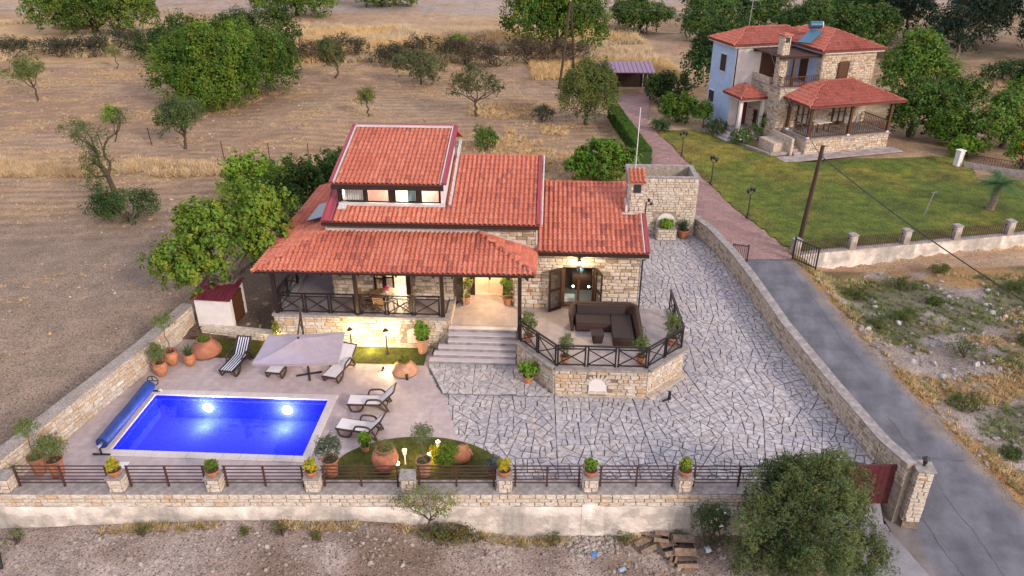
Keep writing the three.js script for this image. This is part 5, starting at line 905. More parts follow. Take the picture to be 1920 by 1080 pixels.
// ------------------------------------------------------------ sun loungers
function lounger(name, label, lx, lz, dir, cloth, back, group) {
  const t = locThing(name, label, 'sun lounger', lx, 0, lz, dir, group), w = 0.60, up = 0.78 * Math.sin(back), along = 0.78 * Math.cos(back), ys = 0.36;
  const sling = (pts, mat) => { const p = [], uv = [], ix = []; pts.forEach(([x, y], i) => { for (const [q, z] of [[0, -w / 2 + 0.02], [1, w / 2 - 0.02]]) { p.push(x, y, z); uv.push(q, i * 0.1); } if (i) { const k = 2 * i; ix.push(k - 2, k - 1, k, k, k - 1, k + 1); } }); const n = pts.length * 2; pts.forEach(([x, y], i) => { for (const [q, z] of [[0, -w / 2 + 0.02], [1, w / 2 - 0.02]]) { p.push(x, y - 0.025, z); uv.push(q, i * 0.1); } if (i) { const k = n + 2 * i; ix.push(k - 2, k, k - 1, k, k + 1, k - 1); } }); for (let i = 1; i < pts.length; i++) { const a = 2 * (i - 1), b = 2 * i; ix.push(a, b, n + a, b, n + b, n + a, a + 1, n + a + 1, b + 1, b + 1, n + a + 1, n + b + 1); } const g = new THREE.BufferGeometry(); g.setAttribute('position', new THREE.Float32BufferAttribute(p, 3)); g.setAttribute('uv', new THREE.Float32BufferAttribute(uv, 2)); g.setIndex(ix); g.computeVertexNormals(); return part(t, '', clean(g), mat); };
  const s1 = sling([[0.0, ys + 0.015], [0.3, ys], [0.7, ys - 0.012], [1.2, ys]], cloth); s1.name = 'seat';
  const s2 = sling([[1.2, ys + 0.002], [1.2 + along * 0.5, ys + up * 0.5 - 0.01], [1.2 + along, ys + up]], cloth); s2.name = 'backrest';
  part(t, 'frame', [bar(V(0, ys - 0.04, -w / 2), V(1.25, ys - 0.04, -w / 2), 0.045, 0.055), bar(V(0, ys - 0.04, w / 2), V(1.25, ys - 0.04, w / 2), 0.045, 0.055), bx(0.0, ys - 0.04, 0, 0.05, 0.06, w + 0.04), bx(1.2, ys - 0.06, 0, 0.05, 0.05, w), bar(V(1.2, ys - 0.03, -w / 2), V(1.2 + along, ys + up - 0.03, -w / 2), 0.045, 0.05), bar(V(1.2, ys - 0.03, w / 2), V(1.2 + along, ys + up - 0.03, w / 2), 0.045, 0.05), bx(1.2 + along, ys + up - 0.02, 0, 0.05, 0.05, w + 0.04, 0, 0, 0.5)], M.resin);
  for (const z of [-w / 2, w / 2]) {
    part(t, 'front_leg', tube([[0.04, ys - 0.05, z], [0.10, 0.12, z], [0.16, 0.03, z], [0.40, 0.03, z], [0.52, 0.12, z], [0.60, ys - 0.05, z]], 0.042, 24, 6), M.resin);
    part(t, 'rear_leg', tube([[1.02, ys - 0.05, z], [1.18, 0.24, z], [1.36, 0.10, z], [1.46, 0.03, z]], 0.042, 16, 6), M.resin);
    part(t, 'armrest', tube([[0.66, ys - 0.02, z * 1.06], [0.76, ys + 0.18, z * 1.12], [0.98, ys + 0.22, z * 1.12], [1.20, ys + 0.20, z * 1.12], [1.36, ys + 0.02, z * 1.06], [1.52, 0.05, z * 1.08]], 0.038, 28, 6), M.resin);
  }
  part(t, 'brace', [bar(V(1.2 + along * 0.75, ys + up * 0.7, 0), V(1.42, 0.2, 0), 0.03), bx(1.42, 0.16, 0, 0.035, 0.035, w)], M.resin);
  return t;
}
lounger('sun_lounger', 'navy and white striped sun lounger left of the parasol', -12.58, -24.62, 84 * RAD, M.stripe, 0.80);
lounger('sun_lounger', 'white sun lounger standing under the left half of the parasol', -10.72, -24.60, 84 * RAD, M.fabric, 0.5, 'white sun loungers by the pool');
lounger('sun_lounger', 'white sun lounger at the right edge of the parasol, back raised', -8.42, -24.42, 76 * RAD, M.fabric, 0.62, 'white sun loungers by the pool');
lounger('sun_lounger', 'white sun lounger beside the pool corner facing the water, the rear of two', -7.28, -22.98, 2 * RAD, M.fabric, 0.80, 'white sun loungers by the pool');
lounger('sun_lounger', 'white sun lounger beside the pool nearest the turf bed', -7.28, -21.55, -8 * RAD, M.fabric, 0.85, 'white sun loungers by the pool');
// ------------------------------------------------------------ cantilever parasol
{
  const t = locThing('parasol', 'large square mauve grey parasol on a cross stand above the loungers', 'parasol', -9.43, 0, -25.07);
  part(t, 'cross_base', [bx(0, 0.03, 0, 1.0, 0.05, 0.07, 0.35), bx(0, 0.035, 0, 0.07, 0.05, 1.0, 0.35)], M.blackIron);
  part(t, 'mast', [rod([0, 0.05, 0], [-0.05, 2.75, -0.12], 0.045, 0.04, 10)], M.blackIron);
  part(t, 'arm', [rod([-0.05, 2.68, -0.12], [0.36, 2.76, 1.50], 0.028), rod([-0.04, 1.9, -0.1], [0.1, 2.70, 0.5], 0.02)], M.blackIron);
  part(t, 'handle', [rod([-0.05, 2.75, -0.12], [-0.12, 3.1, -0.3], 0.018), rod([-0.05, 2.75, -0.12], [0.02, 3.05, -0.35], 0.018)], M.blackIron);
  // canopy: four corners, edge midpoints a little lower than the straight line, apex
  const K = [[-1.05, 2.18, 2.62], [-1.12, 2.20, 0.66], [1.73, 2.20, 0.30], [2.02, 2.18, 2.40]], ap = [0.36, 2.62, 1.52], P = [], n = 10, tri = (...a) => { for (const q of a) P.push(...q); };
  for (let i = 0; i < 4; i++) {
    const a = K[i], b = K[(i + 1) % 4], at = (s, r) => { const e = [0, 1, 2].map((k) => lerp(a[k], b[k], s)); e[1] -= 0.05 * Math.sin(Math.PI * s); const q = [0, 1, 2].map((k) => lerp(ap[k], e[k], r)); q[1] -= 0.07 * Math.sin(Math.PI * r) + 0.05 * Math.sin(Math.PI * s) * Math.sin(Math.PI * r); return q; };
    for (let u = 0; u < n; u++) for (let v = 0; v < n; v++) { const p = at(u / n, v / n), q = at((u + 1) / n, v / n), r = at((u + 1) / n, (v + 1) / n), s = at(u / n, (v + 1) / n); tri(p, s, r); tri(p, r, q); }
    const val = []; for (let u = 0; u < n; u++) { const p = at(u / n, 1), q = at((u + 1) / n, 1), d = (z) => [z[0], z[1] - 0.10, z[2]]; tri(p, d(p), d(q)); tri(p, d(q), q); }
  }
  const g = new THREE.BufferGeometry(); g.setAttribute('position', new THREE.Float32BufferAttribute(P, 3)); g.computeVertexNormals(); part(t, 'canopy', boxUV(g), M.canopy);
  part(t, 'finial', [new THREE.SphereGeometry(0.05, 10, 8).translate(...ap)], M.blackIron);
  for (let i = 0; i < 4; i++) part(t, 'rib', [rod([ap[0], ap[1] - 0.22, ap[2]], [K[i][0], K[i][1] - 0.07, K[i][2]], 0.012)], M.blackIron);
}
// ------------------------------------------------------------ wicker sofa and table
{
  const t = locThing('corner_sofa', 'brown wicker L shaped corner sofa on the stone terrace', 'sofa', 2.2, YT, -26.9);
  // outline: back run along x (1.05..3.4), return run along z to -25.8; coordinates relative to (2.2, -26.9)
  const r = (x0, x1, y0, y1, z0, z1, rr = 0.06) => rbx((x0 + x1) / 2, (y0 + y1) / 2, (z0 + z1) / 2, x1 - x0, y1 - y0, z1 - z0, rr);
  part(t, 'seat', [r(-1.02, 1.18, 0.02, 0.38, -0.95, -0.10, 0.08), r(0.42, 1.18, 0.02, 0.375, -0.14, 1.02, 0.08)], M.wicker);
  const shell = new THREE.Shape(); shell.moveTo(-1.18, -0.15); shell.quadraticCurveTo(-1.22, -1.15, -0.78, -1.15); shell.lineTo(0.98, -1.15); shell.quadraticCurveTo(1.36, -1.15, 1.40, -0.70); shell.lineTo(1.42, 0.95); shell.lineTo(1.33, 1.03); shell.lineTo(1.30, -0.70); shell.quadraticCurveTo(1.27, -1.05, 0.95, -1.06); shell.lineTo(-0.78, -1.06); shell.quadraticCurveTo(-1.12, -1.05, -1.10, -0.15); shell.closePath();
  const sg = new THREE.ExtrudeGeometry(shell, { depth: 0.72, bevelEnabled: true, bevelSize: 0.025, bevelThickness: 0.04, bevelSegments: 3, steps: 4, curveSegments: 10 }).rotateX(Math.PI / 2).translate(0, 0.78, 0);
  { const p = sg.attributes.position; for (let i = 0; i < p.count; i++) { const y = p.getY(i), k = 1 + 0.10 * (y / 0.78); p.setX(i, p.getX(i) * k); p.setZ(i, p.getZ(i) < 0 ? p.getZ(i) * k : p.getZ(i)); if (p.getZ(i) > -0.3 && y > 0.4) p.setY(i, y - 0.20 * smooth(-0.3, 1.0, p.getZ(i))); } sg.computeVertexNormals(); }
  part(t, 'backrest', sg, M.wicker);
  part(t, 'cushion', [r(-1.02, 0.40, 0.36, 0.43, -0.98, -0.12, 0.035), r(0.42, 1.26, 0.36, 0.43, -0.98, 1.0, 0.035)], M.wickerTop);
  part(t, 'back_cushion', [rbx(0.03, 0.60, -1.00, 2.02, 0.42, 0.10, 0.045, 0, -0.2)], M.wickerTop);
  const b = locThing('coffee_table', 'small tapered wicker table in front of the corner sofa', 'side table', 2.02, YT, -26.30, 0.1);
  part(b, 'body', new THREE.CylinderGeometry(0.34, 0.24, 0.40, 4, 1).rotateY(Math.PI / 4).translate(0, 0.20, 0), M.wicker); part(b, 'top', rbx(0, 0.415, 0, 0.50, 0.035, 0.50, 0.015), M.wickerTop);
}
// ------------------------------------------------------------ dining set on the porch
{
  const t = locThing('dining_table', 'round wooden dining table on the porch laid with cups and pink flowers', 'table', -6.75, YP, -28.0);
  part(t, 'tabletop', new THREE.CylinderGeometry(0.62, 0.60, 0.04, 32).scale(1.18, 1, 1).translate(0, 0.73, 0), M.paleWood);
  for (const [x, z] of [[-0.35, -0.3], [0.35, -0.3], [-0.35, 0.3], [0.35, 0.3]]) part(t, 'leg', [rod([x * 1.1, 0, z * 1.1], [x, 0.71, z], 0.03)], M.paleWood);
  const v = locThing('flower_vase', 'small white vase with one round pink flower bunch on the porch table', 'vase', -6.72, YP + 0.75, -28.02); part(v, 'vase', lathe([[0, 0], [0.05, 0], [0.07, 0.08], [0.04, 0.16], [0.05, 0.18], [0, 0.18]], 12), M.white); part(v, 'flowers', crown([[0, 0.27, 0, 0.11, 0.10, 0.11]], 160, { leaf: 0.06, clump: 0.03, per: 6, c0: [0.55, 0.02, 0.12], c1: [0.8, 0.06, 0.22] }), M.leaf);
  const cups = [[-0.14, 0.24, 'left'], [0.16, 0.20, 'middle'], [0.30, 0.02, 'right']]; cups.forEach(([x, z, n]) => { const c = locThing('cup', 'white cup on the porch table, ' + n + ' of the three cups', 'cup', -6.75 + x, YP + 0.75, -28.0 + z, 0, 'cups on the porch table'); part(c, 'bowl', lathe([[0, 0], [0.035, 0], [0.05, 0.09], [0.045, 0.09], [0.03, 0.01], [0, 0.01]], 14), M.white); part(c, 'handle', new THREE.TorusGeometry(0.025, 0.007, 6, 12).translate(0.06, 0.05, 0), M.white); });
  const ch = (label, lx, lz, ry) => { const c = locThing('garden_chair', label, 'chair', lx, YP, lz, ry, 'wooden chairs at the porch table'); const sl = []; for (let i = 0; i < 5; i++) sl.push(bx(0, 0.45, -0.17 + i * 0.085, 0.42, 0.02, 0.07)); part(c, 'seat', sl, M.paleWood); const bs = []; for (let i = 0; i < 4; i++) bs.push(bx(0, 0.60 + i * 0.09, -0.23 - i * 0.02, 0.38, 0.06, 0.02, 0, -0.2)); part(c, 'backrest', [...bs, bar(V(-0.2, 0.4, -0.2), V(-0.2, 0.93, -0.32), 0.03), bar(V(0.2, 0.4, -0.2), V(0.2, 0.93, -0.32), 0.03)], M.paleWood); for (const x of [-0.2, 0.2]) { part(c, 'leg', [bar(V(x, 0, 0.25), V(x, 0.46, -0.18), 0.03)], M.paleWood); part(c, 'leg', [bar(V(x, 0, -0.25), V(x, 0.46, 0.2), 0.03)], M.paleWood); } part(c, 'armrest', [bx(-0.23, 0.64, 0, 0.05, 0.025, 0.45)], M.paleWood); part(c, 'armrest', [bx(0.23, 0.64, 0, 0.05, 0.025, 0.45)], M.paleWood); };
  ch('folding wooden chair left of the porch table by the dark shutter', -7.6, -28.05, 90 * RAD); ch('folding wooden chair right of the porch table by the post', -5.85, -27.95, -80 * RAD); ch('folding wooden chair on the railing side of the porch table', -6.95, -27.72 + 0.05, 175 * RAD);
}
// ------------------------------------------------------------ pots
const O1 = { ...OLIVE, leaf: 0.075 }, Y1 = { c0: [0.20, 0.22, 0.02], c1: [0.55, 0.48, 0.04], ratio: 0.5 }, G1 = { ...CAROB, leaf: 0.06 };
const lp = (lx, y, lz) => { const w = W2(lx, lz); return [w[0], y, w[1]]; };
potThing('plant_pot', 'round bellied terracotta pot with olive shrub, nearest the pool reel wheel', 'plant pot', lp(-15.28, 0, -24.72), 'belly', 0.95, 0, shrub(0.85, 0.34, 420, O1));
potThing('plant_pot', 'terracotta jar with red flowers and small olive standard against the left wall', 'plant pot', lp(-15.2, 0, -25.52), 'belly', 1.0, 0, (t, y) => { standard(1.25, 0.42, 460, O1)(t, y); part(t, 'flowers', crown([[0, y + 0.06, 0, 0.24, 0.07, 0.24]], 140, { leaf: 0.06, clump: 0.05, per: 6, c0: [0.25, 0.05, 0.03], c1: [0.40, 0.10, 0.05] }), M.leaf); });
potThing('plant_pot', 'terracotta pot with spiky leaves beside the leaning clay urn', 'plant pot', lp(-14.45, 0, -25.5), 'belly', 0.85, 0, (t, y) => { spiky(0.6, 110)(t, y); part(t, 'undergrowth', crown([[0, y + 0.12, 0, 0.2, 0.14, 0.2]], 150, { leaf: 0.06, clump: 0.06, per: 6, ...OLIVE }), M.leaf); });
function lyingUrn(name, label, pos, ry, tilt, sc, tone, n, o) { const t = thing(name, label, 'urn', pos, ry); const g = lathe(POTS.urn, 28).scale(sc, sc, sc); g.translate(0, -0.15 * sc, 0).rotateZ(tilt).translate(0, 0.20 * sc, 0); part(t, 'urn', g, M.terra[tone]); const top = V(0, 0.93 * sc, 0).applyAxisAngle(V(0, 0, 1), tilt).add(V(0, 0.2 * sc, 0)); part(t, 'plant', crown([[top.x, top.y + 0.08, top.z, 0.30 * sc, 0.16 * sc, 0.30 * sc]], n, { leaf: 0.07, clump: 0.08, per: 8, inside: 0.4, ...o }), M.leaf); return t; }
potThing('clay_urn', 'big squat clay urn half sunk in the turf beside the left wall', 'urn', lp(-14.2, 0, -26.45), 'mound', 1.0, 2, (t, y) => part(t, 'plant', crown([[0, y + 0.08, 0, 0.26, 0.13, 0.26]], 600, { leaf: 0.07, clump: 0.08, per: 8, ...G1 }), M.leaf));
potThing('clay_urn', 'squat clay urn on the deck lit by two ground spots', 'urn', lp(-5.65, 0, -25.45), 'mound', 0.82, 3, (t, y) => part(t, 'plant', crown([[0, y + 0.10, 0, 0.26, 0.15, 0.26]], 700, { leaf: 0.07, clump: 0.08, per: 8, ...G1, c1: [0.30, 0.26, 0.05] }), M.leaf));
potThing('plant_pot', 'tall tapered terracotta pot with leafy shrub at the foot of the stairs', 'plant pot', lp(-5.13, 0.03, -26.9), 'tall', 1.0, 3, shrub(0.75, 0.28, 420, { ...FRESH, leaf: 0.09 }));
potThing('plant_pot', 'terracotta pot with white flowers and big leaves on the paved path', 'plant pot', lp(-0.67, 0.08, -24.85), 'std', 0.85, 0, (t, y) => { shrub(0.6, 0.34, 300, { ...FRESH, leaf: 0.11 })(t, y); part(t, 'flowers', crown([[0, y + 0.35, 0, 0.3, 0.2, 0.3]], 60, { leaf: 0.06, clump: 0.05, per: 4, c0: [0.6, 0.6, 0.5], c1: [0.8, 0.8, 0.7] }), M.leaf); });
potThing('plant_pot', 'terracotta pot with tall olive shrub beside the terrace post', 'plant pot', lp(-0.72, YT, -26.2), 'std', 0.8, 0, shrub(1.0, 0.36, 420, O1));
potThing('plant_pot', 'terracotta pot with olive shrub at the left front terrace corner', 'plant pot', lp(0.72, YT, -24.75), 'std', 0.72, 0, shrub(0.85, 0.33, 380, O1));
potThing('plant_pot', 'terracotta pot with olive shrub and tall shoot at the right front terrace corner', 'plant pot', lp(3.62, YT, -24.8), 'std', 0.85, 0, (t, y) => { shrub(0.8, 0.38, 380, O1)(t, y); part(t, 'shoot', [limb([0, y, 0], [0.1, y + 1.25, 0], 0.012, 0.005)], M.bark); part(t, 'foliage', crown([[0.1, y + 1.15, 0, 0.1, 0.2, 0.1]], 60, { ...O1, clump: 0.06, per: 5 }), M.leaf); });
potThing('plant_pot', 'terracotta pot with olive shrub at the far right terrace corner', 'plant pot', lp(4.95, YT, -26.25), 'std', 0.9, 2, shrub(1.05, 0.42, 460, O1));
potThing('plant_pot', 'terracotta pot with double ball topiary left of the front door', 'plant pot', lp(-3.82 + 0.28, YT, -29.25), 'std', 0.9, 3, (t, y) => { standard(0.55, 0.30, 340, { ...G1, c1: [0.22, 0.24, 0.05] })(t, y); part(t, 'undergrowth', crown([[0, y + 0.12, 0, 0.24, 0.16, 0.24]], 180, { ...G1, clump: 0.07, per: 7 }), M.leaf); });
potThing('plant_pot', 'terracotta pot with double ball topiary right of the front door', 'plant pot', lp(-1.72, YT, -29.25), 'std', 0.9, 0, (t, y) => { standard(0.6, 0.32, 360, G1)(t, y); part(t, 'undergrowth', crown([[0, y + 0.15, 0, 0.28, 0.2, 0.28]], 220, { ...G1, clump: 0.07, per: 7 }), M.leaf); });
potThing('plant_pot', 'terracotta pot with spiky yucca beside the arched planter', 'plant pot', lp(7.5, -0.02, -39.75), 'std', 1.25, 2, spiky(0.9, 220, [0.07, 0.12, 0.05]));
potThing('plant_pot', 'terracotta pot with standard olive in the front left corner, behind the first fence panel', 'plant pot', lp(-16.62, 0, -18.85), 'tall', 0.95, 1, (t, y) => { standard(1.05, 0.38, 460, O1)(t, y); part(t, 'undergrowth', crown([[0, y + 0.1, 0, 0.24, 0.14, 0.24]], 160, { ...O1, clump: 0.06, per: 6 }), M.leaf); });
potThing('plant_pot', 'terracotta pot with bushy olive in the front left corner, next to the pillar', 'plant pot', lp(-15.95, 0, -18.75), 'tall', 0.98, 0, shrub(0.95, 0.46, 620, O1));
potThing('plant_pot', 'slender terracotta jar with grey olive shrub at the left end of the turf bed', 'plant pot', lp(-6.95, 0, -19.22), 'tall', 1.0, 0, shrub(0.95, 0.40, 560, { ...O1, c0: [0.04, 0.065, 0.045], c1: [0.10, 0.14, 0.09] }));
potThing('plant_pot', 'low clay pot with yellow green shrub on the deck at the turf edge', 'plant pot', lp(-6.12, 0, -20.5), 'std', 0.62, 3, shrub(0.5, 0.22, 260, { ...FRESH }));
{ const t = potThing('clay_urn', 'very large round clay urn standing in the turf behind the fence', 'urn', lp(-5.2, 0.03, -19.5), 'urn', 0.85, 2, (t, y) => part(t, 'plant', crown([[0, y + 0.12, 0, 0.32, 0.18, 0.32]], 700, { ...O1, clump: 0.1, per: 8 }), M.leaf)); }
potThing('plant_pot', 'terracotta jar with ball shaped standard olive in the middle of the turf bed', 'plant pot', lp(-3.9, 0.03, -19.35), 'tall', 0.95, 3, (t, y) => { standard(0.95, 0.36, 520, { ...O1, c1: [0.16, 0.21, 0.10] })(t, y); part(t, 'undergrowth', crown([[0, y + 0.08, 0, 0.24, 0.12, 0.24]], 140, { ...O1, clump: 0.06, per: 6 }), M.leaf); });
{ const t = lyingUrn('clay_urn', 'clay urn tipped on its side spilling a round dark green bush', lp(-3.0, 0.0, -20.1), 0.3, -1.1, 0.62, 0, 60, G1); part(t, 'bush', crown([[-0.30, 0.42, 0.05, 0.42, 0.36, 0.40]], 2600, { ...G1, clump: 0.09, per: 9, inside: 0.3 }), M.leaf); part(t, 'yellow_shoots', crown([[-0.66, 0.52, 0.0, 0.13, 0.34, 0.24]], 400, { ...Y1, leaf: 0.08, clump: 0.08, per: 7 }), M.leaf); }
potThing('plant_pot', 'brown clay pot with grey lavender shrub at the right end of the turf bed', 'plant pot', lp(-1.6, 0, -19.35), 'std', 0.9, 2, shrub(0.5, 0.32, 340, { c0: [0.07, 0.09, 0.09], c1: [0.15, 0.18, 0.16], ratio: 0.3 }));
{ const n = [[-12.44, 'yellow shrub in a clay bowl on the pillar at the left end of the pool', Y1, 0.42], [-9.38, 'dark green shrub in a clay bowl on the pillar before the middle of the pool', G1, 0.36], [-6.28, 'yellow green shrub in a clay bowl on the pillar between pool and turf bed', { ...Y1, c0: [0.14, 0.2, 0.02] }, 0.40], [-0.24, 'bright yellow bushy shrub in a clay bowl on the pillar right of the turf bed', Y1, 0.40], [2.46, 'pointed dark green shrub in a clay bowl on the pillar before the crazy paving', { ...FRESH }, 0.42], [5.42, 'green shrub with yellow tip in a clay bowl on the pillar nearest the olive tree', { ...FRESH, c1: [0.30, 0.32, 0.04] }, 0.42]];
  for (const [x, lab, o, h] of n) potThing('pillar_pot', lab, 'plant pot', [x, 0.865, -18.60], 'bowl', 0.92, 0, shrub(h, 0.20, 300, { ...o, leaf: 0.06, clump: 0.05 }), 'clay bowls on the fence pillars'); }
// ------------------------------------------------------------ garden lights
function lantern(label, lx, lz) {
  const t = locThing('garden_lantern', label, 'lantern', lx, 0.03, lz, 0, 'lantern posts before the podium wall');
  part(t, 'post', [rod([0, 0, 0], [0, 0.95, 0], 0.03), new THREE.CylinderGeometry(0.07, 0.09, 0.05, 12).translate(0, 0.025, 0)], M.blackIron);
  part(t, 'lamp_glass', lathe([[0.05, 0.95], [0.085, 1.10], [0, 1.10]], 10), M.glowWarm); part(t, 'lamp_roof', lathe([[0.13, 1.10], [0.03, 1.22], [0, 1.24]], 10), M.blackIron);
}
lantern('lit garden lantern post in the turf, left of the two', -8.08, -26.72); lantern('lit garden lantern post in the turf, right of the two', -6.60, -26.72);
for (const x of [-8.05, -7.35, -6.55]) lamp(null, ...Wv(x, x === -7.35 ? 0.35 : 0.98, -26.86).toArray(), [1, 0.72, 0.34], x === -7.35 ? 2.4 : 2.4, 0, 3);
function groundSpot(label, lx, lz, to, power, y = 0) {
  const t = locThing('ground_spot', label, 'spotlight', lx, y, lz, 0); const d = V(to[0] - lx, to[1], to[2] - lz).normalize();
  part(t, 'stake', [rod([0, 0, 0], [0, 0.12, 0], 0.02), bx(0, 0.01, 0, 0.1, 0.02, 0.1)], M.black);
  const h = part(t, 'spot_head', lathe([[0, 0], [0.05, 0], [0.065, 0.12], [0.055, 0.12], [0, 0.09]], 12), M.black); h.position.set(0, 0.12, 0); h.quaternion.setFromUnitVectors(V(0, 1, 0), d);
  const gl = part(null, 'lamp_glass', new THREE.CylinderGeometry(0.052, 0.052, 0.01, 12).translate(0, 0.112, 0), M.glowWarm); h.add(gl);
  const p = Wv(lx + d.x * 0.25, y + 0.14 + d.y * 0.25, lz + d.z * 0.25); lamp(null, p.x, p.y, p.z, [1, 0.68, 0.32], power, 0, 2);
}
groundSpot('small black ground spot left of the lit clay urn on the deck', -6.55, -25.5, [-5.7, 0.2, -25.5], 2.2); groundSpot('small black ground spot in front of the lit clay urn on the deck', -5.45, -24.9, [-5.6, 0.25, -25.4], 2.2);
groundSpot('ground spot lighting the creeper at the podium corner', -11.35, -27.0, [-11.5, 0.5, -27.4], 2.4, 0.03);
for (const [lx, lz, lab, hx] of [[-4.62, -19.85, 'short white bollard lamp lit beside the big urn', 0], [-3.62, -20.35, 'short white bollard lamp lit behind the standard olive', 0.05]]) {
  const t = locThing('bollard_lamp', lab, 'garden lamp', lx, 0.03, lz); part(t, 'post', [rod([0, 0, 0], [hx, 0.42, 0], 0.022)], M.white); part(t, 'lamp_head', [rod([hx, 0.42, 0], [hx, 0.60, 0], 0.05, 0.075, 12)], M.white); part(t, 'lamp_glass', new THREE.CylinderGeometry(0.07, 0.07, 0.012, 12).translate(hx, 0.607, 0), M.glowWarm);
  const s = locThing('turf_spot', 'bright warm bulb standing in the turf in front of the ' + (hx ? 'rear' : 'front') + ' bollard lamp', 'spotlight', lx - 0.22, 0.03, lz + 0.22); part(s, 'holder', [rod([0, 0, 0], [0, 0.16, 0], 0.03)], M.black); part(s, 'bulb', new THREE.SphereGeometry(0.075, 12, 8).translate(0, 0.22, 0), M.glowWarm); const p = Wv(lx - 0.22, 0.36, lz + 0.30); lamp(null, p.x, p.y, p.z, [1, 0.66, 0.28], 1.8, 0, 3);
}
{ const t = locThing('wall_creeper', 'green creeper climbing the podium corner, lit from below', 'climber', -11.38, 0, -27.18); part(t, 'stem', [limb([0, 0, 0.05], [0.05, 1.0, -0.03], 0.015, 0.006), limb([0, 0, 0.05], [-0.12, 0.9, 0], 0.012, 0.005)], M.bark); part(t, 'foliage', crown([[0, 0.45, 0.02, 0.20, 0.42, 0.12], [0.02, 0.9, 0, 0.22, 0.28, 0.12]], 500, { leaf: 0.08, clump: 0.07, per: 7, c0: [0.10, 0.14, 0.02], c1: [0.30, 0.30, 0.05] }), M.leaf); }
// small things on the ground
single('drain_cover', boxUV(rbx(0, 0.012, 0, 0.34, 0.02, 0.3, 0.005).translate(...lp(-14.1, 0, -19.35))), M.white, 'pale square skimmer lid in the deck before the pool', 'lid');
{ const t = locThing('boot_scraper', 'small black metal scraper on the paving by the terrace', 'scraper', 4.72, -0.02, -24.15); part(t, 'blade', [bx(0, 0.18, 0, 0.05, 0.36, 0.12, 0.5)], M.blackIron); part(t, 'foot', [bx(-0.1, 0.03, 0.08, 0.4, 0.05, 0.07, 0.6)], M.blackIron); }

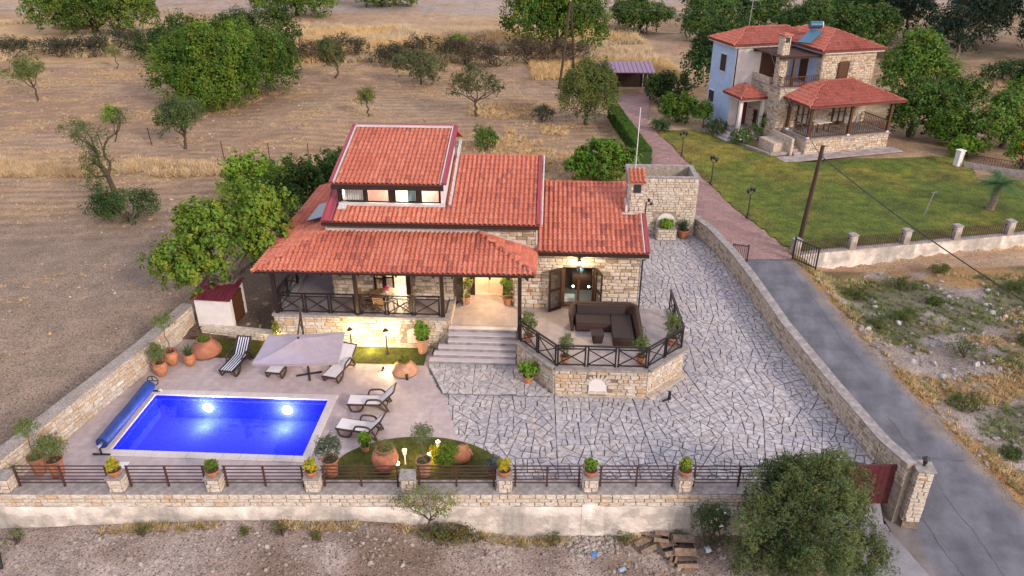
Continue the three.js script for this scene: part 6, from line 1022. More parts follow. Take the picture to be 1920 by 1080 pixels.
// ------------------------------------------------------------ the second house (own axes: a along its front, b into depth)
const HO = [21.5, -54.4], HR = 15.2 * RAD, hC = Math.cos(HR), hS = Math.sin(HR);
const W3 = (a, b) => [HO[0] + a * hC - b * hS, HO[1] - a * hS - b * hC];       // b grows away from the viewer
const houseW = (p) => { const q = W3(p.x, -p.z); return V(q[0], p.y, q[1]); };
{
  const t = thing('country_house', 'two storey stone and white house with red hip roofs and a timber veranda', 'house', [HO[0], 0, HO[1]], HR);
  const nb = (a0, a1, y0, y1, b0, b1) => box(a0, a1, y0, y1, -b1, -b0);
  M.plasterB = std([0.40, 0.54, 0.78], { map: rep(nzS, 3), roughness: 0.9 });
  // white rendered block at the back left, upper walls round the roof terrace
  part(t, 'rendered_front', [nb(-2.48, 2.40, 0, 6.7, 6.965, 6.998)], M.white); const wb = part(t, 'rendered_wall', [nb(-2.5, 2.4, 0, 6.75, 7.0, 10.6), nb(2.40, 2.46, 4.3, 6.8, 3.05, 7.0)], M.plasterB);
  // stone part
  const ws = part(t, 'stone_wall', [nb(-0.8, 2.4, 0, 4.22, 3, 7.0), nb(2.46, 7.0, 0, 6.78, 3, 10.6)], M.mortar);
  const L = [], o = { tones: [0, 1, 3, 0, 1, 2, 5], thick: 0.04 };
  stoneFace(L, V(-0.8, 1.3, -3), V(1, 0, 0), 7.8, 2.95, { ...o, holes: [[1.75, 0, 2.75, 2.1], [4.9, 0, 6.0, 2.1]] }); stoneFace(L, V(2.4, 4.25, -3), V(1, 0, 0), 4.6, 2.5, { ...o, holes: [[1.45, 0.45, 2.25, 1.7]] });
  stoneFace(L, V(-0.8, 0, -7), V(0, 0, 1), 4.0, 4.2, { ...o, holes: [[1.0, 1.0, 1.4, 2.0], [2.2, 1.0, 2.6, 2.0]] }); stoneFace(L, V(2.4, 4.25, -3.6), V(0, 0, 1), 0.6, 2.5, o);
  layStones(ws, L, 150, houseW);
  part(t, 'terrace_floor', nb(-0.85, 2.4, 4.22, 4.3, 2.95, 7.0), M.cap);
  part(t, 'parapet', [nb(-0.85, -0.62, 4.3, 4.75, 4.6, 7.0)], M.stone[2]);
  // roofs
  const hip = (name, a0, a1, b0, b1, y, rise, ridgeA) => {
    const w = a1 - a0, d = b1 - b0, rf = [], P = (a, yy, b) => V(a, yy, -b), A = P(a0, y, b0), B = P(a1, y, b0), C = P(a1, y, b1), D = P(a0, y, b1); let R0, R1;
    if (ridgeA) { R0 = P(a0 + d / 2, y + rise, (b0 + b1) / 2); R1 = P(a1 - d / 2, y + rise, (b0 + b1) / 2); } else { R0 = P((a0 + a1) / 2, y + rise, b0 + w / 2); R1 = P((a0 + a1) / 2, y + rise, b1 - w / 2); }
    const pos = [], tri = (...q) => { for (const v of q) pos.push(v.x, v.y - 0.015, v.z); };
    if (ridgeA) { tri(A, B, R1); tri(A, R1, R0); tri(B, C, R1); tri(C, D, R0); tri(C, R0, R1); tri(D, A, R0); } else { tri(A, B, R0); tri(B, C, R1); tri(B, R1, R0); tri(C, D, R1); tri(D, A, R0); tri(D, R0, R1); }
    for (const [p, q] of [[A, B], [B, C], [C, D], [D, A]]) { const p2 = p.clone().setY(p.y - 0.12), q2 = q.clone().setY(q.y - 0.12); tri(p, p2, q2); tri(p, q2, q); }
    tri(A.clone().setY(y - 0.12), C.clone().setY(y - 0.12), B.clone().setY(y - 0.12)); tri(A.clone().setY(y - 0.12), D.clone().setY(y - 0.12), C.clone().setY(y - 0.12));
    const g = new THREE.BufferGeometry(); g.setAttribute('position', new THREE.Float32BufferAttribute(pos, 3)); g.computeVertexNormals(); const m = part(t, name, boxUV(g), M.tileBed);
    const list = []; const fc = (p, q, e0, e1) => { const u = q.clone().sub(p), len = u.length(); u.normalize(); const up = e0.clone().sub(p); up.addScaledVector(u, -up.dot(u)); const v = up.clone().normalize(), l = up.length(); const uv = (z) => [z.clone().sub(p).dot(u), l]; tileFace(list, p.clone(), u, v, e1 ? [[0, 0], [len, 0], uv(e1), uv(e0)] : [[0, 0], [len, 0], uv(e0)], 0.2, 0.36, 0.03); };
    if (ridgeA) { fc(A, B, R0, R1); fc(D, A, R0); fc(B, C, R1); } else { fc(A, B, R0); fc(D, A, R1, R0); fc(B, C, R0, R1); }
    const mm = new THREE.Mesh(mergeGeometries(list.map((s) => { const c = M.tile[s.tone].color; return tint(TILE[s.g].clone().applyMatrix4(s.m), [c.r * 0.74, c.g * 0.68, c.b * 0.74]); })), M.tileV); mm.name = 'roof_tiles'; mm.userData.kind = 'stuff'; mm.castShadow = mm.receiveShadow = true; m.add(mm);
    m.add(part(null, 'ridge_tiles', [[A, R0], [B, ridgeA ? R1 : R0], [R0, R1], [D, ridgeA ? R0 : R1]].filter(([p, q]) => p.distanceTo(q) > 0.3).flatMap(([p, q]) => ridgeTiles(p.clone().setY(p.y + 0.04), q.clone().setY(q.y + 0.05), 0.1, 0.4)), M.tile[3]));
    return m;
  };
  part(t, 'eaves', [nb(-2.8, 2.3, 6.66, 6.78, 6.7, 10.9), nb(2.3, 7.4, 6.66, 6.78, 2.7, 10.9)], M.white);
  hip('main_roof', 2.1, 7.45, 2.6, 10.9, 6.90, 1.05, false); hip('wing_roof', -2.9, 4.9, 6.6, 10.95, 6.89, 0.95, true);
  // veranda
  const pod = part(t, 'podium', [nb(-0.05, 7.05, -0.3, 1.16, 0, 3)], M.mortar), L2 = []; stoneFace(L2, V(-0.05, -0.1, 0), V(1, 0, 0), 7.1, 1.26, o); stoneFace(L2, V(-0.05, -0.1, -3), V(0, 0, 1), 3, 1.26, o); layStones(pod, L2, 100, houseW);
  part(t, 'floor', [nb(-0.12, 7.12, 1.16, 1.25, -0.08, 3)], M.cap);
  for (const [a, b] of [[0.12, 0.12], [3.5, 0.12], [6.9, 0.12], [0.12, 2.8]]) part(t, 'veranda_post', [nb(a - 0.09, a + 0.09, 1.35, 3.6, b - 0.09, b + 0.09)], M.wood).add(part(null, 'post_base', [nb(a - 0.11, a + 0.11, 1.25, 1.36, b - 0.11, b + 0.11)], M.white));
  part(t, 'veranda_beam', [nb(-0.1, 7.2, 3.52, 3.66, 0.02, 0.2), nb(0.02, 0.2, 3.52, 3.66, 0.2, 3), nb(6.9, 7.08, 3.52, 3.66, 0.2, 3)], M.darkWood);
  const vr = hip('veranda_roof', -0.45, 7.55, -0.45, 5.2, 3.68, 1.15, true);
  const balus = (pts, y, h, step) => { const rg = groupPart(t, 'railing'); for (let i = 0; i + 1 < pts.length; i++) { const [p, q] = [pts[i], pts[i + 1]], l = Math.hypot(q[0] - p[0], q[1] - p[1]), at = (s, yy) => V(lerp(p[0], q[0], s), yy, -lerp(p[1], q[1], s)); rg.add(part(null, 'rail', [bar(at(0, y + h), at(1, y + h), 0.07, 0.06)], M.wood)); rg.add(part(null, 'rail', [bar(at(0, y + 0.1), at(1, y + 0.1), 0.05, 0.05)], M.wood)); const n = Math.round(l / step); for (let k = 1; k < n; k++) rg.add(part(null, 'baluster', [bar(at(k / n, y + 0.1), at(k / n, y + h), 0.035, 0.035, V(1, 0, 0.2))], M.wood)); } };
  balus([[0.12, 2.0], [0.12, 0.12], [3.5, 0.12], [6.9, 0.12], [6.9, 2.9]], 1.25, 0.85, 0.19);
  balus([[-0.7, 4.6], [-0.7, 3.12], [2.35, 3.12]], 4.3, 0.75, 0.19);
  // ground floor door and window behind the veranda
  const door = (a0, a1, y0, y1, b, mat, name = 'shutter_door') => { const m = part(t, name, [nb(a0, a1, y0, y1, b - 0.06, b), nb(a0 - 0.06, a0, y0, y1 + 0.06, b - 0.08, b), nb(a1, a1 + 0.06, y0, y1 + 0.06, b - 0.08, b), nb(a0, a1, y1, y1 + 0.06, b - 0.08, b)], mat); const n = Math.round((y1 - y0) / 0.16), s = []; for (let i = 0; i < n; i++) s.push(nb(a0 + 0.04, a1 - 0.04, y0 + (i + 0.25) * (y1 - y0) / n, y0 + (i + 0.6) * (y1 - y0) / n, b - 0.085, b - 0.06)); m.add(part(null, 'slats', s, mat)); return m; };
  for (const [a, bb] of [[0.95, 1.95], [4.1, 5.2]]) { const f = part(t, 'glazed_door', [nb(a, a + 0.08, 1.25, 3.4, 2.9, 3.0), nb(bb - 0.08, bb, 1.25, 3.4, 2.9, 3.0), nb(a + 0.08, bb - 0.08, 3.3, 3.4, 2.9, 3), nb((a + bb) / 2 - 0.05, (a + bb) / 2 + 0.05, 1.25, 3.3, 2.9, 3.0), nb(a + 0.08, bb - 0.08, 2.2, 2.26, 2.92, 2.99), nb(a + 0.08, bb - 0.08, 1.25, 1.5, 2.92, 2.99)], M.wood); f.add(part(null, 'pane', [nb(a + 0.08, bb - 0.08, 1.5, 3.3, 2.96, 2.97)], std([0.30, 0.29, 0.26], { roughness: 0.15 }))); }
  // windows and doors above
  door(3.9, 4.65, 4.72, 5.95, 2.99, M.wood, 'window'); door(-0.2, 1.2, 4.3, 6.15, 6.98, M.wood); { const m = part(t, 'shutter_door', [box(2.33, 2.40, 4.3, 6.2, -5.6, -4.7)], M.wood); const s = []; for (let i = 0; i < 11; i++) s.push(box(2.31, 2.33, 4.38 + i * 0.165, 4.48 + i * 0.165, -5.55, -4.75)); m.add(part(null, 'slats', s, M.wood)); }
  const side = (z, w, y0, y1, name) => { const m = part(t, name, [box(-2.56, -2.5, y0, y1, -z - w, -z)], M.darkWood); m.add(part(null, 'frame', [box(-2.58, -2.5, y0 - 0.06, y0, -z - w - 0.05, -z + 0.05), box(-2.58, -2.5, y1, y1 + 0.05, -z - w - 0.05, -z + 0.05)], M.white)); };
  side(8.3, 0.75, 4.6, 5.9, 'window'); side(9.6, 0.7, 1.9, 2.8, 'window'); side(9.9, 0.35, 0.9, 1.4, 'vent');
  for (const [z0] of [[5.6], [4.4]]) part(t, 'slot_window', [box(-0.86, -0.80, 1.0, 2.0, -z0 - 0.4, -z0)], M.darkWood);
  // pergola over the roof terrace and chimney
  M.pergola = std([0.12, 0.045, 0.035], { map: rep(woodT, 0.8), roughness: 0.7 }); const pg = []; pg.push(nb(-1.1, 2.5, 6.35, 6.5, 3.2, 3.32), nb(-1.1, 2.5, 6.35, 6.5, 6.7, 6.82)); const lath = []; for (let i = 0; i < 13; i++) lath.push(nb(-1.2, 2.4, 6.52, 6.58, 3.1 + i * 0.29, 3.26 + i * 0.29)); part(t, 'pergola_beam', pg, M.darkWood); lath.forEach((g) => part(t, 'pergola_slat', g, M.pergola));
  part(t, 'pergola_post', [nb(0.15, 0.35, 4.3, 6.35, 3.2, 3.4)], M.wood);
  const ch = part(t, 'chimney', [nb(-0.75, -0.15, 4.2, 7.95, 3.6, 4.2)], M.mortar), L3 = []; stoneFace(L3, V(-0.75, 4.3, -3.6), V(1, 0, 0), 0.6, 3.6, { ...o, lMax: 0.3 }); stoneFace(L3, V(-0.75, 4.3, -4.2), V(0, 0, 1), 0.6, 3.6, { ...o, lMax: 0.3 }); layStones(ch, L3, 40, houseW);
  ch.add(part(null, 'smoke_hole', [nb(-0.62, -0.28, 7.5, 7.85, 3.54, 3.6)], M.black)); ch.add(part(null, 'chimney_cap', [nb(-0.85, -0.05, 7.95, 8.05, 3.5, 4.3), nb(-0.65, -0.25, 8.05, 8.12, 3.7, 4.1)], M.tile[2]));
  // entrance porch
  part(t, 'porch_column', [nb(-2.75, -2.5, 0.6, 3.1, 5.0, 5.25)], M.white); part(t, 'porch_column', [nb(-1.05, -0.82, 0.6, 3.1, 4.7, 4.95)], M.white); part(t, 'porch_lintel', [nb(-2.85, -0.8, 3.05, 3.3, 4.65, 7)], M.white);
  hip('porch_roof', -3.05, -0.75, 4.4, 7.3, 3.34, 0.75, false);
  part(t, 'front_door', [nb(-1.75, -0.95, 0.65, 2.75, 6.9, 7)], M.maroon); part(t, 'porch_floor', [nb(-2.9, -0.8, -0.2, 0.62, 4.5, 7)], M.cap); for (let i = 0; i < 3; i++) part(t, 'step', [nb(-3.2 - i * 0.3, -2.9 - i * 0.3, -0.2, 0.46 - i * 0.16, 4.6, 6.4)], M.marble);
  part(t, 'drainpipe', [rod([-2.4, 6.6, -6.94], [-2.4, 3.2, -6.94], 0.05)], M.darkWood);
  // steps down from the veranda to the lawn path, with side wall
  for (let i = 0; i < 7; i++) part(t, 'step', [nb(-0.75, -0.1, -0.2, 1.16 - (i + 1) * 0.155, 1.55 - i * 0.27, 1.85 - i * 0.27)], M.floor); part(t, 'stair_wall', [nb(-2.0, -0.85, -0.2, 0.75, 1.0, 3), nb(-1.0, -0.82, -0.2, 1.25, 0.3, 3)], M.stone[2]);
  // water heater: panel, tank
  part(t, 'solar_collector', [bar(V(1.45, 7.25, -4.35), V(3.25, 7.9, -5.5), 1.0, 0.08)], M.solar2 = std([0.015, 0.09, 0.16], { roughness: 0.35 })); part(t, 'water_tank', [rod([3.05, 8.22, -6.2], [3.95, 8.22, -6.0], 0.27, 0.27, 16)], M.solar2).add(part(null, 'tank_end', [rod([3.95, 8.22, -6.0], [4.01, 8.22, -5.99], 0.27, 0.26, 16)], M.white)); part(t, 'tank_stand', [rod([3.2, 7.3, -6.2], [3.2, 8.0, -6.2], 0.03), rod([3.8, 7.4, -6.05], [3.8, 8.0, -6.05], 0.03)], M.grey);
  part(t, 'television_aerial', [rod([-0.6, 7.6, -8.8], [-0.5, 9.9, -8.8], 0.035), rod([-0.8, 9.8, -8.8], [-0.1, 9.8, -8.6], 0.025), rod([-0.5, 9.2, -8.8], [-0.3, 9.2, -8.7], 0.02)], M.grey);
  // things on the veranda
  const at3 = (a, b) => W3(a, b);
  const vt = thing('veranda_table', 'table with pale cloth on the veranda of the second house', 'table', [at3(2.2, 1.6)[0], 1.25, at3(2.2, 1.6)[1]], HR); part(vt, 'tablecloth', [rbx(0, 0.72, 0, 1.3, 0.06, 0.85, 0.02)], M.fabric); for (const [x, z] of [[-0.5, -0.3], [0.5, -0.3], [-0.5, 0.3], [0.5, 0.3]]) part(vt, 'leg', [bx(x, 0.35, z, 0.06, 0.7, 0.06)], M.darkWood);
  const chair = (lab, a, b, ry) => { const q = at3(a, b), c = thing('veranda_chair', lab, 'chair', [q[0], 1.25, q[1]], HR + ry); part(c, 'seat', [bx(0, 0.43, 0, 0.45, 0.04, 0.45)], M.grey); part(c, 'backrest', [bx(0, 0.72, -0.21, 0.45, 0.5, 0.03, 0, -0.12)], M.grey); for (const x of [-0.2, 0.2]) for (const z of [-0.2, 0.2]) part(c, 'leg', [bx(x, 0.21, z, 0.04, 0.42, 0.04)], M.grey); };
  chair('grey chair left of the cloth covered veranda table', 1.3, 1.6, 1.57); chair('grey chair beside the middle post of the veranda', 4.3, 1.3, -0.4); chair('grey chair at the right end of the veranda', 5.4, 1.4, 0.6);
  const ht = thing('house_path', 'pale paved path along the front of the second house', 'path', [at3(3, -0.9)[0], 0.0, at3(3, -0.9)[1]], HR); ht.userData.kind = 'structure'; part(ht, 'paving', [box(-5.4, 4.6, 0.02, 0.10, -0.85, 0.30)], M.capP = std([0.46, 0.40, 0.40], { map: rep(nz, 2.4), roughness: 0.9 }));
}
// ------------------------------------------------------------ lawn wall with pillars and picket panels
{
  const a = [14.95, -36.86], b = [44, -42.75], L = Math.hypot(b[0] - a[0], b[1] - a[1]), ry = Math.atan2(-(b[1] - a[1]), b[0] - a[0]), u = [(b[0] - a[0]) / L, (b[1] - a[1]) / L];
  const t = thing('lawn_wall', 'long pale rendered wall holding up the lawn', 'wall', [a[0], -1, a[1]], ry);
  part(t, 'wall', [box(0.1, L, -1.6, 1.02, -0.24, 0)], M.plaster); part(t, 'coping', [box(0.1, L, 1.02, 1.08, -0.27, 0.03)], M.cap);
  const S = [0.15, 3.45, 6.7, 9.85, 13.25, 16.6, 20], names = ['beside the iron gate', 'first right of the gate', 'second right of the gate', 'third right of the gate', 'fourth right of the gate', 'beyond the palm', 'last'];
  const cnt = 6; for (let i = 0; i < cnt - 0; i++) { const q = [a[0] + u[0] * S[i], a[1] + u[1] * S[i]]; const p = thing('wall_pillar', 'pale square pillar on the lawn wall, ' + names[i], 'pillar', [q[0], 0.0, q[1]], ry); part(p, 'shaft', [box(-0.19, 0.19, 0.085, 0.82, -0.31, 0.07)], M.pillarP || (M.pillarP = std([0.58, 0.53, 0.49], { map: rep(plasterT, 2.2), roughness: 0.9 }))); part(p, 'cap', [rbx(0, 0.86, -0.12, 0.46, 0.08, 0.46, 0.02)], M.cap);
    if (i < cnt - 1) { const l = S[i + 1] - S[i], f = thing('picket_fence', 'brown picket panel right of the lawn wall pillar ' + names[i], 'fence', [q[0] + u[0] * l / 2, 0.09, q[1] + u[1] * l / 2], ry); const w = l - 0.42; part(f, 'rail', [bx(0, 0.12, -0.12, w, 0.04, 0.035)], M.metal); part(f, 'rail', [bx(0, 0.56, -0.12, w, 0.04, 0.035)], M.metal); const n = Math.round(w / 0.135); for (let k = 0; k < n; k++) part(f, 'picket', [bx(-w / 2 + (k + 0.5) * w / n, 0.34, -0.12, 0.028, 0.66, 0.022)], M.metal); } }
}
// iron gates
{
  const gate = (name, lab, p, q, y, h, bars) => { const L = Math.hypot(q[0] - p[0], q[1] - p[1]), t = thing(name, lab, 'gate', [p[0], y, p[1]], Math.atan2(-(q[1] - p[1]), q[0] - p[0])); part(t, 'post', [bx(0, h * 0.52, 0, 0.07, h * 1.04, 0.07)], M.blackIron); part(t, 'post', [bx(L, h * 0.5, 0, 0.06, h, 0.06)], M.blackIron); part(t, 'rail', [bx(L / 2, 0.1, 0, L, 0.05, 0.04)], M.blackIron); part(t, 'rail', [bx(L / 2, h - 0.06, 0, L, 0.05, 0.04)], M.blackIron); for (let k = 1; k < bars; k++) part(t, 'bar', [bx(L * k / bars, h / 2, 0, 0.028, h - 0.1, 0.028)], M.blackIron); return t; };
  gate('driveway_gate', 'open black iron gate leaf beside the utility pole', [14.72, -36.3], [15.5, -35.1], 0.02, 1.25, 10);
  const g = gate('driveway_gate', 'open black iron gate leaf beside the curved wall', [12.22, -35.95], [11.5, -36.2], 0.05, 0.95, 8);
  const pg = thing('sliding_gate', 'dark red steel gate panel beside the olive tree', 'gate', [11.2, -1.0, -19.35]); const pl = []; part(pg, 'frame', [bx(0, 0.04, 0, 3.5, 0.07, 0.06), bx(0, 1.58, 0, 3.5, 0.07, 0.06), bx(-1.72, 0.8, 0, 0.07, 1.5, 0.06), bx(1.72, 0.8, 0, 0.07, 1.5, 0.06)], M.gateRed); for (let i = 0; i < 18; i++) part(pg, 'board', [bx(-1.6 + i * 0.188, 0.81, 0, 0.176, 1.48, 0.03)], M.gateRed);
  const p = thing('gate_pillar', 'stone gate pillar with a black lantern on top beside the road', 'pillar', [13.12, -1.15, -19.0], -0.12); part(p, 'core', [box(-0.25, 0.25, -0.4, 1.95, -0.25, 0.25)], M.mortar); const L = [], o = { tones: [4, 4, 4, 1], hMin: 0.12, hMax: 0.19, lMin: 0.18, lMax: 0.4 }; stoneFace(L, V(-0.25, -0.1, 0.25), V(1, 0, 0), 0.5, 2.04, o); stoneFace(L, V(-0.25, -0.1, -0.25), V(0, 0, 1), 0.5, 2.04, { ...o, tones: [2, 2, 5] }); const mg = groupPart(p, 'masonry'); layStones(mg, L, 80, (q) => q.clone().add(p.position)); part(p, 'cap', [rbx(0, 1.99, 0, 0.6, 0.08, 0.6, 0.02)], M.cap);
  part(p, 'plaque', [bx(-0.05, 1.72, 0.30, 0.26, 0.08, 0.02)], M.terra[3]);
  const l = thing('pillar_lantern', 'small unlit black lantern standing on the gate pillar', 'lantern', [13.12, 0.88, -19.0]); part(l, 'body', [rod([0, 0, 0], [0, 0.08, 0], 0.05, 0.03, 8), rod([0, 0.08, 0], [0, 0.26, 0], 0.06, 0.09, 6)], M.black); part(l, 'roof', lathe([[0.13, 0.26], [0.04, 0.36], [0, 0.38]], 8), M.black);
}
// lamp posts along the pink driveway
{
  const L = [[12.37, -53.9, 'farthest of the three black lamp posts along the driveway lawn edge'], [13.15, -48.0, 'middle one of the three black lamp posts along the driveway lawn edge'], [13.92, -42.03, 'nearest of the three black lamp posts along the driveway lawn edge']]; let first;
  for (const [x, z, lab] of L) { if (first) { copyOf(first, lab, [x, 0.05, z], R(0, 3)); continue; } const t = first = thing('lamp_post', lab, 'lamp post', [x, 0.05, z], 0.3); part(t, 'post', [lathe([[0, 0], [0.12, 0], [0.13, 0.06], [0.07, 0.14], [0.06, 0.35], [0.035, 0.42], [0.03, 1.5], [0, 1.5]], 12)], M.black); part(t, 'arm', [tube([[-0.24, 1.60, 0], [-0.12, 1.50, 0], [0, 1.46, 0], [0.12, 1.50, 0], [0.24, 1.60, 0]], 0.022, 16, 6)], M.black); for (const x2 of [-0.24, 0, 0.24]) part(t, 'lantern', [lathe([[0, 0], [0.06, 0.02], [0.10, 0.18], [0.12, 0.19], [0.03, 0.28], [0, 0.30]], 8).translate(x2, x2 ? 1.60 : 1.68, 0)], M.black); }
}
// utility poles and cable
{
  const t = thing('utility_pole', 'leaning wooden utility pole beside the iron gate', 'utility pole', [15.42, -0.2, -37.6]); part(t, 'pole', limb([0, -0.3, 0], [0.25, 6.0, 0.15], 0.15, 0.10, 0.004), M.pole); part(t, 'insulator', [rod([0.15, 5.5, 0.15], [0.38, 5.55, 0.2], 0.03)], M.black);
  const top = V(15.66, 5.3, -37.45);
  const sag = (p, q, s, n = 20) => { const o = []; for (let i = 0; i <= n; i++) { const k = i / n; const v = p.clone().lerp(q, k); v.y -= s * 4 * k * (1 - k); o.push(v.toArray()); } return o; };
  single('power_cable', merge([tube(sag(top, V(19.5, 4.3, -17), 0.5), 0.028, 40, 6), tube(sag(top, V(19.6, 7.2, -61), 0.6), 0.02, 40, 5)]), M.black, 'black power cable hanging from the pole over the lawn', 'cable');
  const t2 = thing('twin_pole', 'pair of wooden poles tied together in the scrub behind the villa', 'utility pole', [5.4, 0, -78]); part(t2, 'pole', limb([-0.8, -0.3, 2], [0.25, 8.0, 0], 0.15, 0.10, 0.004), M.pole); part(t2, 'pole', limb([1.1, -0.3, -3], [0.3, 8.0, 0], 0.15, 0.10, 0.004), M.pole); part(t2, 'crossbar', [rod([-0.45, 2.6, 1.2], [0.8, 2.6, -1.5], 0.06)], M.pole); part(t2, 'insulator', [rod([0.25, 8, 0], [0.3, 8.35, 0], 0.05)], M.white);
  single('power_line', merge([tube(sag(V(5.7, 7.8, -78), V(22, 3.5, -90), 1.3), 0.03, 30, 5), tube(sag(V(5.7, 7.8, -78), V(40, 7.6, -96), 1.6), 0.03, 30, 5), tube(sag(V(40, 7.6, -96), V(75, 8.5, -92), 1.2), 0.03, 30, 5)]), M.black, 'thin overhead lines running right from the twin poles', 'cable');
  const st = thing('garden_stake', 'thin grey metal stake standing in the lawn', 'stake', [24.6, 0, -42.5]); part(st, 'rod', [rod([0, 0, 0], [0.25, 1.5, 0], 0.03)], M.grey); part(st, 'crosspiece', [rod([0.1, 1.45, 0], [0.4, 1.5, 0], 0.02)], M.grey);
}
// carport at the end of the driveway
{
  const t = thing('carport', 'purple metal roofed carport at the far end of the driveway', 'carport', [11.2, 0, -74.5], -0.05); for (const [x, z] of [[-2, 0.9], [1.7, 0.9], [-2, -2.5], [1.7, -2.5]]) part(t, 'post', [bx(x, 1.1, z, 0.1, 2.2, 0.1)], M.grey); const ribs = []; for (let i = 0; i < 12; i++) ribs.push(bx(-2.5 + i * 0.42, 2.36, -0.9, 0.05, 0.05, 4.2, 0, 0.06)); part(t, 'roof', [bx(-0.15, 2.3, -0.9, 5.1, 0.06, 4.2, 0, 0.06), ...ribs], M.purple = std([0.20, 0.12, 0.20], { roughness: 0.5 })); part(t, 'back_wall', [bx(0, 1.1, -2.7, 4.6, 2.2, 0.12)], M.darkWood);
}
// far right garden pillar with low fence
{
  const p = thing('garden_pillar', 'lone pale pillar at the far corner of the lawn', 'pillar', [31.7, 0, -52.3], 0.3); part(p, 'shaft', [box(-0.2, 0.2, -0.2, 1.0, -0.2, 0.2)], M.white); part(p, 'cap', [rbx(0, 1.04, 0, 0.5, 0.08, 0.5, 0.02)], M.white);
  const f = thing('garden_fence', 'low brown fence running forward from the lone pillar', 'fence', [32, 0, -52], Math.atan2(4.5, 6.5) * -1); part(f, 'kerb', [box(0, 7, -0.2, 0.3, -0.1, 0.1)], M.cap); part(f, 'rail', [bx(3.5, 0.85, 0, 7, 0.04, 0.04)], M.metal); for (let i = 0; i < 40; i++) part(f, 'picket', [bx(0.1 + i * 0.17, 0.58, 0, 0.025, 0.56, 0.025)], M.metal);
  const k = thing('bed_kerb', 'pale kerb along the rose bed in front of the second house', 'kerb', [17, 0, -57]); part(k, 'kerb', [bar(V(-1.6, 0.1, -4.2), V(1.9, 0.1, 2.7), 0.22, 0.22), bar(V(1.9, 0.1, 2.7), V(3.6, 0.1, 2.2), 0.22, 0.22)], M.cap);
}
// wire fence posts on the field
{
  const P = [[-30.1, -54.6, 'far left, by the dry bank'], [-27.3, -56.4, 'left of the dead tree'], [-20.5, -52.5, 'right of the dead tree crown'], [-17.2, -52.3, 'below the small olive tree'], [-14.6, -52.8, 'between olive tree and villa hedge']];
  P.forEach(([x, z, lab], i) => { const t = thing('fence_post', 'thin rusty fence post in the dry grass, ' + lab, 'post', [x, landY(x, z) - 0.1, z]); part(t, 'stake', [bar(V(0, 0, 0), V(-0.15 + 0.06 * i, 1.5, 0), 0.05)], M.metal); });
}
// cardboard boxes and litter on the rubble in front
{
  const bxs = [[4.35, -17.95, 0.5, 'flattened cardboard box lying at the left of the pile', 0.95, 0.10, 0.42, 2], [4.50, -18.45, -0.5, 'long brown box leaning at the back of the pile', 0.85, 0.16, 0.36, 0], [4.78, -18.05, -0.2, 'pale open cardboard box in the middle of the pile', 0.46, 0.30, 0.34, 0], [4.95, -17.65, 0.25, 'brown carton below the middle of the pile', 0.52, 0.22, 0.42, 2], [5.42, -17.75, -0.05, 'large open reddish carton at the right of the pile', 0.68, 0.34, 0.62, 1], [5.42, -17.2, 0.02, 'low open tray carton nearest the frame edge', 0.66, 0.16, 0.34, 1], [5.0, -17.25, 1.2, 'small slim carton standing at the front of the pile', 0.36, 0.18, 0.16, 1], [5.4, -18.35, 0.1, 'flat ochre carton at the back right of the pile', 0.72, 0.10, 0.32, 1]];
  for (const [x, z, ry, lab, w, h, d, m] of bxs) { const t = thing('cardboard_box', lab, 'cardboard box', [x, landY(x, z) - 0.02, z], ry); const th = 0.012; part(t, 'carton', [bx(0, th, 0, w, th, d), bx(0, h / 2, d / 2, w, h, th), bx(0, h / 2, -d / 2, w, h, th), bx(w / 2, h / 2, 0, th, h, d), bx(-w / 2, h / 2, 0, th, h, d)], M.card[m]); part(t, 'flap', [bx(0, h + 0.02, d / 2 + d * 0.18, w * 0.98, th, d * 0.4, 0, 0.35)], M.card[m]); part(t, 'flap', [bx(w * 0.03, h + 0.015, -d * 0.24, w * 0.97, th, d * 0.5, 0, 0.08)], M.card[(m + 1) % 3]); }
  const lit = [[2.6, -17.5, [0.05, 0.18, 0.45], 'blue plastic scrap on the rubble left of the boxes'], [3.4, -16.9, [0.3, 0.42, 0.6], 'pale blue plastic bag near the lower frame edge'], [6.2, -17.7, [0.5, 0.6, 0.65], 'light plastic scrap right of the boxes'], [12.75, -24.9, [0.75, 0.75, 0.75], 'small white paper lying on the road']];
  for (const [x, z, c, lab] of lit) { const g = new THREE.PlaneGeometry(0.24, 0.17, 6, 5).rotateX(-Math.PI / 2), p = g.attributes.position; for (let i = 0; i < p.count; i++) p.setY(i, 0.04 + 0.09 * vnoise(p.getX(i) * 9 + x, p.getZ(i) * 9, 7)); g.computeVertexNormals(); const y = x > 12 ? roadY(z) + 0.03 : landY(x, z); const m = single('litter', g, std(c, { side: THREE.DoubleSide, roughness: 0.5 }), lab, 'litter'); m.position.set(x, y, z); m.rotation.y = R(0, 6); }
  const br = thing('black_pipe', 'black pipe lying at the left edge before the wall', 'pipe', [-15.9, landY(-15.9, -17.3) + 0.06, -17.3]); part(br, 'pipe', [rod([-0.7, 0.1, -0.9], [0.5, 0.0, 0.7], 0.05)], M.black);
}

// ------------------------------------------------------------ trees and bushes
const gp = (x, z) => [x, landY(x, z), z];
const LB = (n, R0, H, ry = 0.4) => { const o = []; for (let i = 0; i < n; i++) { const a = i / n * 6.283 + R(-0.3, 0.3), d = i ? R(0.35, 0.6) * R0 : 0; o.push([Math.cos(a) * d, H * R(0.85, 1.15), Math.sin(a) * d, R0 * R(0.5, 0.68), R0 * ry * R(0.85, 1.2), R0 * R(0.5, 0.68)]); } return o; };
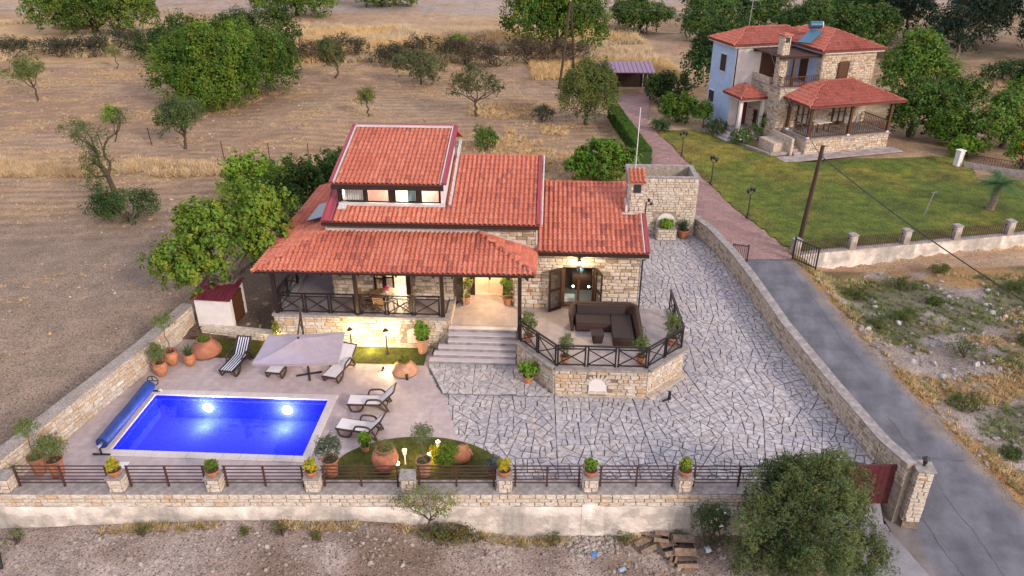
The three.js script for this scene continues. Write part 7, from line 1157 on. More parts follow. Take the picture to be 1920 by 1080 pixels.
// the large olive in front
tree('olive_tree', 'large dark olive tree in the foreground beside the red gate', 'olive tree', [8.75, -1.4, -17.2], [[0, 2.1, 0, 1.55, 1.45, 1.4], [-1.15, 1.7, 0.4, 1.1, 1.1, 1.1], [1.0, 1.6, 0.3, 1.15, 1.05, 1.1], [0.1, 3.0, -0.2, 1.0, 0.85, 0.9], [-0.8, 2.75, -0.2, 0.95, 0.9, 0.9], [1.0, 2.75, -0.3, 0.95, 0.8, 0.9], [-1.4, 0.9, 0.8, 0.85, 0.8, 0.9], [1.5, 0.9, 0.9, 1.0, 0.8, 0.9], [-0.7, 3.4, -0.2, 0.5, 0.7, 0.5], [0.75, 3.55, -0.2, 0.5, 0.6, 0.5], [0.1, 1.3, 1.3, 1.2, 1.1, 0.9]], 58000, { ...OLIVE, c0: [0.030, 0.060, 0.022], c1: [0.165, 0.215, 0.080], leaf: 0.12, ratio: 0.24, clump: 0.17, per: 26, flat: 1.35, vert: 0.35, r: 0.22, fork: 0.9, stems: 2, inside: 0.3 });
// leafy tree by the shed
tree('mulberry_tree', 'bright green broad leaved tree over the garden shed', 'tree', [-12.35, 0.3, -29.9], [[-0.18, 3.8, 0.0, 1.67, 1.23, 1.5], [-1.8, 2.94, 0.54, 1.36, 1.01, 1.23], [1.35, 3.99, -0.54, 1.41, 1.23, 1.32], [-0.81, 2.61, 1.08, 1.14, 0.79, 0.97], [0.9, 4.94, -1.08, 1.06, 0.97, 1.06], [-2.34, 2.28, 0.18, 0.79, 0.7, 0.79], [1.8, 2.85, -0.18, 0.79, 0.7, 0.79], [-1.26, 4.08, -0.9, 1.14, 0.97, 1.06], [2.16, 4.66, -1.44, 0.79, 0.79, 0.79]], 17000, { ...FRESH, c0: [0.045, 0.105, 0.014], c1: [0.175, 0.27, 0.035], leaf: 0.17, ratio: 0.68, clump: 0.22, per: 15, r: 0.17, fork: 1.6, lean: [0.1, 0.0], bark: M.barkPale, inside: 0.22 });
// hedge-like bushes behind the villa
const bush = (name, lab, cat, x, z, rx, h, rz, n, o) => { const l = [[0, h * 0.45, 0, rx * 0.8, h * 0.5, rz * 0.8]]; for (let i = 0; i < 5; i++) l.push([R(-0.6, 0.6) * rx, h * R(0.4, 0.65), R(-0.6, 0.6) * rz, rx * R(0.35, 0.55), h * R(0.32, 0.45), rz * R(0.35, 0.55)]); const t = thing(name, lab, cat, gp(x, z)); const st = []; for (let k = 0; k < 5; k++) st.push(limb([R(-0.15, 0.15), -0.1, R(-0.15, 0.15)], [R(-0.6, 0.6) * rx, h * 0.6, R(-0.6, 0.6) * rz], 0.05, 0.015)); part(t, 'stem', st, M.bark); part(t, 'foliage', crown(l, n, { inside: 0.22, ...o }), M.leaf); return t; };
bush('laurel_bush', 'tall fresh green bush behind the shed tree', 'bush', -14.3, -41.0, 2.0, 4.0, 1.6, 6000, { ...FRESH, leaf: 0.2, clump: 0.25, per: 14 });
bush('laurel_bush', 'dark green bush touching the left side roof', 'bush', -11.9, -39.6, 2.0, 4.2, 1.7, 6000, { ...CAROB, c0: [0.02, 0.05, 0.015], c1: [0.07, 0.13, 0.03], leaf: 0.2, clump: 0.25, per: 14 });
bush('laurel_bush', 'dark green bush under the dormer edge left of the roof', 'bush', -10.6, -42.4, 1.6, 3.9, 1.5, 4500, { ...CAROB, c0: [0.02, 0.05, 0.015], c1: [0.06, 0.12, 0.03], leaf: 0.2, clump: 0.25, per: 14 });
bush('laurel_bush', 'small very dark bush at the back of the green bushes', 'bush', -15.6, -46.0, 1.1, 2.0, 1.0, 2200, { ...DARK, leaf: 0.2, clump: 0.22, per: 12 });
// dead-looking tree with thicket on the left
tree('gnarled_tree', 'half bare gnarled tree standing left of the green tree', 'tree', gp(-23.2, -42.4), [[-0.6, 2.8, 0, 0.9, 1.3, 0.8], [-0.9, 4.2, -0.4, 1.2, 0.7, 0.9], [-0.9, 1.9, 0.2, 0.9, 1.0, 0.8], [-2.2, 4.4, -1.4, 0.9, 0.5, 0.7], [0.9, 5.2, -0.6, 0.8, 0.5, 0.6]], 4200, { ...OLIVE, c0: [0.05, 0.08, 0.03], c1: [0.12, 0.17, 0.06], leaf: 0.14, ratio: 0.3, clump: 0.24, per: 12, r: 0.2, fork: 2.0, lean: [-0.35, 0], inside: 0.4, bend: 0.05 });
bush('bramble_thicket', 'dark thicket at the foot of the gnarled tree', 'bush', -21.8, -40.4, 2.1, 2.0, 1.5, 6500, { ...DARK, c1: [0.075, 0.13, 0.045], leaf: 0.14, clump: 0.22, per: 12 });
bush('young_tree', 'small light green sapling above the gnarled tree', 'sapling', -32.8, -62.0, 0.8, 1.5, 0.8, 900, { ...FRESH, leaf: 0.16, clump: 0.2, per: 9 });
// the big carob group
tree('carob_tree', 'huge rounded carob tree left of the middle field', 'tree', gp(-26.6, -68.5), [[0, 3.5, 0, 3.8, 3.0, 3.4], [-2.7, 3.1, 0.6, 2.5, 2.5, 2.4], [2.2, 3.1, 0.8, 2.7, 2.7, 2.4], [0.4, 2.1, 2.6, 2.7, 2.1, 2.0], [-1.2, 5.0, -0.6, 2.2, 1.6, 2.1], [2.0, 5.1, -1.0, 2.0, 1.5, 2.0]], 52000, { ...CAROB, leaf: 0.231, flat: 1.3, vert: 0.3, clump: 0.416, per: 20, r: 0.4, fork: 1.0, stems: 3, off: 0.8 });
tree('carob_tree', 'rounded carob tree behind the huge one at its right', 'tree', gp(-24.6, -73.0), [[0.6, 3.4, 0, 3.6, 3.0, 3.2], [2.6, 3.0, 0.5, 2.2, 2.6, 2.4], [-1.5, 4.6, -0.4, 2.4, 2.0, 2.2]], 26000, { ...CAROB, c0: [0.024, 0.060, 0.014], c1: [0.12, 0.21, 0.03], leaf: 0.231, flat: 1.3, vert: 0.3, clump: 0.400, per: 20, r: 0.35, fork: 1, stems: 2 });
tree('carob_tree', 'broad light green tree at the upper left corner', 'tree', gp(-56.5, -108), [[0, 4.0, 0, 5.5, 3.6, 4.5], [-4.5, 3.6, 0.5, 4.0, 3.0, 3.5], [4.5, 3.6, 0.5, 4.4, 3.2, 3.5], [1.5, 6.0, -1, 4.0, 2.2, 3.5], [-3.0, 5.5, -1, 3.5, 2.2, 3.0]], 44000, { ...CAROB, c1: [0.15, 0.22, 0.04], leaf: 0.313, flat: 1.3, vert: 0.3, clump: 0.520, per: 20, r: 0.4, fork: 1.2, stems: 3 });
tree('carob_tree', 'round dark green tree at the top edge above the dormer roof', 'tree', gp(-33.2, -124), [[0, 3.6, 0, 5.2, 3.4, 4.5], [-3.2, 3.0, 1, 3.6, 2.8, 3.2], [3.2, 3.0, 1, 3.6, 2.8, 3.2]], 26000, { ...CAROB, leaf: 0.313, flat: 1.3, vert: 0.3, clump: 0.520, per: 18, r: 0.35, fork: 1 });
tree('carob_tree', 'low round green tree at the top edge in the middle', 'tree', gp(-21.5, -133), [[0, 2.6, 0, 5.0, 2.6, 4], [3.2, 2.2, 0.5, 3.2, 2.2, 3]], 18000, { ...CAROB, leaf: 0.313, flat: 1.3, vert: 0.3, clump: 0.480, per: 18, r: 0.3, fork: 1 });
tree('carob_tree', 'tall dense green tree behind the twin poles', 'tree', gp(5.4, -95.5), [[0, 4.5, 0, 3.8, 3.8, 3.4], [-3.4, 4.4, 0.5, 3.2, 3.4, 3.0], [3.4, 3.8, 0.6, 2.8, 3.4, 2.6], [-1, 7.0, -0.8, 3.2, 2.4, 3.0], [2.0, 6.8, -0.8, 2.6, 2.6, 2.4]], 44000, { ...CAROB, c1: [0.13, 0.22, 0.03], leaf: 0.286, flat: 1.3, vert: 0.3, clump: 0.464, per: 18, r: 0.4, fork: 1.2, stems: 2 });
tree('carob_tree', 'dark evergreen bush between the big carob trees', 'tree', gp(-36, -88), [[0, 2.6, 0, 4.0, 2.4, 2.6], [4.5, 2.8, -1, 3.6, 2.2, 2.6], [8.5, 3.2, -2, 3.6, 2.4, 2.6], [-3, 2, 1, 2.6, 1.8, 2.4]], 24000, { ...CAROB, c0: [0.022, 0.05, 0.016], c1: [0.075, 0.13, 0.03], leaf: 0.258, flat: 1.3, vert: 0.3, clump: 0.400, per: 16, r: 0.3, fork: 1, stems: 2 });
// small trees on the field
const OL = { ...OLIVE, leaf: 0.20, ratio: 0.3, clump: 0.24, per: 12, inside: 0.35 };
tree('olive_tree', 'olive tree with dark stem in front of the huge carob', 'olive tree', gp(-24.4, -55.6), LB(6, 1.9, 2.35, 0.55), 6500, { ...OL, c0: [0.04, 0.075, 0.03], c1: [0.11, 0.165, 0.06], r: 0.13, fork: 1.0 });
tree('olive_tree', 'small round sapling with bare stem above the dormer roof', 'sapling', gp(-12.35, -65.2), LB(4, 0.95, 1.8, 0.6), 1500, { ...OL, c0: [0.07, 0.10, 0.03], c1: [0.17, 0.20, 0.06], r: 0.08, fork: 1.1 });
tree('almond_tree', 'spreading open crowned almond tree behind the main roof', 'almond tree', gp(-3.1, -65.2), [[-1.3, 2.9, 0, 1.2, 0.8, 1.1], [1.2, 2.6, 0.2, 1.1, 0.8, 1.0], [0, 3.5, -0.3, 1.4, 0.8, 1.2], [-0.4, 2.6, 0.8, 1.0, 0.6, 0.8], [1.9, 2.3, 0, 0.7, 0.5, 0.7], [-1.9, 2.2, 0.2, 0.6, 0.5, 0.6]], 4200, { ...OL, c0: [0.045, 0.07, 0.03], c1: [0.11, 0.13, 0.055], r: 0.13, fork: 1.3, inside: 0.5 });
bush('round_bush', 'round clipped green bush just above the main roof ridge', 'bush', -1.95, -55.4, 0.95, 1.75, 0.9, 2600, { ...FRESH, c1: [0.11, 0.19, 0.04], leaf: 0.13, clump: 0.15, per: 10 });
tree('carob_tree', 'dense dull green tree left of the pink driveway', 'tree', gp(6.2, -62.4), [[0, 2.9, 0, 2.3, 2.2, 2.0], [-0.9, 2.3, 0.7, 1.7, 1.7, 1.5], [1.0, 2.4, 0.6, 1.6, 1.9, 1.5], [0.2, 4.1, -0.3, 1.6, 1.1, 1.4]], 25000, { ...CAROB, c0: [0.045, 0.065, 0.025], c1: [0.140, 0.185, 0.050], leaf: 0.136, flat: 1.3, vert: 0.3, clump: 0.240, per: 16, r: 0.2, fork: 1 });
bush('scrub_bush', 'small grey green bush left of the dull green tree', 'bush', 2.6, -63.5, 1.3, 1.5, 0.9, 1400, { ...SCRUB, leaf: 0.18, clump: 0.2, per: 9 });
tree('citrus_tree', 'round glossy green tree between wing roof and hedge', 'tree', gp(6.0, -48.6), [[0, 1.6, 0, 1.8, 1.3, 1.5], [-1.2, 1.3, 0.4, 1.3, 1.0, 1.1], [1.2, 1.3, 0.3, 1.3, 1.05, 1.1]], 8500, { ...FRESH, c1: [0.13, 0.24, 0.03], leaf: 0.2, clump: 0.22, per: 13, r: 0.12, fork: 0.7 });
tree('young_tree', 'young light green tree at the left edge of the field', 'tree', gp(-43.2, -69.5), LB(5, 1.9, 2.7, 0.5), 3600, { ...OL, c0: [0.07, 0.11, 0.03], c1: [0.15, 0.21, 0.06], r: 0.11, fork: 1.3, inside: 0.5 });
tree('young_tree', 'tiny pale sapling before the dark scrub at upper left', 'sapling', gp(-42.8, -84.5), LB(3, 1.0, 1.8, 0.5), 800, { ...OL, c0: [0.09, 0.12, 0.04], c1: [0.17, 0.20, 0.07], r: 0.06, fork: 1.2 });
tree('olive_tree', 'grey olive tree leaning beside the dark scrub row', 'olive tree', gp(-18.2, -79.8), LB(5, 1.9, 2.6, 0.55), 4600, { ...OL, leaf: 0.24, c0: [0.055, 0.08, 0.03], c1: [0.13, 0.155, 0.065], r: 0.12, fork: 1.1, lean: [0.3, 0] });
tree('olive_tree', 'broad pale olive tree with white flowers at its foot', 'olive tree', gp(-9.2, -78.0), [[-0.6, 2.0, 0, 2.1, 1.4, 1.6], [1.0, 1.9, 0.4, 1.6, 1.5, 1.4], [0.5, 1.0, 0.6, 1.3, 0.9, 1.1], [-1.8, 2.2, -0.3, 1.2, 0.9, 1.0]], 6500, { ...OL, leaf: 0.24, c0: [0.065, 0.085, 0.04], c1: [0.145, 0.17, 0.08], r: 0.12, fork: 0.7 });
bush('mastic_bush', 'bright green rounded bush in the scrub row', 'bush', -6.6, -93.5, 2.1, 2.5, 1.6, 2600, { ...CAROB, leaf: 0.3, clump: 0.32, per: 12 });
tree('olive_tree', 'small solitary olive tree on the upper right field', 'olive tree', gp(18.8, -111.5), LB(5, 1.9, 2.3, 0.6), 2600, { ...OL, leaf: 0.3, clump: 0.35, r: 0.13, fork: 1 });
// scrub row along the bank
{ const P = []; for (let i = 0; i < 17; i++) P.push([-62 + i * 4.3 + R(-0.8, 0.8), -91 + R(-1.5, 1.5) + (i > 10 ? 3.5 : 0)]); const seen = ['at the far left end of the row', 'left part of the row', 'under the upper left tree', 'right of the tiny sapling', 'behind the dark evergreen', 'behind the huge carob', 'right of the carob group', 'left of the leaning olive', 'right of the leaning olive', 'with dry brown twigs', 'left of the bright rounded bush', 'right of the bright rounded bush', 'below the golden grass', 'behind the almond tree', 'left of the twin poles', 'at the twin poles', 'at the right end of the row'];
  P.forEach(([x, z], i) => { const brown = i === 9 || i > 12; bush('scrub_bush', (brown ? 'brownish' : 'dark green') + ' scrub bush on the field bank, ' + seen[i], 'bush', x, z, R(2.7, 3.5), R(2.3, 3.3), 1.5, 3200, { ...(brown ? { ...SCRUB, c0: [0.07, 0.06, 0.045], c1: [0.14, 0.11, 0.08] } : { ...SCRUB, c0: [0.035, 0.042, 0.032], c1: [0.085, 0.092, 0.06] }), leaf: 0.26, clump: 0.34, per: 10, group: 0 }); }); }
// around the second house
tree('garden_tree', 'tall bright green tree right of the second house', 'tree', gp(36.6, -71), [[0, 3.2, 0, 2.5, 2.6, 2.3], [-1.5, 2.6, 0.8, 1.8, 2.0, 1.7], [1.7, 2.7, 0.5, 2.0, 2.0, 1.8], [0.3, 4.9, -0.3, 1.7, 1.5, 1.6]], 13000, { ...FRESH, c1: [0.13, 0.23, 0.045], leaf: 0.26, clump: 0.4, per: 16, r: 0.25, fork: 1.2, stems: 2 });
tree('garden_tree', 'dark green tree beside the right end of the veranda', 'tree', gp(31.5, -59.5), [[0, 2.6, 0, 2.0, 2.0, 1.8], [1.7, 2.4, 0.6, 1.7, 2.0, 1.6], [-0.8, 1.8, 0.6, 1.4, 1.5, 1.3], [2.4, 1.6, 1.4, 1.5, 1.4, 1.3]], 10500, { ...FRESH, c0: [0.025, 0.065, 0.016], c1: [0.08, 0.16, 0.03], leaf: 0.22, clump: 0.3, per: 16, r: 0.18, fork: 0.8, stems: 2 });
tree('garden_tree', 'light green tree at the right edge with orange blossom below', 'tree', gp(37.2, -56.5), [[0, 2.3, 0, 2.0, 1.6, 1.7], [-1.6, 1.7, 0.6, 1.5, 1.4, 1.4], [1.4, 1.7, 0.8, 1.5, 1.4, 1.4], [0.3, 3.2, -0.4, 1.2, 0.9, 1.1]], 10000, { ...FRESH, c1: [0.15, 0.24, 0.05], leaf: 0.24, clump: 0.34, per: 15, r: 0.2, fork: 1.2 });
{ const b = bush('flowering_bush', 'bush full of orange blossom at the right edge of the lawn', 'bush', 36.0, -51.6, 1.5, 2.6, 1.2, 2200, { ...FRESH, leaf: 0.2, clump: 0.24, per: 12 }); part(b, 'blossom', crown([[0, 1.6, 0.3, 1.25, 0.9, 0.9]], 420, { leaf: 0.16, clump: 0.16, per: 6, c0: [0.45, 0.18, 0.01], c1: [0.75, 0.34, 0.02] }), M.leaf); }
tree('garden_tree', 'dark green tree left of the second house', 'tree', gp(20.2, -77), [[0, 3.6, 0, 2.6, 2.6, 2.2], [-1.6, 2.6, 0.8, 2.0, 2.0, 1.8], [1.2, 5.2, -0.6, 2.2, 1.8, 1.9]], 10500, { ...CAROB, c0: [0.022, 0.055, 0.018], c1: [0.075, 0.14, 0.035], leaf: 0.28, clump: 0.4, per: 15, r: 0.2, fork: 1 });
bush('garden_bush', 'dark green bush right of the carport', 'bush', 14.6, -70.5, 2.4, 3.0, 1.8, 4200, { ...CAROB, c0: [0.022, 0.05, 0.016], c1: [0.07, 0.125, 0.03], leaf: 0.26, clump: 0.34, per: 13 });
bush('garden_bush', 'round bright green bush where the lawn meets the driveway', 'bush', 13.8, -63.4, 1.7, 2.4, 1.4, 4600, { ...FRESH, c1: [0.11, 0.20, 0.03], leaf: 0.2, clump: 0.26, per: 13 });
bush('garden_bush', 'low dark bush at the left lawn corner', 'bush', 11.9, -60.6, 0.9, 1.1, 0.8, 1100, { ...DARK, leaf: 0.16, clump: 0.2, per: 10 });
bush('rose_bush', 'green rose bush with white blossom beside the house steps', 'bush', 17.6, -57.2, 1.1, 1.3, 0.9, 1800, { ...FRESH, c0: [0.03, 0.075, 0.02], c1: [0.10, 0.17, 0.05], leaf: 0.13, clump: 0.16, per: 10 }); part(scene.children[scene.children.length - 1], 'blossom', crown([[0.1, 0.8, 0.2, 0.9, 0.5, 0.7]], 90, { leaf: 0.1, clump: 0.1, per: 3, c0: [0.6, 0.6, 0.5], c1: [0.8, 0.8, 0.7] }), M.leaf);
bush('rose_bush', 'dark rose bush with a few pink flowers in the bed', 'bush', 16.3, -59.6, 1.2, 1.4, 0.9, 1800, { ...DARK, c1: [0.07, 0.11, 0.04], leaf: 0.13, clump: 0.16, per: 10 });
bush('garden_bush', 'round light green bush before the house entrance', 'bush', 19.7, -58.9, 0.95, 1.9, 0.85, 2000, { ...FRESH, leaf: 0.14, clump: 0.18, per: 10 });
tree('young_tree', 'small round citrus tree at the upper lawn edge', 'tree', gp(15.6, -61.2), LB(4, 1.0, 1.6, 0.6), 1700, { ...FRESH, c1: [0.10, 0.18, 0.03], leaf: 0.17, clump: 0.2, per: 10, r: 0.07, fork: 0.8 });
// tall dark trees beyond the second house
{ const D = [[25, -103, 'behind the aerial of the second house', 0], [32, -108, 'behind the second house, left of its chimney', 0], [38, -101, 'directly behind the second house roof', 0], [45, -106, 'right behind the water tank', 0], [41, -94, 'just beyond the right roof corner of the second house', 0], [48, -100, 'dark, left end of the tall wood', 1], [53, -107, 'dark, second from the left in the tall wood', 1], [57, -98, 'dark, third from the left in the tall wood', 1], [62, -105, 'dark, fourth from the left in the tall wood', 1], [66, -97, 'dark, fifth from the left in the tall wood', 1], [72, -104, 'dark, at the right end of the tall wood', 1], [61, -89, 'dark, front row left in the tall wood', 1], [68, -88, 'dark, front row right in the tall wood', 1], [51, -90, 'dark, lower left edge of the tall wood', 1], [18, -112, 'pale green, at the top edge left of the aerial', 2], [30, -122, 'pale green, at the top edge above the aerial', 2], [40, -126, 'at the top edge above the second house', 2], [52, -124, 'at the top edge left of the tall wood', 2]];
  D.forEach(([x, z, lab, k]) => { const h = k === 1 ? 10 : 6, l = [[0, h * 0.42, 0, 3.6, h * 0.42, 3.0]]; for (let q = 0; q < 5; q++) l.push([R(-2.8, 2.8), h * R(0.3, 0.85), R(-1.5, 1.5), R(1.4, 2.4), h * R(0.15, 0.26), R(1.4, 2.2)]); tree(k === 1 ? 'cypress_tree' : 'garden_tree', 'tree ' + lab, 'tree', gp(x, z), l, 11000, { ...(k === 1 ? DARK : k === 2 ? CAROB : FRESH), ...(k === 1 ? { c0: [0.010, 0.026, 0.020], c1: [0.040, 0.076, 0.044] } : { c0: [0.028, 0.070, 0.018], c1: [0.105, 0.185, 0.045] }), leaf: 0.32, clump: 0.5, per: 14, r: 0.25, fork: h * 0.25, bark: k === 1 ? M.barkPale : M.bark }); });
  bush('scrub_bush', 'low dark bushes below the tall wood', 'bush', 52, -79, 5.5, 2.2, 2.4, 4500, { ...DARK, c1: [0.06, 0.11, 0.04], leaf: 0.3, clump: 0.4, per: 12 }); bush('scrub_bush', 'yellow green bush at the right edge below the wood', 'bush', 47.5, -69.5, 3.0, 2.4, 2.0, 4000, { ...FRESH, leaf: 0.26, clump: 0.34, per: 12 }); }
bush('garden_bush', 'low green bush at the ground right of the veranda', 'bush', 33.6, -57.6, 2.0, 2.6, 1.5, 5200, { ...FRESH, c0: [0.028, 0.075, 0.014], leaf: 0.2, clump: 0.28, per: 13 });
bush('garden_bush', 'dark low bush under the tall bright tree right of the house', 'bush', 38.5, -66, 3.2, 3.0, 2.0, 5500, { ...FRESH, c0: [0.022, 0.06, 0.014], c1: [0.09, 0.17, 0.03], leaf: 0.24, clump: 0.32, per: 13 });
bush('garden_bush', 'bushy undergrowth behind the lone garden pillar', 'bush', 33.2, -54.6, 1.4, 1.5, 1.0, 2400, { ...FRESH, leaf: 0.18, clump: 0.22, per: 12 });
// clipped hedge along the driveway
{ const a = [9.35, -51.6], b = [8.6, -64.8], n = 9000, t = thing('clipped_hedge', 'long clipped green hedge along the left of the pink driveway', 'hedge', [9, 0, -58]); const P = [], C = []; const L = Math.hypot(b[0] - a[0], b[1] - a[1]); const ux = (b[0] - a[0]) / L, uz = (b[1] - a[1]) / L; for (let i = 0; i < n; i++) { const s = R(0, L), w = R(-0.42, 0.42), face = rnd(), y = face < 0.5 ? 1.25 + R(-0.05, 0.05) : R(0.05, 1.25), ww = face < 0.5 ? w : (rnd() < 0.5 ? -0.42 : 0.42) + R(-0.05, 0.05); const x = a[0] + ux * s - uz * ww - 9, z = a[1] + uz * s + ux * ww + 58, q = 0.09; const d = V(R(-1, 1), R(-1, 1), R(-1, 1)).normalize(), e = V(R(-1, 1), R(-1, 1), R(-1, 1)).cross(d).normalize(); const v = [V(x, y, z).addScaledVector(d, -q), V(x, y, z).addScaledVector(e, q * 0.6), V(x, y, z).addScaledVector(d, q), V(x, y, z).addScaledVector(e, -q * 0.6)]; for (const k of [0, 1, 2, 0, 2, 3]) { P.push(v[k].x, v[k].y, v[k].z); const f = R(0.8, 1.2); C.push(0.065 * f, 0.135 * f, 0.022 * f); } } const g = new THREE.BufferGeometry(); g.setAttribute('position', new THREE.Float32BufferAttribute(P, 3)); g.setAttribute('color', new THREE.Float32BufferAttribute(C, 3)); g.computeVertexNormals(); part(t, 'foliage', g, M.leaf); part(t, 'core', [bar(V(a[0] - 9, 0.6, a[1] + 58), V(b[0] - 9, 0.6, b[1] + 58), 0.74, 1.15)], M.hedgeCore = std([0.03, 0.06, 0.015], { roughness: 1 })); }
// palm on the lawn
{ const t = thing('palm_tree', 'small palm tree at the right end of the lawn', 'palm tree', [29.0, 0, -43.4]); part(t, 'trunk', [limb([0, -0.1, 0], [0.15, 1.6, 0], 0.26, 0.19, 0.02)], M.barkPale); const P = [], C = []; for (let k = 0; k < 26; k++) { const a = k * 2.4, el = R(0.1, 1.2), Lf = R(1.2, 1.8), dx = Math.cos(a), dz = Math.sin(a); const at = (s) => V(0.15 + dx * Lf * s * Math.cos(el * (1 - s * 0.4)), 1.6 + Lf * (Math.sin(el) * s - 0.55 * s * s), dz * Lf * s * Math.cos(el * (1 - s * 0.4))); for (let q = 2; q < 22; q++) { const s = q / 22, p = at(s), sd = V(-dz, 0, dx), lf = 0.42 * Math.sin(Math.PI * clamp(s * 0.9 + 0.08)); for (const sg of [-1, 1]) { const tip = p.clone().addScaledVector(sd, sg * lf).add(V(dx * 0.16, -0.10, dz * 0.16)), b0 = at(s - 0.015), b1 = at(s + 0.02); for (const z of [b0, tip, b1]) { P.push(z.x, z.y, z.z); const f = R(0.75, 1.2); C.push(0.06 * f, 0.135 * f, 0.05 * f); } } } } const g = new THREE.BufferGeometry(); g.setAttribute('position', new THREE.Float32BufferAttribute(P, 3)); g.setAttribute('color', new THREE.Float32BufferAttribute(C, 3)); g.computeVertexNormals(); part(t, 'fronds', g, M.leaf); }
// in front of the wall
tree('almond_tree', 'small sparse almond sapling against the front wall', 'almond tree', [-2.75, landY(-2.7, -18.1), -18.0], [[-0.6, 1.45, 0, 0.5, 0.28, 0.35], [0.1, 1.7, 0, 0.55, 0.34, 0.4], [0.75, 1.5, 0.1, 0.55, 0.32, 0.4], [0.5, 1.2, 0.2, 0.5, 0.25, 0.3], [-0.3, 1.2, 0.1, 0.4, 0.2, 0.3]], 1500, { c0: [0.09, 0.12, 0.03], c1: [0.20, 0.23, 0.07], leaf: 0.085, ratio: 0.4, clump: 0.12, per: 8, r: 0.045, fork: 0.6, inside: 0.6, lean: [0.12, 0] });
bush('low_shrub', 'low mixed green and brown shrub at the foot of the almond sapling', 'shrub', -2.0, -17.85, 1.15, 0.55, 0.45, 1800, { c0: [0.06, 0.09, 0.02], c1: [0.16, 0.14, 0.05], leaf: 0.08, clump: 0.1, per: 9, hue: 0.6 });
{ const b = bush('oleander_bush', 'oleander bush with white flowers between front wall and olive', 'bush', 6.3, -17.95, 0.75, 1.75, 0.55, 2600, { c0: [0.03, 0.06, 0.025], c1: [0.09, 0.13, 0.05], leaf: 0.11, ratio: 0.25, clump: 0.13, per: 9 }); part(b, 'blossom', crown([[0.1, 1.0, 0.2, 0.6, 0.6, 0.4]], 60, { leaf: 0.075, clump: 0.08, per: 3, c0: [0.6, 0.6, 0.55], c1: [0.8, 0.8, 0.75] }), M.leaf); }
[[-11.6, -17.9, 0.32, 'below the wall under the left pool end'], [-8.35, -17.75, 0.22, 'below the wall under the pool middle'], [-7.25, -17.75, 0.34, 'upright, below the wall near the pool right end'], [-6.1, -17.6, 0.2, 'small, left of the almond sapling'], [1.3, -18.0, 0.3, 'yellowish, below the wall under the paving'], [3.6, -18.05, 0.35, 'yellowish, left of the boxes'], [5.3, -18.1, 0.3, 'right above the boxes'], [-15.6, -17.75, 0.35, 'at the left wall corner']].forEach(([x, z, r, lab]) => bush('weed_tuft', 'green weed tuft ' + lab, 'weed', x, z, r, r * 1.3, r * 0.8, 260, { c0: [0.06, 0.09, 0.02], c1: [0.20, 0.21, 0.06], leaf: 0.09, ratio: 0.2, clump: 0.1, per: 8, up: 1.2 }));
// green tufts on the stony plot
[[17.3, -33.9, 0.75, 'large, nearest the lawn wall'], [19.9, -35.0, 0.7, 'grey green, below the lawn wall'], [17.0, -30.8, 0.6, 'beside the road, upper one'], [18.6, -31.6, 0.6, 'pale, among the stones'], [20.0, -28.7, 0.85, 'broad and low in the middle of the plot'], [18.2, -25.0, 0.75, 'beside the road, lower one'], [25.4, -34.2, 0.7, 'at the right frame edge'], [23.2, -29.5, 0.5, 'at right among pale stones'], [22.2, -24.5, 0.6, 'lower right of the plot'], [18.4, -22.1, 0.4, 'near the road in the corner'], [20.9, -33.2, 0.4, 'small, among dry grass'], [22.6, -36.4, 0.55, 'dark, under the lawn wall fence']].forEach(([x, z, r, lab]) => bush('weed_bush', 'green weed bush on the stony plot, ' + lab, 'weed', x, z, r * 1.15, r * 0.95, r * 0.8, 1100, { c0: [0.045, 0.075, 0.022], c1: [0.13, 0.17, 0.05], leaf: 0.11, ratio: 0.25, clump: 0.14, per: 10, up: 0.9 }));

// ------------------------------------------------------------ dry grass, stones
function scatter(name, label, cat, geo, mat, spots, cols) {
  const im = new THREE.InstancedMesh(geo, mat, spots.length), o = new THREE.Object3D();
  spots.forEach((s, i) => { o.position.set(s.x, s.y, s.z); o.rotation.set(s.rx || 0, s.ry, s.rz || 0); o.scale.set(s.sx, s.sy, s.sz); o.updateMatrix(); im.setMatrixAt(i, o.matrix); im.setColorAt(i, _c.setRGB(...s.c)); });
  im.name = name; im.castShadow = im.receiveShadow = true; im.userData.kind = 'stuff'; im.userData.label = label; im.userData.category = cat; scene.add(im);
}
function tuftGeo(n, h, w, lean) { const P = []; for (let i = 0; i < n; i++) { const a = R(0, 6.28), d = R(0, 0.5) * w * 6, x = Math.cos(a) * d, z = Math.sin(a) * d, t = R(0, 6.28), l = R(0.2, 1) * lean, hh = h * R(0.5, 1.1), s = R(0, 6.28), sx = Math.cos(s) * w, sz = Math.sin(s) * w; P.push(x - sx, 0, z - sz, x + sx, 0, z + sz, x + Math.cos(t) * l * hh, hh, z + Math.sin(t) * l * hh); } const g = new THREE.BufferGeometry(); g.setAttribute('position', new THREE.Float32BufferAttribute(P, 3)); g.computeVertexNormals(); return g; }
M.grass = std([1, 1, 1], { roughness: 1, side: THREE.DoubleSide });
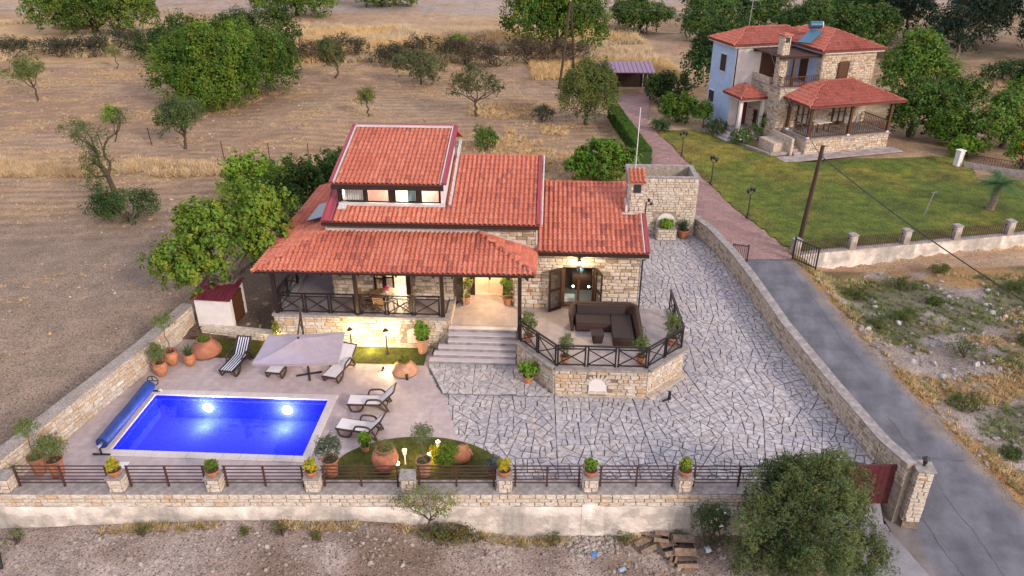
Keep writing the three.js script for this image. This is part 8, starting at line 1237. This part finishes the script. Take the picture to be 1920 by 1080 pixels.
{
  const okField = (x, z) => !inPoly(x, z, PROP) && !(x > 9.2 && z > -78 && x < 34 && z < -36) && !(x > 9 && x < roadR(Math.max(z, -36)) + 0.1 && z > -37);
  const S = []; const put = (x, z, h, c, w = 1) => { if (!okField(x, z)) return; const f = R(0.75, 1.2); S.push({ x, y: landY(x, z) - 0.02, z, ry: R(0, 6.28), rx: R(-0.2, 0.2), rz: R(-0.2, 0.2), sx: w * R(0.7, 1.4), sy: h * R(0.7, 1.3), sz: w * R(0.7, 1.4), c: [c[0] * f, c[1] * f, c[2] * f] }); };
  const gold = [0.56, 0.40, 0.20], dry = [0.50, 0.36, 0.20], pale = [0.52, 0.42, 0.28];
  for (let i = 0; i < 15000; i++) { const x = R(-75, 17), z = R(-116, -89); const k = fbm(x * 0.09, z * 0.12, 3, 701); if (k > 0.42) put(x, z, 1.0, k > 0.55 ? gold : pale, 2.0); }
  for (let i = 0; i < 5200; i++) { const x = R(-40, -12), z = -50.5 + R(-1.9, 1.9) - 0.06 * (x + 20); if (fbm(x * 0.3, z * 0.8, 3, 705) > 0.52) put(x, z, R(0.35, 0.75), rnd() < 0.6 ? dry : pale, 1.2); }
  for (let i = 0; i < 26000; i++) { const x = R(-50, 9), z = R(-88, -21); const k = fbm(x * 0.28, z * 0.5, 4, 305); if (k > 0.49 && rnd() < (k - 0.46) * (x < -12 && z > -46 ? 1.2 : 4)) put(x, z, 0.18, dry, 0.8); }
  for (let i = 0; i < 2600; i++) { const x = R(-4, 9.5), z = R(-70, -44); if (fbm(x * 0.3, z * 0.3, 3, 711) > 0.5) put(x, z, 0.4, gold, 1.1); }
  for (let i = 0; i < 2200; i++) { const x = R(2, 18), z = R(-90, -80); put(x, z, 0.8, gold, 1.6); }
  // the stony plot right of the road
  for (let i = 0; i < 9000; i++) { const x = R(15, 31), z = R(-38.5, -15), e = x - roadR(z), w = -36.9 - (x - 15) * 0.2; if (z > w - 0.1) continue; }
  for (let i = 0; i < 11000; i++) { const x = R(14.6, 32), z = R(-40, -15), e = x - roadR(Math.max(z, -36.3)), w = -36.85 - (x - 15) * 0.2; if (z < w + 0.1 || e < 0.25) continue; const k = fbm(x * 0.28, z * 0.5, 4, 305) + 0.30 * smooth(3.5, 0.4, z - w) + 0.22 * smooth(1.5, 0.3, e); if (k > 0.49 && rnd() < (k - 0.46) * 6) put(x, z, 0.26, rnd() < 0.75 ? [0.46, 0.34, 0.18] : [0.20, 0.21, 0.08], 0.95); }
  for (let i = 0; i < 6500; i++) { const x = R(14.6, 32), z = R(-40, -15), e = x - roadR(Math.max(z, -36.3)), w = -36.85 - (x - 15) * 0.2; if (z < w + 0.3 || e < 0.4) continue; const k = fbm(x * 0.35 + 40, z * 0.5, 4, 321); if (k > 0.53 && rnd() < 0.9) put(x, z, 0.24, [0.15, 0.185, 0.06], 1.0); }
  // along the foot of the front wall
  for (let i = 0; i < 700; i++) { const x = R(-16, 8), z = -18.25 + Math.abs(R(-0.3, 0.3)) + 0.05; if (fbm(x * 0.7, 3, 3, 721) > 0.52) put(x, z, 0.22, rnd() < 0.5 ? [0.30, 0.26, 0.10] : dry, 0.7); }
  for (let i = 0; i < 900; i++) { const x = R(38, 60), z = R(-85, -55); put(x, z, 0.6, dry, 1.5); }
  scatter('dry_grass', 'dry straw coloured grass over the fields and banks', 'grass', tuftGeo(12, 0.8, 0.022, 0.45), M.grass, S);
}
{
  const rg = new THREE.IcosahedronGeometry(0.5, 1), p = rg.attributes.position; for (let i = 0; i < p.count; i++) { const k = 0.75 + 0.5 * vnoise(p.getX(i) * 3 + 7, p.getY(i) * 3 + p.getZ(i) * 5, 3); p.setXYZ(i, p.getX(i) * k, p.getY(i) * k, p.getZ(i) * k); } rg.computeVertexNormals();
  const S = []; const put = (x, z, s, c) => { if (inPoly(x, z, PROP) && distPoly(x, z, PROP) < 50) return; const f = R(0.7, 1.15); S.push({ x, y: landY(x, z) + s * 0.08, z, rx: R(0, 3), ry: R(0, 6), rz: R(0, 3), sx: s * R(0.8, 1.4), sy: s * R(0.5, 0.9), sz: s * R(0.8, 1.4), c: [c[0] * f, c[1] * f, c[2] * f] }); };
  const grey = [0.42, 0.35, 0.30], pal = [0.55, 0.49, 0.44];
  for (let i = 0; i < 9000; i++) { const x = R(-17, 8.4), z = -18.28 + R(0.02, 1) * 5.3; const k = fbm(x * 0.8, z * 0.8, 3, 801); if (rnd() < smooth(0.36, 0.6, k) + 0.15) put(x, z, Math.pow(rnd(), 4) * 0.13 + 0.018, rnd() < 0.65 ? grey : pal); }
  for (let i = 0; i < 260; i++) { const a = R(0, 6.28), d = R(0, 0.9); put(2.4 + Math.cos(a) * d * 1.2, -17.9 + Math.sin(a) * d * 0.5, R(0.05, 0.16), pal); }
  for (let i = 0; i < 5200; i++) { const x = R(15, 31), z = R(-37, -14.5), e = x - roadR(Math.max(z, -36.3)), w = -36.85 - (x - 15) * 0.2; if (z < w + 0.2 || e < 0.2) continue; const k = fbm(x * 0.35 + 9, z * 0.4, 3, 811); if (rnd() < smooth(0.40, 0.6, k)) put(x, z, Math.pow(rnd(), 4) * 0.24 + 0.025, rnd() < 0.5 ? grey : [0.54, 0.53, 0.55]); }
  for (let i = 0; i < 9000; i++) { const x = R(-50, 9), z = R(-90, -18.5); if (x > 9 && z < -50) continue; put(x, z, Math.pow(rnd(), 4) * 0.16 + 0.025, rnd() < 0.7 ? grey : pal); }
  for (let i = 0; i < 900; i++) { const z = R(-36, -14), x = roadR(z) - Math.abs(R(-0.4, 0.4)) * rnd() - 0.02; const s0 = R(0.02, 0.06); S.push({ x, y: roadY(z) + 0.055, z, rx: R(0, 3), ry: R(0, 6), rz: 0, sx: s0, sy: s0 * 0.7, sz: s0, c: [0.40, 0.34, 0.29] }); }
  scatter('loose_stones', 'loose pale stones scattered over fields and rubble', 'stones', rg, M.rock, S);
}
renderer.render(scene, camera);
